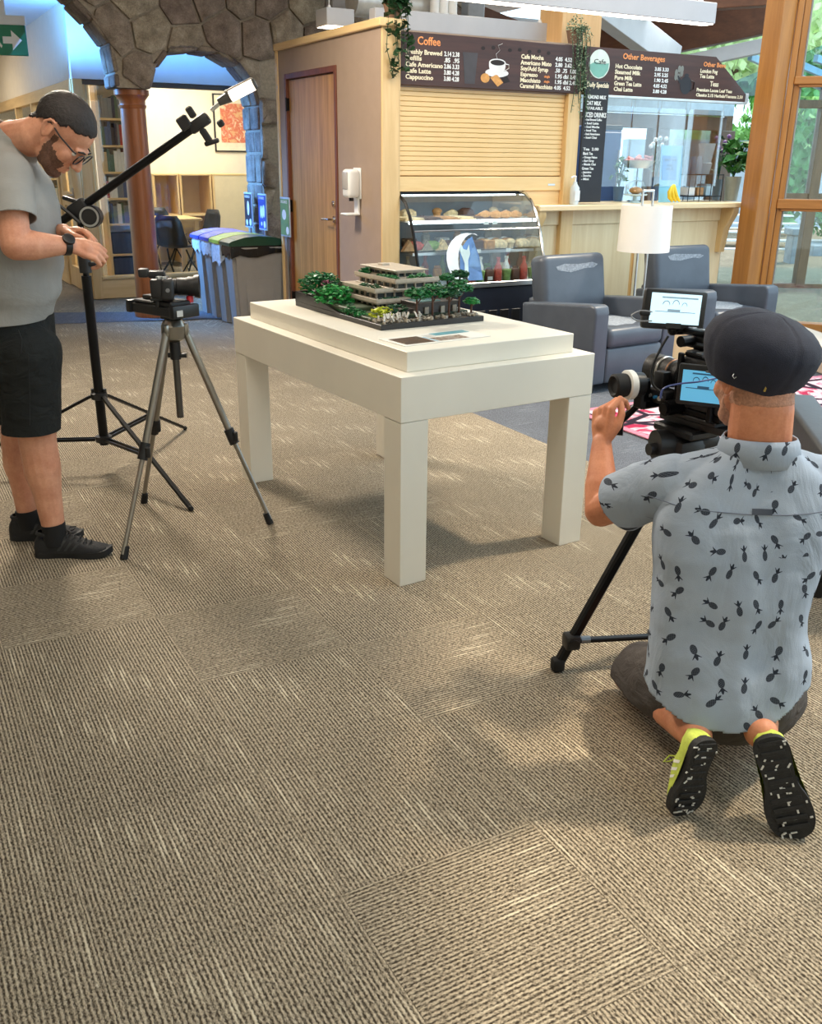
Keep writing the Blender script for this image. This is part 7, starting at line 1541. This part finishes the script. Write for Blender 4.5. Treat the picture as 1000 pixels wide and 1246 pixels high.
def nape(p): return (p.z < 0.03 and p.z > -0.055 + max(0, p.x) * 0.3 and -0.14 < p.x < 0.0 and abs(p.y) < 0.077)
shell_of(me2, H2, HS2, nape, 0.0012, 'hair', GREYH, m2, 0.0008)
def stub2(p): return 0.012 < p.x < 0.10 and p.z < -0.03 + max(0, 0.05 - p.x) * 0.8 and p.z > -0.125 and abs(p.y) < 0.072
shell_of(me2, H2, HS2, stub2, 0.0012, 'beard', GREYH, m2, 0.0008)
# cap
CAPM = mk('cap_navy', (25, 29, 46), 0.85, var=0.15, scale=60, bump=0.35, bscale=420)
cpm = MB(H2 @ Matrix.Translation((-0.012, 0.0, 0.066)) @ Matrix.Rotation(math.radians(9), 4, 'X') @ Matrix.Rotation(math.radians(-14), 4, 'Y'))
cpm.lathe([(0.094, -0.078), (0.100, -0.074), (0.118, -0.045), (0.131, -0.010), (0.133, 0.015), (0.124, 0.042), (0.102, 0.064), (0.070, 0.079), (0.035, 0.087), (0.001, 0.089)], 48, Matrix.Diagonal((1.06, 0.985, 1.0, 1)))
b = to_bm(cpm.mesh('cap')); bmesh.ops.subdivide_edges(b, edges=b.edges[:], cuts=1, use_grid_fill=True)
CI = cpm.base.inverted()
def capf(p):
    q = CI @ p; an = math.atan2(q.y, q.x); s_ = abs(math.sin(4 * an)); r_ = math.hypot(q.x, q.y)
    return -0.0022 * max(0, 1 - s_ * 7) * (1 if q.z > -0.05 else 0) + 0.004 * noise.noise(p * 14) + 0.002 * noise.noise(p * 40)
folds(b, capf); cap = finish(b, 'flat_cap', CAPM, m2)
pk = MB(H2 @ Matrix.Translation((0.085, 0.0, 0.048))); pk.prism([(0.0, -0.075), (0.03, -0.072), (0.062, -0.045), (0.07, 0.0), (0.062, 0.045), (0.03, 0.072), (0.0, 0.075)], 0.008, Matrix.Rotation(0.25, 4, 'Y'), 0.002); pk.obj('peak', CAPM, cap)
q = A(927, 457, 2.05); MB().box(A(928, 462, 2.085), (0.004, 0.004, 0.020), Euler((0.35, 0.05, 0))).obj('tab', mk('tab_gold', (178, 150, 70), 0.6), cap)
MB().tube([A(889, 446, 2.098), A(887.5, 449, 2.096), A(889.5, 452, 2.096), A(892, 450, 2.096)], 0.0008, 5).obj('hook', STEEL, cap)
ga = MB(H2 @ Matrix.Scale(HS2, 4))
for y in (-1, 1): ga.tube([(0.118, 0.055 * y, 0.006), (0.09, 0.074 * y, 0.010), (0.03, 0.082 * y, 0.013), (-0.016, 0.084 * y, 0.018), (-0.030, 0.082 * y, 0.002)], 0.0026, 6)
ga.tube([(0.118, 0.055, 0.006), (0.124, 0.02, 0.002), (0.124, -0.02, 0.002), (0.118, -0.055, 0.006)], 0.002, 6); ga.obj('glasses', BLACKP, m2, 60)
ey = MB(H2); 
for y in (-1, 1): ey.ball((0.0835, 0.033 * y, -0.002), 0.0105, 12)
ey.obj('eyes', MATS['eye_white'], m2, 80)

# pineapple print shirt
def pineapple_mat():
    k = N('pineapple_print'); uvn = k.n('ShaderNodeUVMap'); uvn.uv_map = 'UVMap'
    mp = k.n('ShaderNodeMapping'); k.l(uvn.outputs[0], mp.inputs[0]); mp.inputs['Scale'].default_value = (15.5, 15.5, 1)
    vo = k.n('ShaderNodeTexVoronoi', voronoi_dimensions='2D', feature='F1'); k.l(mp.outputs[0], vo.inputs['Vector']); vo.inputs['Scale'].default_value = 1.0; vo.inputs['Randomness'].default_value = 0.55
    sb = k.n('ShaderNodeVectorMath', operation='SUBTRACT'); k.l(mp.outputs[0], sb.inputs[0]); k.l(vo.outputs['Position'], sb.inputs[1])
    sc_ = k.n('ShaderNodeSeparateColor'); k.l(vo.outputs['Color'], sc_.inputs[0])
    rt_ = k.n('ShaderNodeVectorRotate', rotation_type='Z_AXIS'); k.l(sb.outputs[0], rt_.inputs['Vector']); k.l(k.math('MULTIPLY', sc_.outputs[0], 6.283), rt_.inputs['Angle'])
    sx = k.n('ShaderNodeSeparateXYZ'); k.l(rt_.outputs[0], sx.inputs[0]); x, y = sx.outputs[0], sx.outputs[1]
    M_ = k.math
    e1 = M_('POWER', M_('DIVIDE', x, 0.112), 2.0); e2 = M_('POWER', M_('DIVIDE', M_('ADD', y, 0.12), 0.185), 2.0)
    body = M_('LESS_THAN', M_('ADD', e1, e2), 1.0)
    # leafy crown: widening fan of spikes over the fruit
    yy = M_('SUBTRACT', y, 0.05); ang = M_('ARCTAN2', x, M_('ADD', yy, 0.03)); rad_ = M_('SQRT', M_('ADD', M_('MULTIPLY', x, x), M_('POWER', M_('ADD', yy, 0.03), 2.0)))
    spike = M_('ADD', 0.20, M_('MULTIPLY', M_('COSINE', M_('MULTIPLY', ang, 9.0)), 0.055))
    crown = M_('MULTIPLY', M_('LESS_THAN', rad_, M_('ADD', spike, 0.02)), M_('LESS_THAN', M_('ABSOLUTE', ang), 0.66))
    fig = M_('MAXIMUM', body, crown)
    # cross hatching inside the fruit
    h1 = M_('SINE', M_('MULTIPLY', M_('ADD', x, y), 75.0)); h2 = M_('SINE', M_('MULTIPLY', M_('SUBTRACT', x, y), 75.0))
    hat = M_('MULTIPLY', M_('GREATER_THAN', M_('MAXIMUM', h1, h2), 0.82), body)
    tone = k.mix(k.noise(k.obj(), 7, 3), lin((140, 153, 170)), lin((164, 175, 190)))
    ink = k.mix(M_('MULTIPLY', hat, 0.5), lin((42, 48, 60)), lin((110, 118, 130)))
    k.base(k.mix(fig, tone, ink), 0.85, 0, 0.2); wv = k.noise(k.obj(), 420, 2); cr_ = k.noise(k.obj((1, 1, 0.55), (0.3, 0.5, 0.2)), 6, 4, 0.55, 1.2); k.bump(k.math('ADD', k.math('MULTIPLY', wv, 0.05), cr_), 0.42, 0.03); return k.m
PINE = pineapple_mat()
sb_ = MB()
rgs = [K(886, 905, .205, .150, 2.07), K(886, 880, .205, .150, 2.07), K(886, 850, .203, .148, 2.075), K(887, 800, .196, .138, 2.09), K(888, 750, .192, .130, 2.105), K(892, 700, .198, .128, 2.12), K(898, 655, .208, .126, 2.135), K(905, 620, .212, .118, 2.145), K(912, 590, .205, .105, 2.155), K(917, 565, .165, .090, 2.16), K(920, 548, .115, .078, 2.16), K(921, 535, .085, .075, 2.165)]
loft(sb_, rgs, 40, 2.5)
limb(sb_, [nb2 + Vector((-0.03, 0.0, -0.07)), Ls + Vector((0.035, -0.02, -0.005))], [0.075, 0.080], 22); limb(sb_, [nb2 + Vector((0.03, 0.0, -0.07)), Rs + Vector((-0.035, -0.02, -0.005))], [0.075, 0.080], 22)
b = to_bm(weld(sb_, 0.005, 6))
hemz = A(886, 884, 1.93).z
bmesh.ops.delete(b, geom=[f for f in b.faces if f.calc_center_median().z < hemz - 0.03], context='FACES')
# shirt tail: the hem rises at the sides
cx0 = A(886, 880, 1.95).x
bmesh.ops.delete(b, geom=[f for f in b.faces if f.calc_center_median().z < hemz + 0.075 * min(1, abs(f.calc_center_median().x - cx0) / 0.2) ** 2.2], context='FACES')
cut(b, nb2 + Vector((0, -0.02, 0.012)), Vector((0, 0.25, 1)).normalized(), nb2 + Vector((0, 0, 0.05)), 0.14)
def fold2(p):
    dz = p.z - 0.42; w = noise.noise(Vector((p.x * 5 + p.z * 3.5, p.y * 4, p.z * 7 - p.x * 5))); v = noise.noise(Vector((p.x * 16, p.y * 6, p.z * 3)))
    return (0.012 * w + 0.008 * v) * (0.45 + 0.9 * math.exp(-(dz / 0.2) ** 2)) + 0.0016 * noise.noise(p * 30)
rngs = []
for kk, (s_, e_, x_) in enumerate(((Ls, Le, 1), (Rs, Re, -1))):
    n0 = len(b.faces); join(b, sleeve(s_, e_, Vector((0.02 * x_, -0.012, -0.002)), 0.080, 0.082, 0.62)); rngs.append((n0, len(b.faces)))
b.faces.ensure_lookup_table(); lay = b.faces.layers.int.new('piece')
b.faces.ensure_lookup_table()
for kk, (n0, n1) in enumerate(rngs):
    for i in range(n0, n1): b.faces[i][lay] = kk + 1
folds(b, fold2)
ul = b.loops.layers.uv.new('UVMap'); L0 = Vector((Ls.x, Ls.y, 0)); dL = (Le - Ls).normalized(); dR = (Re - Rs).normalized()
for f in b.faces:
    c_ = f.calc_center_median(); tl_, tr_ = (c_ - Ls).dot(dL), (c_ - Rs).dot(dR)
    kind = f[lay]
    for lp_ in f.loops:
        p = lp_.vert.co
        if kind == 0:
            an = math.atan2(p.x - 0.80, -(p.y - 2.16)); lp_[ul].uv = (an * 0.19, p.z)
        else:
            lp_[ul].uv = (p.x + 3 * kind + 0.4 * p.y, p.z + 0.5 * p.y)
stree = BVHTree.FromBMesh(b)
def onback(x, z):
    h_ = stree.ray_cast(Vector((x, 1.2, z)), Vector((0, 1, 0)))[0]; return (h_ or Vector((x, 2.05, z))) + Vector((0, -0.0012, 0))
shirt = finish(b, 'shirt', PINE, m2, 0.003)
yz = A(900, 612, 2.07).z; SEAM = mk('shirt_seam', (104, 112, 128), 0.9)
MB().tube([onback(0.575 + 0.05 * i, yz + 0.002 * math.sin(i)) for i in range(11)], 0.0012, 5).obj('yoke_seam', SEAM, shirt, 60)
lx = A(925, 603, 2.06).x; lp = MB(); lpv = [(onback(lx + d_, yz - 0.002), onback(lx + d_, yz + 0.012)) for d_ in (-0.022, -0.01, 0.002, 0.014, 0.024)]
for q, w in zip(lpv, lpv[1:]): lp.quad([q[0] + Vector((0, -0.003, 0)), w[0] + Vector((0, -0.003, 0)), w[1] + Vector((0, -0.003, 0)), q[1] + Vector((0, -0.003, 0))])
lp.obj('hanger_loop', mk('loop_grey', (70, 76, 88), 0.9), shirt)
# collar, yoke seam and loop
cbm = MB(); R0, R1, R2 = [], [], []; n = 40
for i in range(n):
    t = 2 * PI * i / n; c_, s_ = math.cos(t), math.sin(t); back = max(0, -s_)
    R0.append(cbm.bm.verts.new(nb2 + Vector((0.100 * c_, 0.092 * s_ - 0.006, -0.028 - 0.006 * back + 0.0 * s_)))); R1.append(cbm.bm.verts.new(nb2 + Vector((0.092 * c_, 0.084 * s_ - 0.004, 0.010 + 0.004 * back)))); R2.append(cbm.bm.verts.new(nb2 + Vector((0.085 * c_, 0.079 * s_ - 0.003, 0.022 + 0.008 * back))))
for a, b_ in ((R0, R1), (R1, R2)):
    for i in range(n): cbm.bm.faces.new((a[i], a[(i + 1) % n], b_[(i + 1) % n], b_[i]))
cb_ = to_bm(cbm.mesh('collar')); ul = cb_.loops.layers.uv.new('UVMap')
for f in cb_.faces:
    for lp_ in f.loops:
        p = lp_.vert.co - nb2; lp_[ul].uv = (math.atan2(p.x, -p.y) * 0.09 + 7, p.z)
finish(cb_, 'collar', PINE, shirt, 0.004)
# shorts
SHORTS2 = cloth('shorts_charcoal', (76, 71, 69), 0.5, 8)
sk = MB(); limb(sk, [LH.lerp(RH, .1), LH.lerp(LKn, .30), LH.lerp(LKn, .62), LH.lerp(LKn, .85)], [0.12, 0.118, 0.110, 0.105], 22); limb(sk, [RH.lerp(LH, .1), RH.lerp(RKn, .30), RH.lerp(RKn, .62), RH.lerp(RKn, .85)], [0.12, 0.118, 0.110, 0.105], 22)
sk.ball(LH.lerp(RH, .5) + Vector((0, -0.03, 0.02)), (0.175, 0.13, 0.13), 20)
b = to_bm(weld(sk, 0.006, 6))
for h_, k_n in ((LH, LKn), (RH, RKn)): d_ = (k_n - h_).normalized(); cut(b, h_.lerp(k_n, .80), d_, h_.lerp(k_n, .95), 0.16)
folds(b, lambda p: 0.006 * noise.noise(p * 9) + 0.003 * noise.noise(p * 24))
bmesh.ops.delete(b, geom=[f for f in b.faces if f.calc_center_median().z < 0.118], context='FACES')
finish(b, 'shorts', SHORTS2, m2, 0.004)
# shoes: soles face the camera
LIME = mk('shoe_lime', (190, 204, 84), 0.7, var=0.15, scale=60, bump=0.3, bscale=240); WSTR = mk('shoe_white_stripe', (228, 228, 220), 0.6); DOT = mk('tread_dot_white', (206, 206, 202), 0.6)
TREAD = mk('tread_black', (26, 26, 27), 0.7, var=0.3, scale=90, bump=0.5, bscale=120)
dotr = random.Random(5)
for he, to, out in ((LHe, LTo, -1), (RHe, RTo, 1)):
    s_ = D.objects.new('shoe', None); COL.objects.link(s_); s_.parent = m2
    x = (to - he).normalized(); nz = Vector((0.34 if out < 0 else -0.20, -0.93, 0.16)); nz = (nz - x * nz.dot(x)).normalized()     # sole normal
    z = -nz; y = z.cross(x); Ms = Matrix((x, y, z)).transposed().to_4x4(); Lh = (to - he).length
    Ms = Matrix.Translation(he + x * (Lh * 0.298)) @ Ms @ Matrix.Diagonal((Lh / 0.293, Lh / 0.293 * 1.28, Lh / 0.293, 1))
    so = shoe(s_, Ms, LIME, TREAD, LIME, WSTR, lowcut=True)
    for i in range(46):
        lx = dotr.uniform(-0.075, 0.19); wy = 0.034 if lx < 0.08 else 0.039
        if lx > 0.15: wy = 0.028
        ly = dotr.uniform(-wy, wy)
        if -0.01 < lx < 0.05 and dotr.random() < 0.55: continue
        big = dotr.random() < 0.35; up = max(0, lx - 0.14) ** 2 * 3.2
        MB(Ms).box((lx, ly, -0.0008 + up), (0.0125 if big else 0.006, 0.0038, 0.003), Euler((0, 0, dotr.choice((0, 0, PI / 2, 0.6))))).obj('tread_dot', DOT, so)
    tr_ = MB(Ms)
    for i in range(10):
        lx = -0.07 + 0.026 * i; w = 0.028 if lx < 0.07 else 0.036; up = max(0, lx - 0.14) ** 2 * 3.2; tr_.box((lx, 0, -0.001 + up), (0.012, w * 1.7, 0.004), None, 0.001)
    tr_.obj('tread_blocks', TREAD, so)
